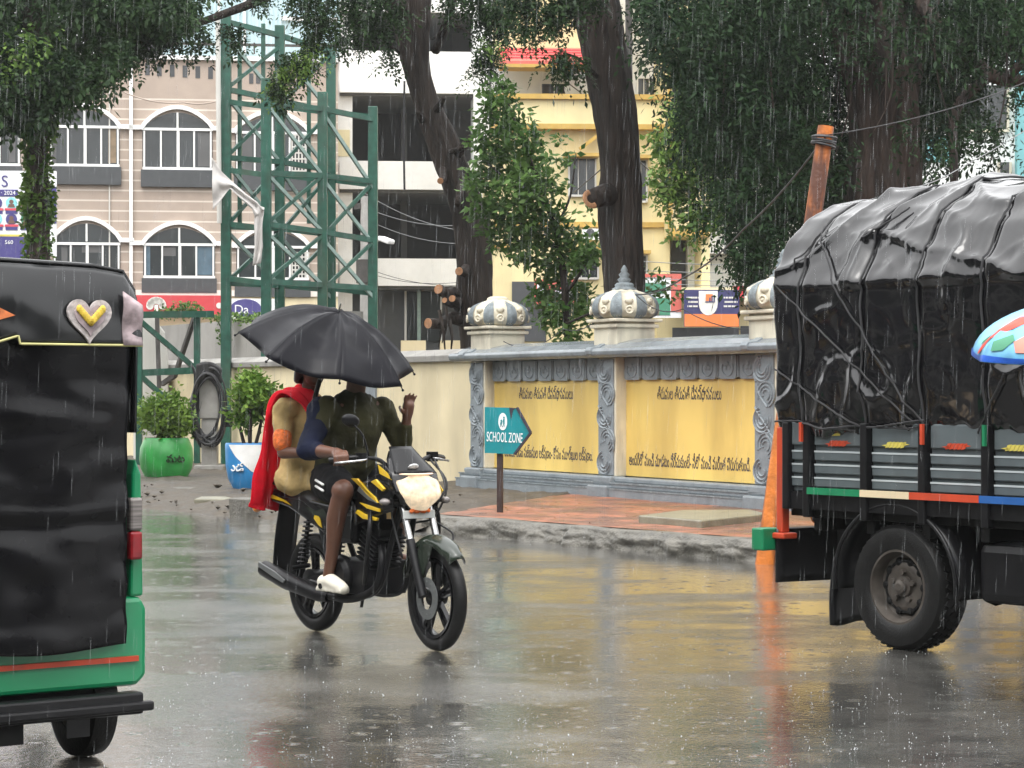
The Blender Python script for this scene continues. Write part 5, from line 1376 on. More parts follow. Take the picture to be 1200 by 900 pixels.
# ---------------------------------------------------------------- loaded truck on the right
FWD = -RD                                            # travel direction towards lower right
wp = G(1050, 762)
TO = wp + Vector((.809,.588,0))*.80                   # centre line below the rear axle
TM = frame_m(TO, FWD)
def t_of(px, off=.80):                                # forward position on the visible side seen at a column
    o = TM @ Vector((off, 0, 0)); k = (px-CX)/F
    return (k*o.y - o.x)/(FWD.x - k*FWD.y)
tk = thing('loaded_truck', 'grey dropside truck with its load roped under a black tarpaulin', 'truck', TO)
def tmb(): return MB(TM)
HW = .80; YR = t_of(921); YF = 2.35
def wheel(parent, M_, r, wd, rim_r, material=None, depth=.05, holes=10):
    mb = MB(M_); k = wd/2; sh = r*.93
    mb.lathe([(rim_r,-k*.8),(rim_r+.02,-k*.95),(r*.82,-k),(sh,-k*.92),(r*.985,-k*.7),(r,-k*.3),(r,k*.3),(r*.985,k*.7),(sh,k*.92),(r*.82,k),(rim_r+.02,k*.95),(rim_r,k*.8)], axis='x', n=48, cap=False)
    mb.lathe([(rim_r,k*.8),(rim_r,-k*.8)], axis='x', n=48, cap=False)
    for i in range(46):
        a = 2*PI*i/46
        for sx in (-.55, -.1, .35): 
            c0 = Vector((k*sx, (r+.002)*math.cos(a+sx*.1), (r+.002)*math.sin(a+sx*.1))); c1 = Vector((k*(sx+.30), (r+.002)*math.cos(a+.05+sx*.1), (r+.002)*math.sin(a+.05+sx*.1)))
            mb.bar(c0, c1, .024, .007, up=(0, math.cos(a), math.sin(a)))
    wh = own(mb.build('wheel', MT['tyre'], smooth='auto'), parent)
    mb = MB(M_)
    mb.lathe([(rim_r+.012,k*.84),(rim_r*.97,k*.86),(rim_r*.92,k*.6),(rim_r*.88,k*.28),(rim_r*.78,k*.22),(rim_r*.62,k*.40),(rim_r*.5,k*.42),(rim_r*.30,k*.34),(rim_r*.28,k*.5),(rim_r*.12,k*.55),(0,k*.56)], axis='x', n=40, cap=False)
    own(mb.build('rim', material or MT['rim_steel'], smooth='auto'), wh)
    mb = MB(M_)
    for i in range(holes):
        a = 2*PI*i/holes; c = Vector((k*.31, rim_r*.70*math.cos(a), rim_r*.70*math.sin(a)))
        mb.ball(c, (.02, .026, .026), 10, 6)
    mb.ring((k*.29, 0, 0), rim_r*.70, .012, 'x', 40, 6)
    own(mb.build('rim_holes', MT['chassis']), wh)
    mb = MB(M_)
    for i in range(5):
        a = 2*PI*i/5+.3; mb.lathe([(0,k*.58),(.017,k*.58),(.017,k*.40)][::-1], (0, rim_r*.40*math.cos(a), rim_r*.40*math.sin(a)), 'x', 6)
    mb.lathe([(.04,k*.5),(.038,k*.72),(.02,k*.78),(0,k*.78)], axis='x', n=14)
    own(mb.build('wheel_nuts', MT['rim_steel']), wh)
    return wh
RW = .345
wheel(tk, TM @ Matrix.Translation((.69, 0, RW)), RW, .24, .20)
wheel(tk, TM @ Matrix.Translation((-.69, 0, RW)) @ Matrix.Rotation(PI, 4, 'Z'), RW, .24, .20)
for sx in (1, -1): wheel(tk, TM @ Matrix.Translation((.66*sx, 2.75, RW)) @ (Matrix.Identity(4) if sx > 0 else Matrix.Rotation(PI, 4, 'Z')), RW, .22, .20)
# mudguard arch
mb = tmb(); n = 22
def arch(r, w0, w1, a0=-8, a1=188):
    def fn(u, v):
        a = R(a0 + (a1-a0)*u); return (w0 + (w1-w0)*v, r*math.cos(a)*1.06, RW + .02 + r*math.sin(a))
    return fn
mb.grid(arch(.43, .47, .82), 28, 3); own(mb.build('mudguard', MT['black_plastic'], smooth=True, solid=.012), tk)
mb = tmb(); mb.tube([Vector((.82, .43*1.06*math.cos(R(a)), RW+.02+.43*math.sin(R(a)))) for a in range(-8, 190, 7)], .013, 6); own(mb.build('mudguard_lip', MT['black_plastic'], smooth=True), tk)
mb = tmb(); mb.grid(lambda u, v: (.52+.30*u, -.455-.03*v-.02*math.sin(v*3), .48-.38*v+.01*math.sin(u*6)), 6, 8); own(mb.build('mud_flap', MT['black_plastic'], smooth=True, solid=.014), tk)
# chassis
ch = tmb()
for sx in (-.40, .40): ch.box(sx-.04, sx+.04, YR+.05, 3.3, .50, .66)
for y in (YR+.1, -.5, .5, 1.3, 2.2): ch.box(-.42, .42, y, y+.07, .54, .64)
ch.tube([(-.7,0,RW),(-.15,0,RW),(0,0,RW),(.15,0,RW),(.7,0,RW)], [.05,.06,.15,.06,.05], 12)
for sx in (-.42, .42):
    for i in range(4): ch.bar((sx, -.5+.06*i, .46-.03*i), (sx, .5-.06*i, .46-.03*i), .06, .016)
ch.bar((0,0,RW), (0,2.2,.45), .09, .09)
ch.box(-.78, .78, YR+.02, YF, .70, .745)
for i in range(7): ch.box(-.77, .77, YR+.2+i*.42, YR+.26+i*.42, .62, .70)
own(ch.build('chassis', MT['chassis'], bevel=.006), tk)
mb = tmb(); mb.box(.44, .76, .55, 1.25, .30, .62); own(mb.build('fuel_tank', MT['black_metal'], bevel=.05), tk)
mb = tmb(); mb.box(.45, .74, 1.3, 1.75, .36, .62); own(mb.build('battery_box', MT['black_metal'], bevel=.02), tk)
# bed side panels
ZD = .845; ZS = 1.19
mb = tmb(); mb.box(HW-.02, HW+.03, YR+.02, YF, .745, ZD-.002); own(mb.build('side_rail', MT['black_metal']), tk)
stk = [(924,932), (948,960), (1015,1026), (1083,1095), (1157,1171)]
edges = [t_of(x) for x, _ in stk] + [t_of(1171)+.30, t_of(1171)+.58, t_of(1171)+.90, YF]
stw = .05
for side in (1, -1):
    pan = tmb(); lin = tmb()
    for i in range(len(edges)-1):
        a, b = edges[i]+ (stw if i else .0), edges[i+1]
        x0, x1 = (HW-.03, HW) if side > 0 else (-HW, -HW+.03)
        pan.box(x0, x1, a+.003, b-.003, ZD, ZS+.06)
        for j in range(3):
            z = ZD + .055 + j*.075; xo = HW if side > 0 else -HW-.018
            pan.box(xo, xo+.018, a+.012, b-.012, z-.026, z+.030)
            lin.box(xo+(.018 if side > 0 else -.003), xo+(.021 if side > 0 else 0), a+.014, b-.014, z+.020, z+.030)
        pan.box(HW if side > 0 else -HW-.018, HW+.018 if side > 0 else -HW, a+.012, b-.012, ZD+.265, ZS+.05)
    pn = own(pan.build('side_panel', MT['truck_grey'], bevel=.006), tk); own(lin.build('panel_edges', MT['truck_edge']), pn)
for side in (1, -1):
    for i, e in enumerate(edges[:-1]):
        mb = tmb(); x = HW if side > 0 else -HW-.05
        mb.box(x-.002, x+.052, e-.002, e+stw, .70 if i else .74, ZS+.05); own(mb.build('stake', MT['black_metal'], bevel=.008), tk)
# painted toe board colours and leaf emblems
cols = [('truck_green', t_of(955), t_of(1017)), ('truck_cream', t_of(1017), t_of(1075)), ('truck_red', t_of(1075), t_of(1157)), ('truck_blue', t_of(1157), YF)]
for m_, a, b in cols:
    mb = tmb(); mb.box(HW+.0535, HW+.066, a+.001, b-.001, ZD-.012, ZD+.026); own(mb.build('painted_strip', MT[m_]), tk)
for i, m_ in ((1,'truck_red'),(2,'truck_yellow'),(3,'truck_red'),(4,'truck_yellow'),(5,'truck_red'),(6,'truck_yellow')):
    a, b = edges[i]+stw, edges[i+1]; c = (a+b)/2; z = ZD+.278; mb = tmb()
    for k in range(5):
        y = c + (k-2)*.028
        mb.prism([(y-.022,z-.018),(y+.006,z-.012),(y+.024,z+.018),(y-.004,z+.014)], HW+.0185, HW+.0205, 'yz')
    mb.prism([(c+.055,z-.004),(c+.105,z+.004),(c+.055,z+.012)], HW+.0185, HW+.0205, 'yz'); mb.prism([(c-.055,z-.012),(c-.105,z-.004),(c-.055,z+.004)], HW+.0185, HW+.0205, 'yz')
    own(mb.build('leaf_emblem', MT[m_]), tk)
mb = tmb(); a = edges[1]+stw+.03; mb.prism([(a+.03,ZD+.318),(a+.19,ZD+.322),(a+.20,ZD+.375),(a+.05,ZD+.375)], HW+.019, HW+.0215, 'yz'); own(mb.build('yellow_notice', MT['truck_yellow']), tk)
# tail: red post, green beam end, lamp, rear flap
for sx in (1, -1):
    mb = tmb(); mb.box(sx*HW-.03, sx*HW+.03, YR-.05, YR, .60, ZS+.02); mb.box(sx*HW-.055, sx*HW+.055, YR-.07, YR+.04, .565, .599); own(mb.build('tail_post', MT['truck_red'], bevel=.008), tk)
mb = tmb(); mb.box(-.85, .80, YR-.15, YR-.06, .50, .62); own(mb.build('rear_beam', MT['black_metal'], bevel=.006), tk)
mb = tmb(); mb.box(.801, .93, YR-.155, YR-.055, .495, .625); own(mb.build('green_beam_end', MT['truck_green'], bevel=.01), tk)
mb = tmb(); mb.box(-HW+.03, HW-.03, YR-.03, YR, .745, ZS); own(mb.build('tailgate', MT['truck_grey'], bevel=.01), tk)
mb = tmb(); mb.box(.58, .70, YR+.10, YR+.2, .66, .75); lb = own(mb.build('tail_lamp', MT['black_plastic'], bevel=.02), tk)
mb = tmb(); mb.lathe([(.05,-.01),(.05,.01),(0,.02)], (.64, YR+.095, .70), 'y', 14); own(mb.build('amber_lens', MT['lamp_amber']), lb)
mb = tmb(); mb.grid(lambda u, v: (.28+.56*u, YR-.02+.02*math.sin(u*5), .62-.31*v), 8, 6); own(mb.build('rear_flap', MT['black_plastic'], smooth=True, solid=.014), tk)
# cab (ahead of the frame)
mb = tmb(); mb.prism([(2.4,.5),(4.1,.5),(4.1,1.05),(3.85,1.25),(3.45,1.85),(2.5,1.9)], -.8, .8, 'yz'); cab = own(mb.build('cab', MT['plain_white'], bevel=.05), tk)
mb = tmb(); mb.prism([(2.75,1.2),(3.62,1.2),(3.35,1.75),(2.75,1.75)], -.815, .815, 'yz'); own(mb.build('window', MT['window_glass']), cab)
# tarpaulin over the load
cross = [(.80,1.185),(.83,1.25),(.85,1.42),(.84,1.65),(.855,1.88),(.85,2.03),(.80,2.12),(.72,2.30),(.60,2.44),(.42,2.535),(.2,2.58),(0,2.595)]
cross = cross + [(-x, z) for x, z in cross[::-1][1:]]
cl_ = [0]
for a, b in zip(cross, cross[1:]): cl_.append(cl_[-1] + math.hypot(b[0]-a[0], b[1]-a[1]))
CT = cl_[-1]
def xsec(v):
    d = v*CT
    x = float(np.interp(d, cl_, [p[0] for p in cross])); z = float(np.interp(d, cl_, [p[1] for p in cross])); return x, z
rope_y = [YR+.16, t_of(1018), t_of(1084), t_of(1159), t_of(1159)+.40, t_of(1159)+.80, t_of(1159)+1.25]
def tarp_pt(y, v, out=0.0):
    x, z = xsec(v)
    e = max(0.0, min(1.0, (y - (YR-.06))/.05)); e = math.sqrt(1-(1-e)**2)
    sx = .97 + .03*e; top = max(0, (z-2.0))/.58
    z = z - top*(.03*(1-min(1,max(0,(y-YR)/.55)))**1.5) - (1-e)*.03*(z-1.1)
    x *= sx
    bul = 0.0
    for ry in rope_y: bul -= .018*math.exp(-((y-ry)/.03)**2)
    sd = 1.0 if z > 2.0 else .42 + .58*max(0, min(1, (1.75-z)/.3)) if z > 1.45 else 1.0
    wr = mnoise.noise(Vector((y*1.1+z*.5, z*1.2-y*.5, 1.7+x)))*(.040 if z > 2.0 else .014)
    a1 = 1-abs(mnoise.noise(Vector((y*1.5-z*1.3, z*.8+y*.8, 8.1)))); wr += (a1**(16 if z > 2.0 else 24))*(.034 if z > 2.0 else .024)*sd
    a2 = 1-abs(mnoise.noise(Vector((y*1.1+z*2.0, z*.7-y*1.2+3, 4.1)))); wr += (a2**(18 if z > 2.0 else 26))*(.036 if z > 2.0 else .030)*sd
    a3 = 1-abs(mnoise.noise(Vector((y*3.0-z*1.7, z*5+y*1.9, 2.1)))); wr += (a3**22)*.009*sd
    a4 = 1-abs(mnoise.noise(Vector((y*7.0+z*2.7, z*9-y*2.9, 5.5)))); wr += (a4**14)*.002*sd
    wr += .004*mnoise.noise(Vector((y*8, z*9, 3)))
    if z > 2.0: wr += .008*math.sin(y*21+x*10+4*mnoise.noise(Vector((y*2,0,0))))*math.exp(-((z-2.10)/.05)**2)
    if z < 1.25: wr += .018*mnoise.noise(Vector((y*13, z*9, 0)))
    k = wr + bul + out
    # outward normal of the section
    x2, z2 = xsec(min(1, v+.01)); x1, z1 = xsec(max(0, v-.01)); nx, nz = (z2-z1), -(x2-x1); l = math.hypot(nx, nz)+1e-6
    return Vector((x + nx/l*k, y, z + nz/l*k + (.03*mnoise.noise(Vector((y*3.1, 7, 0))) if v < .02 or v > .98 else 0)))
mb = tmb(); y0_, y1_ = YR-.06, YF-.02
mb.grid(lambda u, v: tarp_pt(y0_ + (y1_-y0_)*(u**1.0), v), 230, 190)
tarp = own(mb.build('tarpaulin', MT['tarp'], smooth=True, sub=1), tk)
def end_cap(y, sgn):
    mb = tmb()
    def fn(u, v):
        p = tarp_pt(y, v); c = Vector((p.x*(1-u), y, 1.1 + (p.z-1.1)*(1-u*.9)))
        c.y += sgn*(.10*math.sin(min(1,u*3)*PI/2)) + .03*mnoise.noise(Vector((c.x*3, c.z*3, 5)))
        return c
    mb.grid(fn, 14, 120); return mb
own(end_cap(y0_, -1).build('tarpaulin_end', MT['tarp'], smooth=True), tarp)
own(end_cap(y1_, 1).build('tarpaulin_end', MT['tarp'], smooth=True), tarp)
rp = tmb()
for ry in rope_y: rp.tube([tarp_pt(ry + .006*math.sin(v*60), v, .012) for v in np.linspace(.002, .998, 120)], .007, 5)
def v_of_z(z): return next(v for v in np.linspace(0, .5, 400) if xsec(v)[1] >= z)
def diag(y0, z0, y1, z1, k=40):
    out = []
    for i in range(k+1):
        t = i/k; out.append(tarp_pt(y0+(y1-y0)*t, v_of_z(z0+(z1-z0)*t), .022))
    rp.tube(out, .0055, 5)
diag(t_of(921), 2.02, t_of(1088), 1.20); diag(YR+.16, 2.38, t_of(1090), 1.215); diag(t_of(915), 1.55, t_of(1018), 1.215)
diag(t_of(912), 1.25, t_of(1088), 1.215); diag(t_of(1018), 1.22, t_of(1090), 1.26); diag(t_of(1010), 2.25, t_of(1040), 2.42); diag(t_of(1150), 1.2, t_of(1190), 1.5); diag(YR+.1, 2.1, YR+.22, 2.4)
own(rp.build('ropes', MT['rope']), tarp)
mb = tmb(); mb.box(-.76, .76, YR+.05, YF-.1, .75, 1.9); own(mb.build('load', MT['chassis']), tk)
for px, m_ in ((1090,'truck_red'),(1163,'truck_green'),(948,'truck_red')):
    mb = tmb(); y = t_of(px); mb.bar((HW+.062, y, ZS-.06), (HW+.062, y, ZS+.05), .018); own(mb.build('rope_hook', MT[m_]), tk)
# dark canopy behind the truck
cq = Vector((3.75, 19.3, .17)); cn = thing('black_canopy', 'peaked black rain canopy on poles behind the truck load', 'canopy', cq)
mb = MB(Matrix.Translation(cq)); c = [(-.75,-.7,2.66),(.95,-.7,2.62),(.95,.9,2.62),(-.75,.9,2.66)]
def can(u, v):
    x = -.75+1.7*u; y = -.7+1.6*v; d = max(abs(u-.5), abs(v-.5))*2
    return (x, y, 3.06 - .42*d**1.4 + .02*math.sin(u*15)*d)
mb.grid(can, 20, 20); own(mb.build('cover', MT['auto_vinyl'], smooth=True, solid=.02), cn)
for x, y in ((-.7,-.65),(.9,-.65),(.9,.85),(-.7,.85)): own(MB(Matrix.Translation(cq)).bar((x,y,-.05),(x,y,2.66),.05).build('pole', MT['rust_dark']), cn)

# ---------------------------------------------------------------- green auto rickshaw at left
wl = G(105, 885)
AO = wl - RN*.4975 - RD*.30
AM = frame_m(AO, RD) @ Matrix.Diagonal((.935, 1, .98, 1))
au = thing('auto_rickshaw', 'green auto rickshaw with a glossy black rear hood, cut off at left', 'auto rickshaw', AO)
def amb(): return MB(AM)
def small_wheel(y, x, r, w_):
    mb = MB(AM @ Matrix.Translation((x, y, r))); k = w_/2
    mb.lathe([(r*.5,-k),(r*.8,-k*1.05),(r*.97,-k*.8),(r,-k*.3),(r,k*.3),(r*.97,k*.8),(r*.8,k*1.05),(r*.5,k)], axis='x', n=36, cap=False)
    wh = own(mb.build('wheel', MT['tyre'], smooth='auto'), au)
    mb = MB(AM @ Matrix.Translation((x, y, r))); mb.lathe([(0,-k*.7),(r*.52,-k*.9),(r*.52,k*.9),(0,k*.7)], axis='x', n=24); own(mb.build('rim', MT['rim_steel']), wh)
for x in (.50, -.50): small_wheel(.30, x, .225, .125)
small_wheel(2.05, 0, .225, .11)
mb = amb(); mb.prism([(-.645,.34),(-.605,.30),(.605,.30),(.645,.34),(.645,.60),(.62,.645),(-.62,.645),(-.645,.60)], .02, 1.7, 'xz'); body = own(mb.build('body', MT['auto_green'], bevel=.02), au)
mb = amb(); mb.prism([(1.702,.34),(2.2,.34),(2.4,.55),(2.25,1.0),(1.9,1.0),(1.702,.7)], -.45, .45, 'yz'); own(mb.build('nose', MT['auto_green'], bevel=.05), au)
mb = amb(); mb.prism([(1.92,1.01),(2.24,1.01),(1.96,1.72),(1.90,1.72)], -.42, .42, 'yz'); own(mb.build('windscreen', MT['window_glass']), au)
mb = amb(); mb.box(-.655, .60, .004, .018, .398, .418); own(mb.build('red_stripe', MT['truck_red']), body)
for sx in (1, -1):
    mb = amb(); mb.prism([(sx*.60,.645),(sx*.635,.645),(sx*.625,1.12),(sx*.60,1.18),(sx*.585,1.12),(sx*.575,.645)], .03, .18, 'xz')
    own(mb.build('rear_pillar', MT['auto_green'], bevel=.01), au)
for sx in (1, -1):
    mb = amb(); mb.box(sx*.555, sx*.61, -.012, .03, .79, .90); tl = own(mb.build('tail_light', MT['lamp_red'], bevel=.01), au)
    mb = amb(); mb.box(sx*.555, sx*.61, -.012, .03, .902, 1.03); own(mb.build('clear_lens', MT['lamp_clear'], bevel=.01), tl)
# hood and curtains
mb = amb()
roofp = [(-.625,1.28),(-.63,1.60),(-.62,1.83),(-.565,1.902),(-.43,1.918),(0,1.928),(.43,1.918),(.565,1.902),(.62,1.83),(.63,1.60),(.625,1.28)]
roofp = [(x*.93, z) for x, z in roofp]
def roof(u, v):
    t = v*(len(roofp)-1); i = min(len(roofp)-2, int(t)); f = t-i
    x = roofp[i][0]*(1-f)+roofp[i+1][0]*f; z = roofp[i][1]*(1-f)+roofp[i+1][1]*f
    y = .0 + 2.0*u; k = 1 - .03*max(0, u-.7)
    return (x, y, z*k + (.012*math.sin(u*28)*abs(math.sin(v*PI))) - .10*max(0,u-.6)**2)
mb.grid(roof, 50, 60); hood = own(mb.build('hood', MT['auto_roof_vinyl'], smooth=True, solid=.012), au)
def curtain(u, v):
    x = -.585 + 1.115*u; z = 1.64 - 1.175*v
    y = -.03 - .012*math.sin(u*9+v*2) + .020*mnoise.noise(Vector((x*2.0, z*7, 1))) + .016*mnoise.noise(Vector((x*5, z*11, 3))) - .03*math.exp(-((z-.98)/.03)**2)*.6
    return (x, y, z + .012*math.sin(u*7)*v)
mb = amb(); mb.grid(curtain, 60, 90); own(mb.build('rear_curtain', MT['auto_vinyl'], smooth=True, solid=.008), au)
mb = amb(); mb.box(-.55, .54, .06, 1.5, .66, 1.62); own(mb.build('interior', MT['chassis']), au)
# upper flap with scalloped edge
def zlow(x):
    if x > .05: return 1.615
    t = ((x + 1.0) / .16) % 1.0; return 1.62 + .045*t
def flap(u, v):
    x = -.58 + 1.16*u; zt = float(np.interp(x, [p[0] for p in roofp[1:10]], [p[1] for p in roofp[1:10]]))-.012
    z = zt + (zlow(x)-zt)*v
    return (x, -.055 + .05*(1-v)**3 + .012*mnoise.noise(Vector((x*6, z*9, 2))), z)
mb = amb(); mb.grid(flap, 110, 14); fl = own(mb.build('rear_flap', MT['auto_roof_vinyl'], smooth=True, solid=.008), au)
mb = amb(); mb.tube([Vector((x, -.066, zlow(x))) for x in np.linspace(-.578, .578, 160)], .005, 5); own(mb.build('piping', MT['piping'], smooth=True), fl)
def heart(c, k, y, th, mb):
    pts = []
    for i in range(40):
        t = 2*PI*i/40; pts.append((c[0] + k*16*math.sin(t)**3/16, c[1] + k*(13*math.cos(t)-5*math.cos(2*t)-2*math.cos(3*t)-math.cos(4*t))/16))
    mb.prism(pts, y-th, y, 'xz')
hc = (.345, 1.715)
mb = amb(); heart(hc, .095, -.062, .012, mb); ht = own(mb.build('heart_emblem', MT['lace'], bevel=.006), fl)
mb = amb(); heart(hc, .066, -.075, .006, mb); own(mb.build('heart_inner', MT['floral'], bevel=.004), ht)
mb = amb()
a, b, c = Vector((hc[0]-.05, -.085, hc[1]+.035)), Vector((hc[0], -.085, hc[1]-.015)), Vector((hc[0]+.05, -.085, hc[1]+.035))
for p, q_ in ((a, b), (b, c)):
    for i in range(7): mb.ball(p.lerp(q_, i/6), (.014,.008,.016), 8, 5)
own(mb.build('gold_chevron', MT['gold']), ht)
mb = amb(); mb.prism([(.03,1.72),(-.10,1.775),(-.30,1.80),(-.30,1.66),(-.10,1.685)], -.078, -.070, 'xz'); own(mb.build('orange_motif', MT['orange_cloth']), fl)
mb = amb(); mb.grid(lambda u, v: (.492+.085*u, -.066-.008*math.sin(v*7), 1.82-.05*u-(.205-.05*u)*v), 6, 8); own(mb.build('floral_strip', MT['floral'], smooth=True, solid=.006), fl)
# underside
mb = amb(); mb.box(-.60, .595, -.05, .02, .20, .285); mb.box(-.62, .635, -.065, -.03, .212, .25); own(mb.build('bumper', MT['black_plastic'], bevel=.01), au)
mb = amb(); mb.box(-.5, .5, .1, 1.6, .18, .30); mb.box(-.1, .1, .0, .5, .12, .2); mb.tube([(-.5,.3,.225),(.5,.3,.225)], .03, 8); own(mb.build('chassis', MT['chassis']), au)
mb = amb(); mb.grid(lambda u, v: (.30+.10*u, .04, .25-.13*v), 3, 3); own(mb.build('mud_flap', MT['black_plastic'], solid=.01), au)

# ---------------------------------------------------------------- motorcycle
bf = G(512, 763); BO = bf + RD*1.27
BM = frame_m(BO, FWD)
mc = thing('motorcycle', 'black and yellow motorcycle with its headlight lit, carrying two riders', 'motorcycle', BO)
def bmb(): return MB(BM)
def bike_wheel(y, r, tw_, disc, steer=0):
    M_ = BM @ Matrix.Translation((0, y, r)) @ Matrix.Rotation(R(steer), 4, 'Z')
    mb = MB(M_); mb.ring((0,0,0), r-tw_/2, tw_/2, 'x', 56, 12, .95)
    wh = own(mb.build('wheel', MT['tyre'], smooth='auto'), mc)
    mb = MB(M_); rr = r-tw_
    mb.lathe([(rr+.008,-.035),(rr-.012,-.03),(rr-.02,0),(rr-.012,.03),(rr+.008,.035)], axis='x', n=48, cap=False); mb.lathe([(rr+.008,.036),(rr+.008,-.036)], axis='x', n=48, cap=False)
    mb.lathe([(0,-.05),(.035,-.05),(.045,-.02),(.045,.02),(.035,.05),(0,.05)], axis='x', n=20)
    for i in range(5):
        a = 2*PI*i/5 + .4
        for da in (-.10, .10):
            p = Vector((0, .035*math.cos(a+da*3), .035*math.sin(a+da*3))); q = Vector((0, (rr-.012)*math.cos(a+da), (rr-.012)*math.sin(a+da)))
            mb.bar(p, q, .020, .028, up=(1,0,0))
    own(mb.build('rim', MT['bike_black'], smooth='auto'), wh)
    mb = MB(M_)
    if disc:
        mb.lathe([(.06,.060),(.115,.060),(.115,.064),(.06,.064),(.06,.060)], axis='x', n=32, cap=False)
        for i in range(12): mb.ball((.064, .09*math.cos(i*.524), .09*math.sin(i*.524)), (.003,.008,.008), 6, 4)
    else: mb.lathe([(0,-.05),(.075,-.06),(.08,.05),(0,.062)], axis='x', n=24)
    own(mb.build('brake', MT['bike_silver'] if disc else MT['black_metal'], smooth='auto'), wh)
    return M_
FRr = .29
ST = -4
FM = bike_wheel(1.27, FRr, .078, True, ST)
bike_wheel(0, .29, .09, False)
BMF = BM @ Matrix.Translation((0,1.27,0)) @ Matrix.Rotation(R(ST), 4, 'Z') @ Matrix.Translation((0,-1.27,0))
def fmb(): return MB(BMF)
# fork, fender
UP = -.085
for sx in (.085, -.085):
    mb = fmb(); mb.tube([(sx,1.265,.30),(sx,1.125,.60)], .026, 10)
    own(mb.build('fork_leg', MT['black_metal'], smooth='auto'), mc)
for sx in (.085, -.085):
    mb = fmb(); mb.tube([(sx,1.13,.585),(sx,1.01,.84)], .019, 10)
    own(mb.build('fork_tube', MT['steel'], smooth='auto'), mc)
BMU = BM @ Matrix.Translation((0, UP, 0))
def umb_(): return MB(BMU)
mb = umb_(); mb.bar((-.1,1.09,.80),(.1,1.09,.80),.06,.04); mb.bar((-.1,1.05,.93),(.1,1.05,.93),.06,.03); mb.tube([(0,1.10,.78),(0,1.03,.96)], .03, 10); own(mb.build('triple_clamp', MT['black_metal']), mc)
def fend(r, a0, a1, wd, y):
    def fn(u, v):
        a = R(a0+(a1-a0)*u); s = (v-.5)*2; tp = 1 if .1 < u < .92 else .75
        rr = r + .02*(1-s*s) - .035*abs(s)**3
        return (s*wd*tp, y + rr*math.cos(a), FRr + rr*math.sin(a))
    return fn
mb = fmb(); mb.grid(fend(.325, 42, 165, .066, 1.27), 22, 8); fd = own(mb.build('front_fender', MT['bike_olive'], smooth=True, solid=.006), mc)
mb = fmb()
for sx in (.07, -.07): mb.prism([(1.27+.30*math.cos(R(75)),.29+.30*math.sin(R(75))),(1.27+.32*math.cos(R(100)),.29+.32*math.sin(R(100))),(1.16,.44),(1.20,.34)], sx-.004, sx+.004, 'yz')
own(mb.build('fender_stay', MT['bike_olive']), fd)
# headlight cowl
mb = umb_()
def cowl(u, v):
    a = -1.05 + 2.1*u; z = .78 + .30*v
    w_ = np.interp(v, [0,.25,.6,.85,1], [.085,.148,.155,.12,.06]); y = np.interp(v, [0,.25,.6,.85,1], [1.19,1.225,1.17,1.09,1.02])
    return (w_*math.sin(a)/math.sin(1.05)*1.0, y - .11*(1-math.cos(a)), z)
mb.grid(cowl, 20, 20); cw_ = own(mb.build('headlamp_cowl', MT['bike_black'], smooth=True, solid=.012), mc)
mb = umb_()
def hl(u, v):
    a = -.88+1.76*u; z = .775 + .172*v + .012*math.cos(a*1.7)*(1-v)*-1
    w_ = np.interp(v, [0,.2,.45,.8,1], [.05,.095,.132,.138,.112]); y = np.interp(v, [0,.35,1], [1.222,1.252,1.182])
    return (w_*math.sin(a)/math.sin(.88), y - .12*(1-math.cos(a)), z)
mb.grid(hl, 16, 10); hlm = own(mb.build('headlight', MT['headlight'], smooth=True, solid=.012), cw_)
mb = umb_(); mb.grid(lambda u, v: (lambda a: (1.03*.112*math.sin(a)/math.sin(.88), 1.172-.12*(1-math.cos(a))+.02*v, .948+.014*v))(-.88+1.76*u), 16, 3); own(mb.build('lamp_brow', MT['headlight_rim'], smooth=True, solid=.006), hlm)
mb = umb_()
def vis(u, v):
    a = -.9+1.8*u; z = .962 + .145*v; w_ = .135-.06*v; y = 1.175 - .15*v
    return (w_*math.sin(a)/math.sin(.9), y - .10*(1-math.cos(a)), z)
mb.grid(vis, 14, 8); vz = own(mb.build('visor', MT['black_plastic'], smooth=True, solid=.008), cw_)
mb = umb_(); mb.m = BMU @ Matrix.Translation((.02,1.152,1.0)) @ Matrix.Rotation(R(-43), 4, 'X') ; mb.ball((0,0,0), (.035,.008,.022), 12, 6); own(mb.build('white_sticker', MT['sign_white']), vz)
for sx in (1,-1):
    mb = umb_(); mb.prism([(1.10,.80),(1.17,.87),(1.13,.965),(1.06,1.01),(1.02,.93)], sx*.140, sx*.152, 'yz')
    own(mb.build('cowl_side', MT['bike_black'], bevel=.006), cw_)
mb = umb_(); mb.prism([(1.15,.83),(1.19,.865),(1.15,.90)], -.156, -.1525, 'yz'); mb.prism([(1.02,.96),(1.14,.93),(1.10,.965),(1.0,1.01)], .1525, .156, 'yz'); own(mb.build('cowl_stripe', MT['bike_yellow']), cw_)
mb = umb_(); mb.box(-.105, .105, 1.175, 1.182, .715, .76); own(mb.build('number_plate', MT['plate'], bevel=.004), mc)
mb = umb_()
for i in range(9): mb.ball((-.055+.014*i, 1.19, .758+.004*math.sin(i*2)), .012, 8, 5)
own(mb.build('marigold_garland', MT['orange_trim']), mc)
for sx in (1,-1):
    mb = umb_(); mb.bar((sx*.10,1.13,.80),(sx*.19,1.13,.81),.014); ind = own(mb.build('indicator_stalk', MT['black_plastic']), mc)
    mb = umb_(); mb.ball((sx*.20,1.14,.81), (.03,.035,.02), 10, 6); own(mb.build('indicator', MT['lamp_clear'], smooth=True), ind)
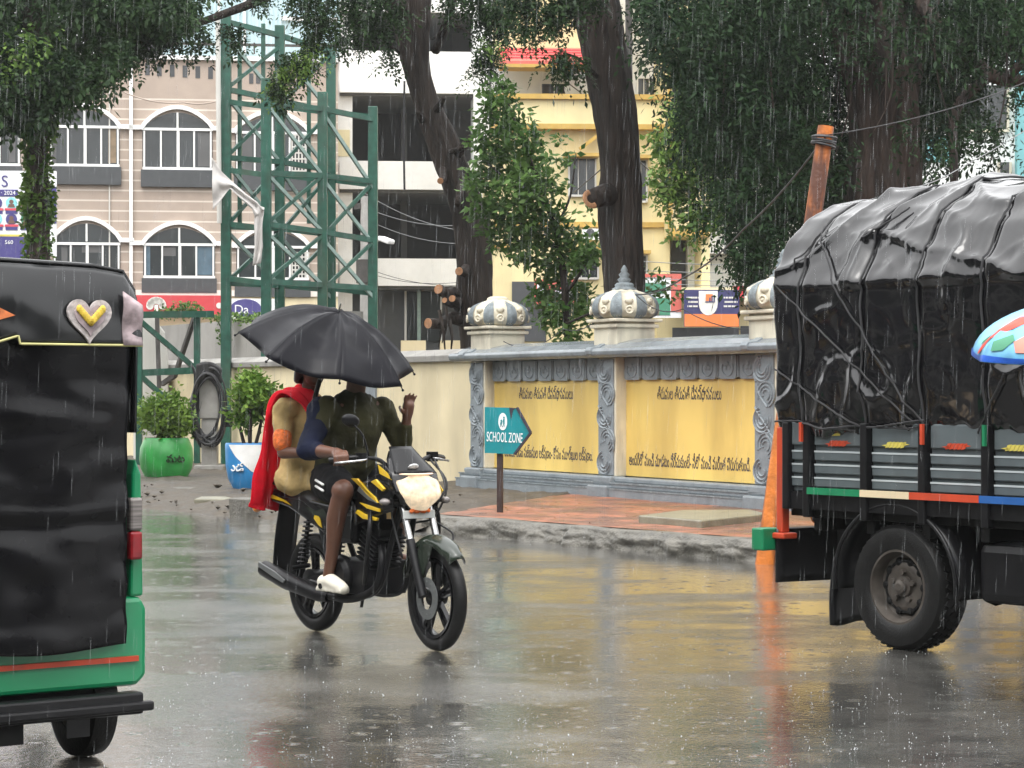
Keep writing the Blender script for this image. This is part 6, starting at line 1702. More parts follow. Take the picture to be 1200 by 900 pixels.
# handlebar
mb = umb_()
hb_ = [(.37,.86,1.035),(.28,.93,1.05),(.16,1.0,1.04),(.08,1.03,.99),(-.08,1.03,.99),(-.16,1.0,1.04),(-.28,.93,1.05),(-.37,.86,1.035)]
mb.tube(spline(hb_, 5), .012, 8); hbar = own(mb.build('handlebar', MT['black_metal'], smooth=True), mc)
for sx in (1,-1):
    mb = umb_(); mb.tube([(sx*.26,.945,1.05),(sx*.38,.852,1.034)], .018, 10); mb.box(sx*.215, sx*.255, .93, .99, 1.02, 1.075); own(mb.build('grip', MT['black_plastic'], smooth='auto'), hbar)
    mb = umb_(); mb.tube(spline([(sx*.22,.99,1.04),(sx*.26,1.0,1.035),(sx*.38,.91,1.02)], 4), .007, 6); own(mb.build('brake_lever', MT['steel'], smooth=True), hbar)
    if sx < 0: continue
    mb = umb_(); mb.tube(spline([(sx*.20,.98,1.06),(sx*.24,.98,1.17),(sx*.30,.97,1.24)], 4), .006, 6); stem = own(mb.build('mirror_stem', MT['black_metal'], smooth=True), hbar)
    mb = umb_(); mb.m = BMU @ Matrix.Translation((sx*.31,.965,1.255)) @ Matrix.Rotation(R(-12), 4, 'X') @ Matrix.Rotation(R(-14*sx), 4, 'Y'); mb.ball((0,0,0), (.062,.020,.036), 14, 8); own(mb.build('mirror', MT['black_plastic'], smooth=True), hbar)
mb = umb_(); mb.box(-.075, .075, .985, 1.045, 1.0, 1.055); own(mb.build('instrument_panel', MT['black_plastic'], bevel=.015), hbar)
mb = umb_()
for pts in ([(.12,1.03,1.0),(.15,1.12,.85),(.12,1.1,.7),(.09,1.15,.5)], [(-.2,.98,1.04),(-.24,1.1,.9),(-.16,1.1,.72),(-.1,1.0,.68)], [(-.22,1.0,1.04),(-.20,1.14,.88),(-.12,1.13,.72),(-.22,1.19,.62),(-.16,1.2,.52),(-.1,1.22,.40)]): mb.tube(spline(pts, 6), .006, 6)
own(mb.build('cables', MT['cable'], smooth=True), mc)
# tank
mb = bmb()
def tank(u, v):
    y = .52 + .50*u; a = R(-28 + 236*v)
    w_ = np.interp(u, [0,.15,.5,.85,1], [.085,.105,.145,.13,.06]); h = np.interp(u, [0,.2,.55,.85,1], [.05,.10,.145,.135,.08]); zc = np.interp(u, [0,.3,1], [.79,.81,.84])
    c, s = math.cos(a), math.sin(a)
    return (w_*math.copysign(abs(c)**.75, c), y, zc + h*math.copysign(abs(s)**.85, s))
mb.grid(tank, 20, 26); tn = own(mb.build('tank', MT['bike_black'], smooth=True, solid=.006), mc)
mb = bmb()
for sx in (1,-1):
    def shr(u, v): 
        y = .66+.40*u; zt = .90+.05*math.sin(u*2.2)-.03*u; zb_ = .66+.10*u
        x = .150 + .022*math.sin(u*PI) - .02*abs(v-.5)
        return (sx*x, y, zb_+(zt-zb_)*v)
    mb.grid(shr, 14, 8)
sh_ = own(mb.build('tank_shroud', MT['bike_black'], smooth=True, solid=.010), mc)
mb = bmb()
for sx in (1,-1):
    for pl in ([(.70,.925),(.735,.925),(.80,.855),(.95,.80),(.93,.83),(.84,.87),(.78,.905)], [(.76,.795),(.84,.765),(.965,.75),(.96,.768),(.85,.785)], [(.72,.735),(.80,.705),(.94,.70),(.95,.715),(.80,.735),(.74,.755)], [(.88,.915),(1.0,.865),(1.02,.88),(.93,.93)]):
        mb.prism(pl, sx*.166, sx*.182, 'yz')
own(mb.build('yellow_graphic', MT['bike_yellow'], bevel=.003), sh_)
for sx in (1,-1):
    mb = bmb(); mb.prism([(.75,.86),(.86,.815),(.95,.80),(.84,.845),(.77,.885)], sx*.176, sx*.186, 'yz')
    own(mb.build('silver_graphic', MT['bike_silver']), sh_)
mb = bmb(); mb.tube([(0,.80,.945),(0,.80,.965)], .035, 14); own(mb.build('tank_cap', MT['steel']), tn)
# seat
mb = bmb()
def seat(u, v):
    y = -.36 + .94*u; s = (v-.5)*2
    w_ = np.interp(u, [0,.2,.6,.85,1], [.085,.125,.14,.10,.07]); zt = np.interp(u, [0,.15,.45,.6,.8,1], [.855,.86,.85,.80,.79,.82])
    return (s*w_, y, zt - .075*abs(s)**3)
mb.grid(seat, 24, 10); own(mb.build('seat', MT['black_plastic'], smooth=True, solid=.03), mc)
# side and tail panels
for sx in (1,-1):
    mb = bmb(); mb.prism([(-.40,.80),(-.30,.835),(.10,.79),(.42,.76),(.46,.66),(.30,.60),(.12,.66),(-.10,.73),(-.34,.765)], sx*.105, sx*.135, 'yz'); sp_ = own(mb.build('side_panel', MT['bike_black'], bevel=.012), mc)
    mb = bmb(); mb.prism([(-.32,.78),(-.16,.765),(-.06,.745),(-.12,.77),(-.28,.80)], sx*.136, sx*.140, 'yz'); mb.prism([(.20,.68),(.25,.645),(.29,.63),(.27,.68),(.22,.72)], sx*.136, sx*.140, 'yz'); own(mb.build('yellow_graphic', MT['bike_yellow']), sp_)
    mb = bmb(); mb.prism([(.10,.745),(.32,.735),(.36,.69),(.20,.70)], sx*.136, sx*.141, 'yz'); own(mb.build('silver_graphic', MT['bike_olive']), sp_)
mb = bmb(); mb.tube(spline([(.12,.0,.86),(.14,-.25,.87),(.10,-.42,.88),(0,-.46,.88),(-.10,-.42,.88),(-.14,-.25,.87),(-.12,.0,.86)], 5), .013, 8); own(mb.build('grab_rail', MT['black_metal'], smooth=True), mc)
mb = bmb(); mb.box(-.07, .07, -.45, -.40, .76, .82); own(mb.build('tail_light', MT['lamp_red'], bevel=.015), mc)
mb = bmb(); mb.grid(lambda u, v: ((v-.5)*.15, -.30-.08*u-.02*math.sin(u*3), .74-.42*u), 10, 4); own(mb.build('rear_fender', MT['black_plastic'], smooth=True, solid=.012), mc)
for sx in (1,-1):
    mb = bmb(); mb.bar((sx*.06,-.40,.72),(sx*.15,-.42,.72),.012); i2 = own(mb.build('indicator_stalk', MT['black_plastic']), mc)
    mb = bmb(); mb.ball((sx*.165,-.42,.71), (.025,.03,.022), 10, 6); own(mb.build('indicator', MT['lamp_amber'], smooth=True), i2)
# frame, swingarm, engine
mb = bmb()
for sx in (1,-1):
    mb.tube(spline([(sx*.04,1.03,.90),(sx*.06,.92,.60),(sx*.09,.80,.30),(sx*.09,.40,.27),(sx*.09,.28,.45),(sx*.07,.10,.70),(sx*.06,-.30,.76)], 6), .018, 8)
    mb.bar((sx*.10,.33,.36),(sx*.075,0,.29),.028,.045)
    mb.tube([(sx*.06,1.02,.88),(sx*.06,.5,.72),(sx*.08,.1,.72)], .018, 8)
own(mb.build('frame', MT['black_metal'], smooth='auto'), mc)
for sx in (1,-1):
    mb = bmb(); mb.tube([(sx*.12,.02,.33),(sx*.12,.12,.70)], .014, 8)
    for i in range(10): mb.ring(Vector((sx*.12,.045+.0075*i,.42+.026*i)), .028, .006, 'z', 14, 5)
    own(mb.build('shock_absorber', MT['black_metal'], smooth='auto'), mc)
mb = bmb(); mb.box(-.15, .13, .36, .74, .27, .46)
mb.lathe([(0,.10),(.105,.10),(.115,.12),(.115,.155),(.09,.175),(0,.18)], (0,.50,.37), 'x', 28); mb.lathe([(0,-.19),(.10,-.18),(.115,-.14),(.115,-.10)], (0,.44,.37), 'x', 28)
mb.m = BM @ Matrix.Translation((0,.70,.52)) @ Matrix.Rotation(R(-22), 4, 'X')
for i in range(8): mb.box(-.10, .10, -.09, .09, -.08+i*.026, -.068+i*.026)
mb.box(-.075, .075, -.07, .07, -.10, .16)
own(mb.build('engine', MT['black_metal'], bevel=.008), mc)
mb = bmb(); mb.box(-.12, .12, .30, .60, .55, .74); own(mb.build('airbox', MT['black_plastic'], bevel=.03), mc)
mb = bmb(); mb.tube(spline([(.05,.79,.56),(.09,.86,.48),(.11,.82,.32),(.13,.60,.24),(.145,.35,.245)], 6), .022, 10); mb.tube([(.145,.38,.235),(.155,.30,.245),(.18,-.05,.305),(.185,-.29,.36),(.185,-.305,.364)], [.03,.042,.052,.048,.03], 14)
ex = own(mb.build('exhaust', MT['black_metal'], smooth='auto'), mc)
mb = bmb(); mb.prism([(-.27,.405),(-.08,.36),(.04,.315),(.02,.295),(-.10,.325),(-.275,.375)], .232, .242, 'yz'); own(mb.build('heat_shield', MT['bike_silver'], bevel=.006), ex)
mb = bmb(); mb.tube(spline([(.12,.56,.30),(.20,.56,.30),(.22,.50,.31),(.22,.30,.33)], 4), .009, 6); own(mb.build('brake_pedal', MT['black_metal'], smooth='auto'), mc)
for pts, r in (([(.10,.45,.31),(.25,.45,.31)], .016), ([(-.25,.45,.31),(-.10,.45,.31)], .016), ([(.11,.10,.40),(.24,.12,.39)], .014), ([(-.24,.12,.39),(-.11,.10,.40)], .014)):
    mb = bmb(); mb.tube(pts, r, 8); own(mb.build('footpeg', MT['black_metal'], smooth='auto'), mc)
mb = bmb(); mb.tube(spline([(-.16,.84,.85),(-.21,.96,.75),(-.22,.93,.50),(-.17,.80,.34)], 6), .013, 8); mb.tube(spline([(.16,.84,.75),(.21,.92,.68),(.22,.90,.48),(.17,.80,.34)], 6), .013, 8); own(mb.build('crash_guard', MT['black_metal'], smooth=True), mc)
mb = bmb(); mb.box(-.125, -.105, .02, .40, .25, .40); own(mb.build('chain_cover', MT['black_plastic'], bevel=.01), mc)
mb = bmb(); mb.bar((-.12,.34,.28),(-.20,.18,.15),.018); own(mb.build('side_stand', MT['black_metal']), mc)
# ---------------------------------------------------------------- people on the motorcycle
def fingers(mb, base, dirs, length, r=.0085, curl=None):
    for b, d, l in zip(base, dirs, length):
        d = Vector(d).normalized(); p1 = b + d*l*.45; c = Vector(curl) if curl else Vector((0,0,0))
        d2 = (d + c*.55).normalized(); p2 = p1 + d2*l*.32; d3 = (d2 + c*.6).normalized(); p3 = p2 + d3*l*.25
        mb.limb([b, p1, p2, p3], [r*1.05, r, r*.92, r*.8], 8)
def head(mb, c, fwd, s=1.0, nose=True):
    c = Vector(c); f = Vector(fwd).normalized(); rt = Vector((f.y, -f.x, 0)).normalized(); up = rt.cross(f)
    M0 = mb.m.copy(); m = Matrix.Identity(4)
    for i in range(3): m[i][0] = rt[i]; m[i][1] = f[i]; m[i][2] = up[i]; m[i][3] = c[i]
    mb.m = M0 @ m @ Matrix.Scale(s, 4)
    mb.ball((0,-.01,.02), (.075,.095,.105), 20, 14); mb.ball((0,.025,-.045), (.058,.068,.072), 18, 12); mb.ball((0,.055,-.085), (.032,.03,.028), 12, 8)
    mb.limb([(0,.085,.015),(0,.108,-.022)], [.012,.018], 10)
    for sx in (1,-1):
        mb.ball((sx*.076,-.005,-.005), (.012,.022,.034), 10, 8); mb.ball((sx*.033,.074,.032), (.026,.018,.012), 10, 6); mb.ball((sx*.04,.06,-.02), (.025,.025,.02), 10, 6)
        mb.ball((sx*.014,.104,-.022), (.011,.011,.010), 8, 6)
    mb.ball((0,.082,-.050), (.026,.014,.009), 12, 6); mb.ball((0,.080,-.062), (.022,.014,.008), 12, 6)
    mb.m = M0; return M0 @ m @ Matrix.Scale(s, 4)
def face_parts(hm, root):
    for sx in (1,-1):
        mb = MB(hm); mb.ball((sx*.033,.082,.014), (.015,.011,.010), 10, 6); e = own(mb.build('eye', MT['sign_white'], smooth=True), root)
        mb = MB(hm); mb.ball((sx*.033,.0905,.014), (.006,.004,.006), 8, 5); own(mb.build('iris', MT['hair'], smooth=True), e)
        mb = MB(hm); mb.bar((sx*.018,.090,.036), (sx*.052,.080,.038), .006, .008); own(mb.build('eyebrow', MT['hair']), root)
    mb = MB(hm); mb.ball((0,.0925,-.055), (.023,.005,.005), 10, 5); own(mb.build('lips', MT['skin_pale'], smooth=True), root)

# rider
rd = thing('person', 'rider in an olive shirt with navy sleeves, dark shorts and white shoes, one hand raised', 'person', BM @ Vector((0,.36,.80)), 'people sharing the motorcycle')
HIP = Vector((0,.30,.93))
SR, SL = Vector((.185,.43,1.315)), Vector((-.185,.43,1.315))
ER, EL = Vector((.325,.46,1.085)), Vector((-.300,.47,1.08))
HR_ = Vector((.315,.735,1.075)); HL = Vector((-.270,.56,1.255))
KR, KL = Vector((.225,.66,.855)), Vector((-.225,.66,.855))
FR_, FL_ = Vector((.205,.47,.365)), Vector((-.205,.47,.365))
mb = bmb()
mb.limb([HIP, (0,.34,1.10), (0,.39,1.24), (0,.41,1.32)], [.125,.12,.125,.09], 16)
mb.limb([(0,.41,1.33),(0,.435,1.42),(0,.455,1.50)], [.07,.058,.056], 12)
mb.limb([SR, SL], [.055,.055], 12)
for sx, K, Fp in ((1,KR,FR_),(-1,KL,FL_)):
    h = Vector((sx*.10,.33,.90)); mb.limb([h, h.lerp(K,.5)+Vector((0,0,.012)), K], [.098,.086,.064], 14)
    kn = K; mb.limb([kn, kn.lerp(Fp,.32)+Vector((0,-.022,0)), kn.lerp(Fp,.7), Fp], [.058,.056,.038,.032], 14)
    mb.limb([Fp+Vector((0,-.03,-.03)), Fp+Vector((0,.13,-.045))], [.035,.028], 10)
for S_, E, H in ((SR,ER,HR_),(SL,EL,HL)):
    mb.limb([S_, S_.lerp(E,.5), E], [.062,.050,.042], 12)
    mb.limb([E, E.lerp(H,.4), H], [.042,.040,.027], 12)
# right fist round the grip
g = Vector((.335,.80,1.045))
mb.limb([HR_, HR_.lerp(g,.7)+Vector((0,0,.012))], [.03,.036], 10); mb.ball(HR_.lerp(g,.75)+Vector((0,0,.012)), (.042,.036,.024), 12, 8)
ga = (Vector((.38,.767,1.034)) - Vector((.26,.86,1.05))).normalized()
for i in range(4):
    b = g + ga*(.022*(i-1.5)*1.05) + Vector((0,.010,.030))
    f2 = b + Vector((.012,.030,-.018)); f3 = b + Vector((.010,.028,-.050)); f4 = b + Vector((.0,.0,-.064))
    mb.limb([b + Vector((-.012,-.03,.003)), b, f2, f3, f4], [.0115,.0115,.011,.010,.009], 8)
mb.limb([g + Vector((-.05,-.03,.015)), g + Vector((-.055,.0,-.01)), g + Vector((-.045,.022,-.028))], [.014,.012,.010], 8)
# raised open left hand
wv = Vector((-.285,.60,1.335)); ax = Vector((.02,.10,.30)).normalized(); side = Vector((1,.1,.0)).normalized()
pc = HL + ax*.05
mb.limb([HL, HL+ax*.045, HL+ax*.085], [.027,.034,.036], 12)
for i, l in enumerate((.062,.072,.068,.055)):
    b = HL + ax*.095 + side*(.019*(1.5-i)); d = ax + side*(.14*(1.5-i))
    fingers(mb, [b], [d], [l], .0095, (-.1,.75,.05))
fingers(mb, [HL + ax*.04 + side*.034], [ax*.5 + side*.75 + Vector((0,.15,0))], [.065], .0108, (-.2,.3,.4))
hm = head(mb, (0,.475,1.585), (.05,1,-.06))
own(mb.build('body', MT['skin'], remesh=.0075, smo=3), rd)
face_parts(hm, rd)
mb = MB(hm); 
mb.ball((0,-.02,.038), (.083,.095,.10), 20, 12); own(mb.build('hair', MT['hair'], remesh=.012, smo=2), rd)
# shirt
mb = bmb()
mb.limb([HIP+Vector((0,.0,-.06)), HIP+Vector((0,.0,.03)), (0,.335,1.10), (0,.395,1.23), (0,.41,1.30)], [.165,.168,.170,.182,.135], 20)
mb.ball((0,.30,.88), (.20,.17,.10), 20, 10); mb.limb([(.19,.42,1.298),(-.19,.42,1.298)], [.072,.072], 14)
mb.limb([(.08,.42,1.335),(-.08,.42,1.335)], [.068,.068], 12); mb.limb([(.0,.37,1.0),(.0,.46,1.02)], [.15,.09], 14)
for S_, E, f_ in ((SL, EL, 1.0),):
    mb.limb([S_, S_.lerp(E,.5), E], [.074,.060,.053], 14); mb.limb([E, E.lerp(HL,.45), E.lerp(HL,.72)], [.053,.047,.041], 14)
mb.limb([SR, SR.lerp(ER,.3)], [.080,.072], 14)
own(mb.build('shirt', MT['olive_shirt'], remesh=.011, smo=3, disp=(.09,.026)), rd)
mb = bmb(); o_ = Vector((.012,-.004,.0))
mb.limb([SR+o_+Vector((.018,-.03,.0)), SR.lerp(ER,.5)+o_, ER+o_], [.074,.066,.062], 14); mb.limb([ER+o_, ER.lerp(HR_,.32)], [.062,.052], 14)
own(mb.build('navy_sleeve', MT['navy_cloth'], remesh=.010, smo=2, disp=(.06,.02)), rd)
mb = bmb()
for sx, K in ((1,KR),(-1,KL)):
    h = Vector((sx*.10,.32,.90)); mb.limb([h, h.lerp(K,.5), h.lerp(K,.80)], [.122,.108,.094], 16)
mb.ball((0,.28,.88), (.185,.15,.11), 18, 10)
sho = own(mb.build('shorts', MT['black_cloth'], remesh=.011, smo=2, disp=(.07,.02)), rd)
mb = bmb()
for sx in (1,):
    h = Vector((sx*.10,.32,.90)); e = h.lerp(KR,.80)
    for dz in (.030, -.004):
        pts = [Vector((e.x + .118*math.cos(R(a)) - .012, e.y-.05 - .06*(1-math.sin(R(a+10)))*.3 - t*.07, e.z + dz + .04 - .085*t)) for t, a in [(k/8, 5) for k in range(9)]]
        pts = [h.lerp(KR, .30 + .46*k/8) + Vector((.121-.012*k/8, 0, dz-.005)) for k in range(9)]
        mb.tube(pts, .0075, 6)
own(mb.build('white_stripes', MT['white_cloth'], smooth=True), sho)
for sx, Fp in ((1,FR_),(-1,FL_)):
    mb = bmb(); mb.limb([Fp+Vector((0,-.045,-.035)), Fp+Vector((0,.03,-.025)), Fp+Vector((0,.13,-.052)), Fp+Vector((0,.165,-.060))], [.043,.044,.040,.033], 12); mb.box(Fp.x-.035, Fp.x+.035, Fp.y-.08, Fp.y+.18, Fp.z-.085, Fp.z-.062)
    own(mb.build('shoe', MT['shoe_white'], remesh=.008, smo=2), rd)

# pillion passenger
wo = thing('person', 'passenger in a cream kurta with a long red scarf, sitting behind the rider', 'person', BM @ Vector((.06,-.10,.86)), 'people sharing the motorcycle')
mb = bmb(); W0 = Vector((.055,-.07,.93))
mb.limb([W0, (.055,-.06,1.08), (.05,-.03,1.22), (.05,-.01,1.33)], [.12,.10,.105,.085], 16)
mb.limb([(.05,-.01,1.34),(.05,.0,1.42),(.05,.02,1.48)], [.055,.048,.048], 12); mb.limb([(.20,-.02,1.31),(-.10,.0,1.31)], [.055,.055], 12)
wsr, wer, whr = Vector((.215,-.02,1.305)), Vector((.255,.05,1.06)), Vector((.20,.22,1.06))
mb.limb([wsr, wsr.lerp(wer,.5), wer], [.055,.046,.038], 12); mb.limb([wer, wer.lerp(whr,.5), whr], [.038,.034,.024], 12)
mb.limb([whr, whr+Vector((-.03,.04,.0))], [.026,.03], 10)
for i in range(4): fingers(mb, [whr+Vector((-.035,.055,.03-.02*i))], [(-.75,.5,0)], [.07], .0085, (-.5,-.1,0))
fingers(mb, [whr+Vector((-.01,.03,.035))], [(-.5,.4,.6)], [.05], .0095, (-.4,0,0))
wsl, wel, whl = Vector((-.10,.0,1.305)), Vector((-.20,.10,1.10)), Vector((-.055,.21,1.255))
mb.limb([wsl, wsl.lerp(wel,.5), wel], [.055,.046,.038], 12); mb.limb([wel, wel.lerp(whl,.5), whl], [.038,.034,.024], 12)
for i in range(4): fingers(mb, [whl+Vector((.005,.005,-.01+.02*i))], [(.7,.6,0)], [.07], .0085, (.2,-.9,0))
mb.limb([whl, whl+Vector((.01,.012,.03))], [.026,.026], 10); fingers(mb, [whl+Vector((.01,-.01,.03))], [(.6,.2,.4)], [.05], .0095, (.2,.6,0))
# legs: side saddle, towards the far side
for dy in (.0, .16):
    h, k, a = Vector((0,-.06+dy*.6,.90)), Vector((-.40,.06+dy,.84)), Vector((-.36,.06+dy,.46))
    mb.limb([h, h.lerp(k,.5), k], [.105,.095,.065], 14); mb.limb([k, k.lerp(a,.35), a], [.06,.055,.035], 12); mb.limb([a, a+Vector((-.14,.02,-.05))], [.032,.025], 10)
hm = head(mb, (.055,.045,1.56), (.15,1,-.05), .95)
own(mb.build('body', MT['skin'], remesh=.0075, smo=3), wo)
face_parts(hm, wo)
mb = MB(hm); mb.ball((0,-.022,.032), (.084,.10,.103), 20, 12); mb.limb([(.0,-.10,-.02),(.0,-.105,-.11),(.0,-.09,-.17)], [.05,.045,.03], 12); mb.limb([(.075,-.03,.0),(.07,-.06,-.08)], [.03,.03], 10); mb.limb([(-.075,-.03,.0),(-.07,-.06,-.08)], [.03,.03], 10)
own(mb.build('hair', MT['hair'], remesh=.012, smo=2), wo)
mb = bmb()
mb.limb([W0+Vector((0,0,-.02)), (.055,-.06,1.05), (.05,-.03,1.22), (.05,-.01,1.32)], [.145,.128,.132,.105], 18); mb.ball((.07,-.08,.90), (.155,.14,.11), 18, 10)
mb.limb([(.21,-.02,1.31),(-.10,.0,1.31)], [.070,.068], 12)
mb.limb([wsr, wsr.lerp(wer,.5), wsr.lerp(wer,.80)], [.066,.058,.052], 12); mb.limb([wsl, wsl.lerp(wel,.8)], [.070,.058], 12)
for dy in (.0, .16):
    h, k, a = Vector((0,-.06+dy*.6,.90)), Vector((-.40,.06+dy,.84)), Vector((-.36,.06+dy,.46)); mb.limb([h, k, k.lerp(a,.75)], [.125,.085,.075], 14)
own(mb.build('kurta', MT['kurta_cream'], remesh=.011, smo=3, disp=(.08,.022)), wo)
mb = bmb(); d = (wer-wsr)
mb.limb([wsr.lerp(wer,.62)+Vector((.012,.01,0)), wsr.lerp(wer,.78)+Vector((.012,.01,0))], [.058,.056], 14); own(mb.build('sleeve_border', MT['orange_trim'], remesh=.010, smo=1), wo)
# scarf: over the shoulder and down the back
mb = bmb()
path = [((.02,.16,1.26),(.14,.15,1.28)), ((.05,.12,1.38),(.19,.09,1.355)), ((.06,.0,1.45),(.235,-.02,1.41)), ((.07,-.10,1.43),(.25,-.10,1.375)), ((.06,-.19,1.27),(.27,-.155,1.24)), ((.05,-.255,1.08),(.265,-.205,1.06)), ((.06,-.315,.93),(.27,-.24,.91)), ((.05,-.37,.79),(.255,-.29,.77)), ((.045,-.40,.72),(.245,-.31,.735))]
L_a = spline([a for a, b in path], 6); L_b = spline([b for a, b in path], 6)
def scarf(u, v):
    t = u*(len(L_a)-1); i = min(len(L_a)-2, int(t)); f = t-i
    p = L_a[i].lerp(L_a[i+1], f).lerp(L_b[i].lerp(L_b[i+1], f), v)
    q = .026*math.sin(v*17+u*3)*(.4+u) + .02*mnoise.noise(Vector((v*4, u*6, 0)))
    return p + Vector((q*.7, -q, .2*q + (-.02*math.sin(v*9) if u > .97 else 0)))
mb.grid(scarf, 60, 24); own(mb.build('scarf', MT['red_cloth'], smooth=True, solid=.007), wo)

# ---------------------------------------------------------------- umbrellas
def umbrella(name, lab, apex, axis, rad, depth, ribs, spin, mats, handle, flat=False):
    root = thing(name, lab, 'umbrella', apex)
    ax = Vector(axis).normalized(); q = ax.to_track_quat('Z', 'Y').to_matrix().to_4x4()
    M_ = Matrix.Translation(apex) @ q @ Matrix.Rotation(spin, 4, 'Z')
    mb = MB(M_); k = 10
    for i in range(ribs):
        a0, a1 = 2*PI*i/ribs, 2*PI*(i+1)/ribs; mb.cur = i % len(mats) if len(mats) > 1 else 0
        def fn(u, v):
            a = a0 + (a1-a0)*v; s = math.sin(v*PI)
            if flat:
                rk = [1.0, .97, 1.03, 1.0, 1.06, .96, 1.02, .98]; rl = rk[i % 8]*(1-v) + rk[(i+1) % 8]*v
                r = rad*rl*(u**.92)*(1 - (.13 + .04*math.sin(i*2.3))*s*u*u)
                z = -depth*(u**1.9) - (.050+.022*math.sin(i*3.7))*s*math.sin(u*PI*.8)
                z += (.030*mnoise.noise(Vector((u*4, a*1.5, 3))) + .012*mnoise.noise(Vector((u*15, a*2.0, 9))))*s
            else:
                r = rad*math.sin(u*PI*.5*.98)/math.sin(PI*.5*.98)*(1 - .085*s*u*u)
                z = -depth*(1-math.cos(u*1.35))/(1-math.cos(1.35)) - .030*s*math.sin(u*PI*.9)
            return (r*math.cos(a), r*math.sin(a), z)
        mb.grid(fn, 14, k)
    can_ = own(mb.build('canopy', mats, smooth=True, solid=.003), root)
    mb = MB(M_)
    for i in range(ribs):
        a = 2*PI*i/ribs; pts = []
        for u in np.linspace(.03, 1.02, 12):
            if flat:
                rl = [1.0, .97, 1.03, 1.0, 1.06, .96, 1.02, .98][i % 8]; pts.append((rad*rl*u**.92*math.cos(a), rad*rl*u**.92*math.sin(a), -depth*u**1.9-.010)); continue
            pts.append((rad*math.sin(min(1.02,u)*PI*.5*.98)*math.cos(a), rad*math.sin(min(1.02,u)*PI*.5*.98)*math.sin(a), -depth*(1-math.cos(u*1.35))/(1-math.cos(1.35))-.010))
        mb.tube(pts, .0035, 5); mb.ball(pts[-1], .008, 6, 5)
        mb.tube([(0,0,-depth*1.25), pts[6]], .003, 5)
    own(mb.build('ribs', MT['black_metal'], smooth='auto'), root)
    mb = MB(M_); mb.tube([(0,0,.05),(0,0,.0),(0,0,-handle)], [.004,.006,.006], 8); own(mb.build('shaft', MT['steel'], smooth='auto'), root)
    mb = MB(M_); mb.tube([(0,0,-handle+.10),(0,0,-handle-.02)], .014, 10); own(mb.build('handle', MT['black_plastic'], smooth='auto'), root)
    return root, M_
grip = BM @ Vector((-.02,.235,1.27))
apex = W(397, 365, 12.75)
axis = (apex - grip).normalized()
axis = Vector((.30, -.27, 1.0)).normalized()
UR = umbrella('umbrella', 'black umbrella tilted over the two motorcycle riders', apex, axis, .535, .25, 8, R(12), [MT['umbrella_black']], .52, True)
cu = Vector((2.36, 9.3, 1.88))
lo = W(1300, 345, 9.3)
ub, UM = umbrella('umbrella', 'bright blue umbrella with a red parrot print at the right edge', lo, (-.06,-.08,1), .60, .24, 8, R(8), [MT['umb_blue'], MT['umb_sky'], MT['umb_blue'], MT['umb_sky'], MT['umb_sky'], MT['umb_sky'], MT['umb_blue'], MT['umb_sky']], .85)
# parrot print and blue border, raised just above the canopy
def on_can(rf, a, out=.006):
    u = rf; r = .60*math.sin(u*PI*.5*.98)/math.sin(PI*.5*.98); seg = (a/(2*PI/8)) % 1; s = math.sin(seg*PI)
    r *= (1 - .085*s*u*u); z = -.24*(1-math.cos(u*1.35))/(1-math.cos(1.35)) - .030*s*math.sin(u*PI*.9)
    d = Vector((math.cos(a), math.sin(a), .5))*out
    return Vector((r*math.cos(a), r*math.sin(a), z)) + d
def decal(name, outline, mt, out=.006, n=6):
    mb = MB(UM)
    c = Vector((sum(p[0] for p in outline)/len(outline), sum(p[1] for p in outline)/len(outline), 0))
    k = len(outline); vs = []
    for i in range(n+1):
        for p in outline: vs.append(on_can(*(c.xy.lerp(Vector(p), i/n)), out))
    mb.add(vs, [(i*k+j, i*k+(j+1)%k, (i+1)*k+(j+1)%k, (i+1)*k+j) for i in range(n) for j in range(k)])
    own(mb.build(name, mt, smooth=True), ub)
dl = UM.inverted().to_3x3() @ Vector((-.97, -.24, 0)); ca = math.atan2(dl.y, dl.x) - .30
for base in (ca, ca+R(72), ca-R(100)):
    decal('parrot_body', [(.92,base-.02),(.80,base+.09),(.62,base+.22),(.46,base+.28),(.40,base+.42),(.50,base+.50),(.62,base+.44),(.75,base+.30),(.90,base+.15)], MT['umb_red'])
    decal('parrot_wing', [(.80,base+.0),(.66,base+.10),(.55,base+.20),(.60,base+.08),(.75,base-.06)], MT['umb_green'])
    decal('parrot_beak', [(.40,base+.44),(.36,base+.56),(.44,base+.60),(.48,base+.50)], MT['truck_yellow'], .008)
    decal('flower', [(.86,base+.62),(.74,base+.56),(.62,base+.64),(.60,base+.80),(.74,base+.84),(.86,base+.76)], MT['umb_coral'])
    decal('leaf_print', [(.88,base+.40),(.78,base+.38),(.66,base+.50),(.72,base+.56),(.85,base+.50)], MT['umb_green'])
mb = MB(UM); mb.grid(lambda u, v: on_can(.93+.068*v, 2*PI*u, .005), 160, 3); own(mb.build('border', MT['umb_blue'], smooth=True), ub)
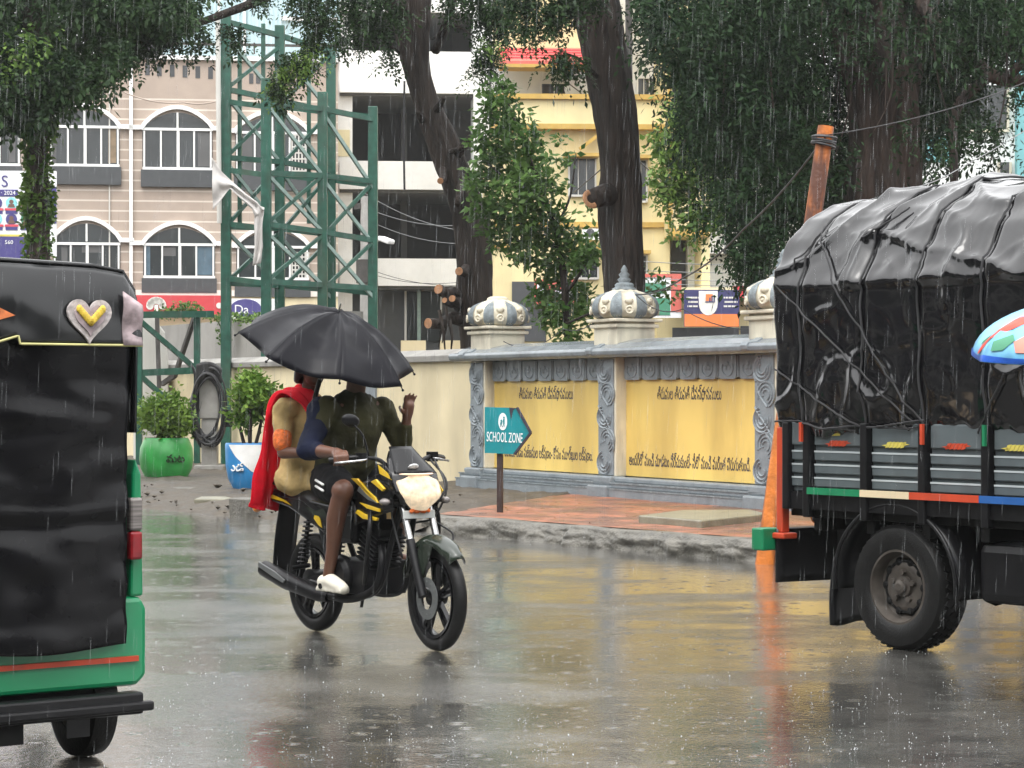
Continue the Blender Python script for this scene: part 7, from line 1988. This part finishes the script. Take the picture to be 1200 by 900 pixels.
# the walker who carries it, just outside the frame
PW = Matrix.Translation(Vector((lo.x+.10, lo.y+.05, 0))) @ Matrix.Rotation(R(35), 4, 'Z')
pwk = thing('person', 'pedestrian in grey clothes holding the blue parrot umbrella', 'person', (lo.x+.10, lo.y+.05, 0))
gw_ = PW.inverted() @ (UM @ Vector((0,0,-.80)))
mb = MB(PW)
mb.limb([(0,0,.86),(0,0,1.0),(0,.01,1.18),(0,0,1.26)], [.12,.11,.13,.10], 16); mb.limb([(0,0,1.28),(0,.01,1.38)], [.05,.05], 12); mb.limb([(.15,0,1.25),(-.15,0,1.25)], [.055,.055], 12)
for sx in (1,-1):
    mb.limb([(sx*.08,0,.84),(sx*.085,.03*sx,.46),(sx*.085,-.06*sx,.08)], [.09,.06,.04], 12); mb.limb([(sx*.085,-.07*sx,.05),(sx*.085,-.07*sx+.17,.035)], [.04,.03], 10)
e = Vector((.2,.05,1.02)); mb.limb([(-.16,0,1.24),(-.21,.02,1.0),(-.2,.12,.8)], [.05,.04,.03], 12)
mb.limb([(.16,0,1.24), e, gw_+Vector((.0,-.03,0))], [.05,.04,.03], 12)
for i in range(4): fingers(mb, [gw_+Vector((.02,-.01,-.03+.02*i))], [(-.3,.8,0)], [.07], .0085, (-.9,-.3,0))
fingers(mb, [gw_+Vector((.015,-.02,.03))], [(-.4,.5,.5)], [.05], .0095, (-.5,.2,0))
hm = head(mb, (0,.02,1.47), (0,1,0), .93); own(mb.build('body', MT['skin'], remesh=.009, smo=3), pwk); face_parts(hm, pwk)
mb = MB(hm); mb.ball((0,-.02,.036), (.084,.098,.10), 18, 12); own(mb.build('hair', MT['hair'], remesh=.012, smo=2), pwk)
mb = MB(PW); mb.limb([(0,0,.80),(0,0,1.0),(0,.01,1.18),(0,0,1.25)], [.155,.14,.15,.115], 16); mb.limb([(.15,0,1.24),(-.15,0,1.24)], [.068,.068], 12); mb.limb([(-.16,0,1.23),(-.20,.02,1.04)], [.066,.058], 12); mb.limb([(.16,0,1.23), Vector((.16,0,1.23)).lerp(e,.7)], [.066,.058], 12)
own(mb.build('shirt', MT['tan_cloth'], remesh=.012, smo=2), pwk)
mb = MB(PW)
for sx in (1,-1): mb.limb([(sx*.08,0,.86),(sx*.085,.03*sx,.46),(sx*.085,-.055*sx,.12)], [.115,.085,.065], 12)
own(mb.build('trousers', MT['black_cloth'], remesh=.012, smo=2), pwk)

# ---------------------------------------------------------------- rain
N_ = 4600
d = np.sqrt(rng.uniform(3.0**2, 22.0**2, N_)); px = rng.uniform(-40, 1240, N_); py = rng.uniform(-60, 900, N_)
x = (px-CX)/F*d; z = CAMH + (HY-py)/F*d; k = z > .03; x, d, z = x[k], d[k], z[k]; n = len(x)
ln_ = rng.uniform(.04, .10, n)*np.clip(d/6, .8, 2.2); r = .00045*np.clip(d/5, .8, 2.6)
V = np.zeros((n, 5, 3)); off = [(1,0,.0),(-.5,.87,0),(-.5,-.87,0)]
for i, (a, b, c) in enumerate(off): V[:,i,0] = x + a*r; V[:,i,1] = d + b*r; V[:,i,2] = z
V[:,3,0] = x + ln_*.02; V[:,3,1] = d; V[:,3,2] = z + ln_*.6; V[:,4,0] = x - ln_*.015; V[:,4,1] = d; V[:,4,2] = z - ln_*.4
tri = np.array([(0,1,3),(1,2,3),(2,0,3),(1,0,4),(2,1,4),(0,2,4)])
Fc = (np.arange(n)[:,None,None]*5 + tri[None]).reshape(-1,3)
rm = mat('rain water', (.75,.78,.8), .1, alpha=.15); MT['rain'] = rm
tag(np_mesh('rain', V.reshape(-1,3), Fc, rm), 'thin falling raindrops in the air over the street', 'rain', kind='stuff')
# splashes where drops hit the water film
mb_v = []; n = 1700
Yp = 560 + 345*rng.uniform(0, 1, n)**.8; Xp = rng.uniform(-60, 1260, n)
V = []; Fl = []
oct_ = np.array([(1,0,0),(-1,0,0),(0,1,0),(0,-1,0),(0,0,1),(0,0,-1)], float); ot = np.array([(0,2,4),(2,1,4),(1,3,4),(3,0,4),(2,0,5),(1,2,5),(3,1,5),(0,3,5)])
for a, b in zip(Xp, Yp):
    p = G(a, b, 0)
    if p.y > 30: continue
    rel = p - P0
    if rel.dot(RN) > -.05: continue
    m = random.randint(1, 4)
    for _ in range(m):
        r = random.uniform(.0007, .0021)*(1.7 if random.random() < .15 else 1); h = random.uniform(.002, .028)
        o = len(V)*6; V.append(oct_*np.array([r, r, r*random.uniform(.9,1.8)]) + np.array([p.x+random.gauss(0,.012), p.y+random.gauss(0,.012), h])); Fl.append(ot + o)
V = np.concatenate(V); Fl = np.concatenate(Fl)
tag(np_mesh('raindrop_splashes', V, Fl, MT['drop'], smooth=True), 'small white splashes of raindrops bouncing on the wet road', 'splashes', kind='stuff')
# rainy air
if HAZE:
    mb = MB(); mb.box(-70, 70, -34, 130, -1.7, 32)
    hm_ = bpy.data.materials.new('rain haze'); hm_.use_nodes = True; N = hm_.node_tree.nodes; N.remove(N['Principled BSDF'])
    pv = N.new('ShaderNodeVolumePrincipled'); pv.inputs['Color'].default_value = (.86,.88,.88,1); pv.inputs['Density'].default_value = HAZE; pv.inputs['Anisotropy'].default_value = .2
    hm_.node_tree.links.new(pv.outputs[0], N['Material Output'].inputs['Volume'])
    tag(mb.build('haze', hm_), 'pale rainy haze filling the street', 'haze', kind='stuff')
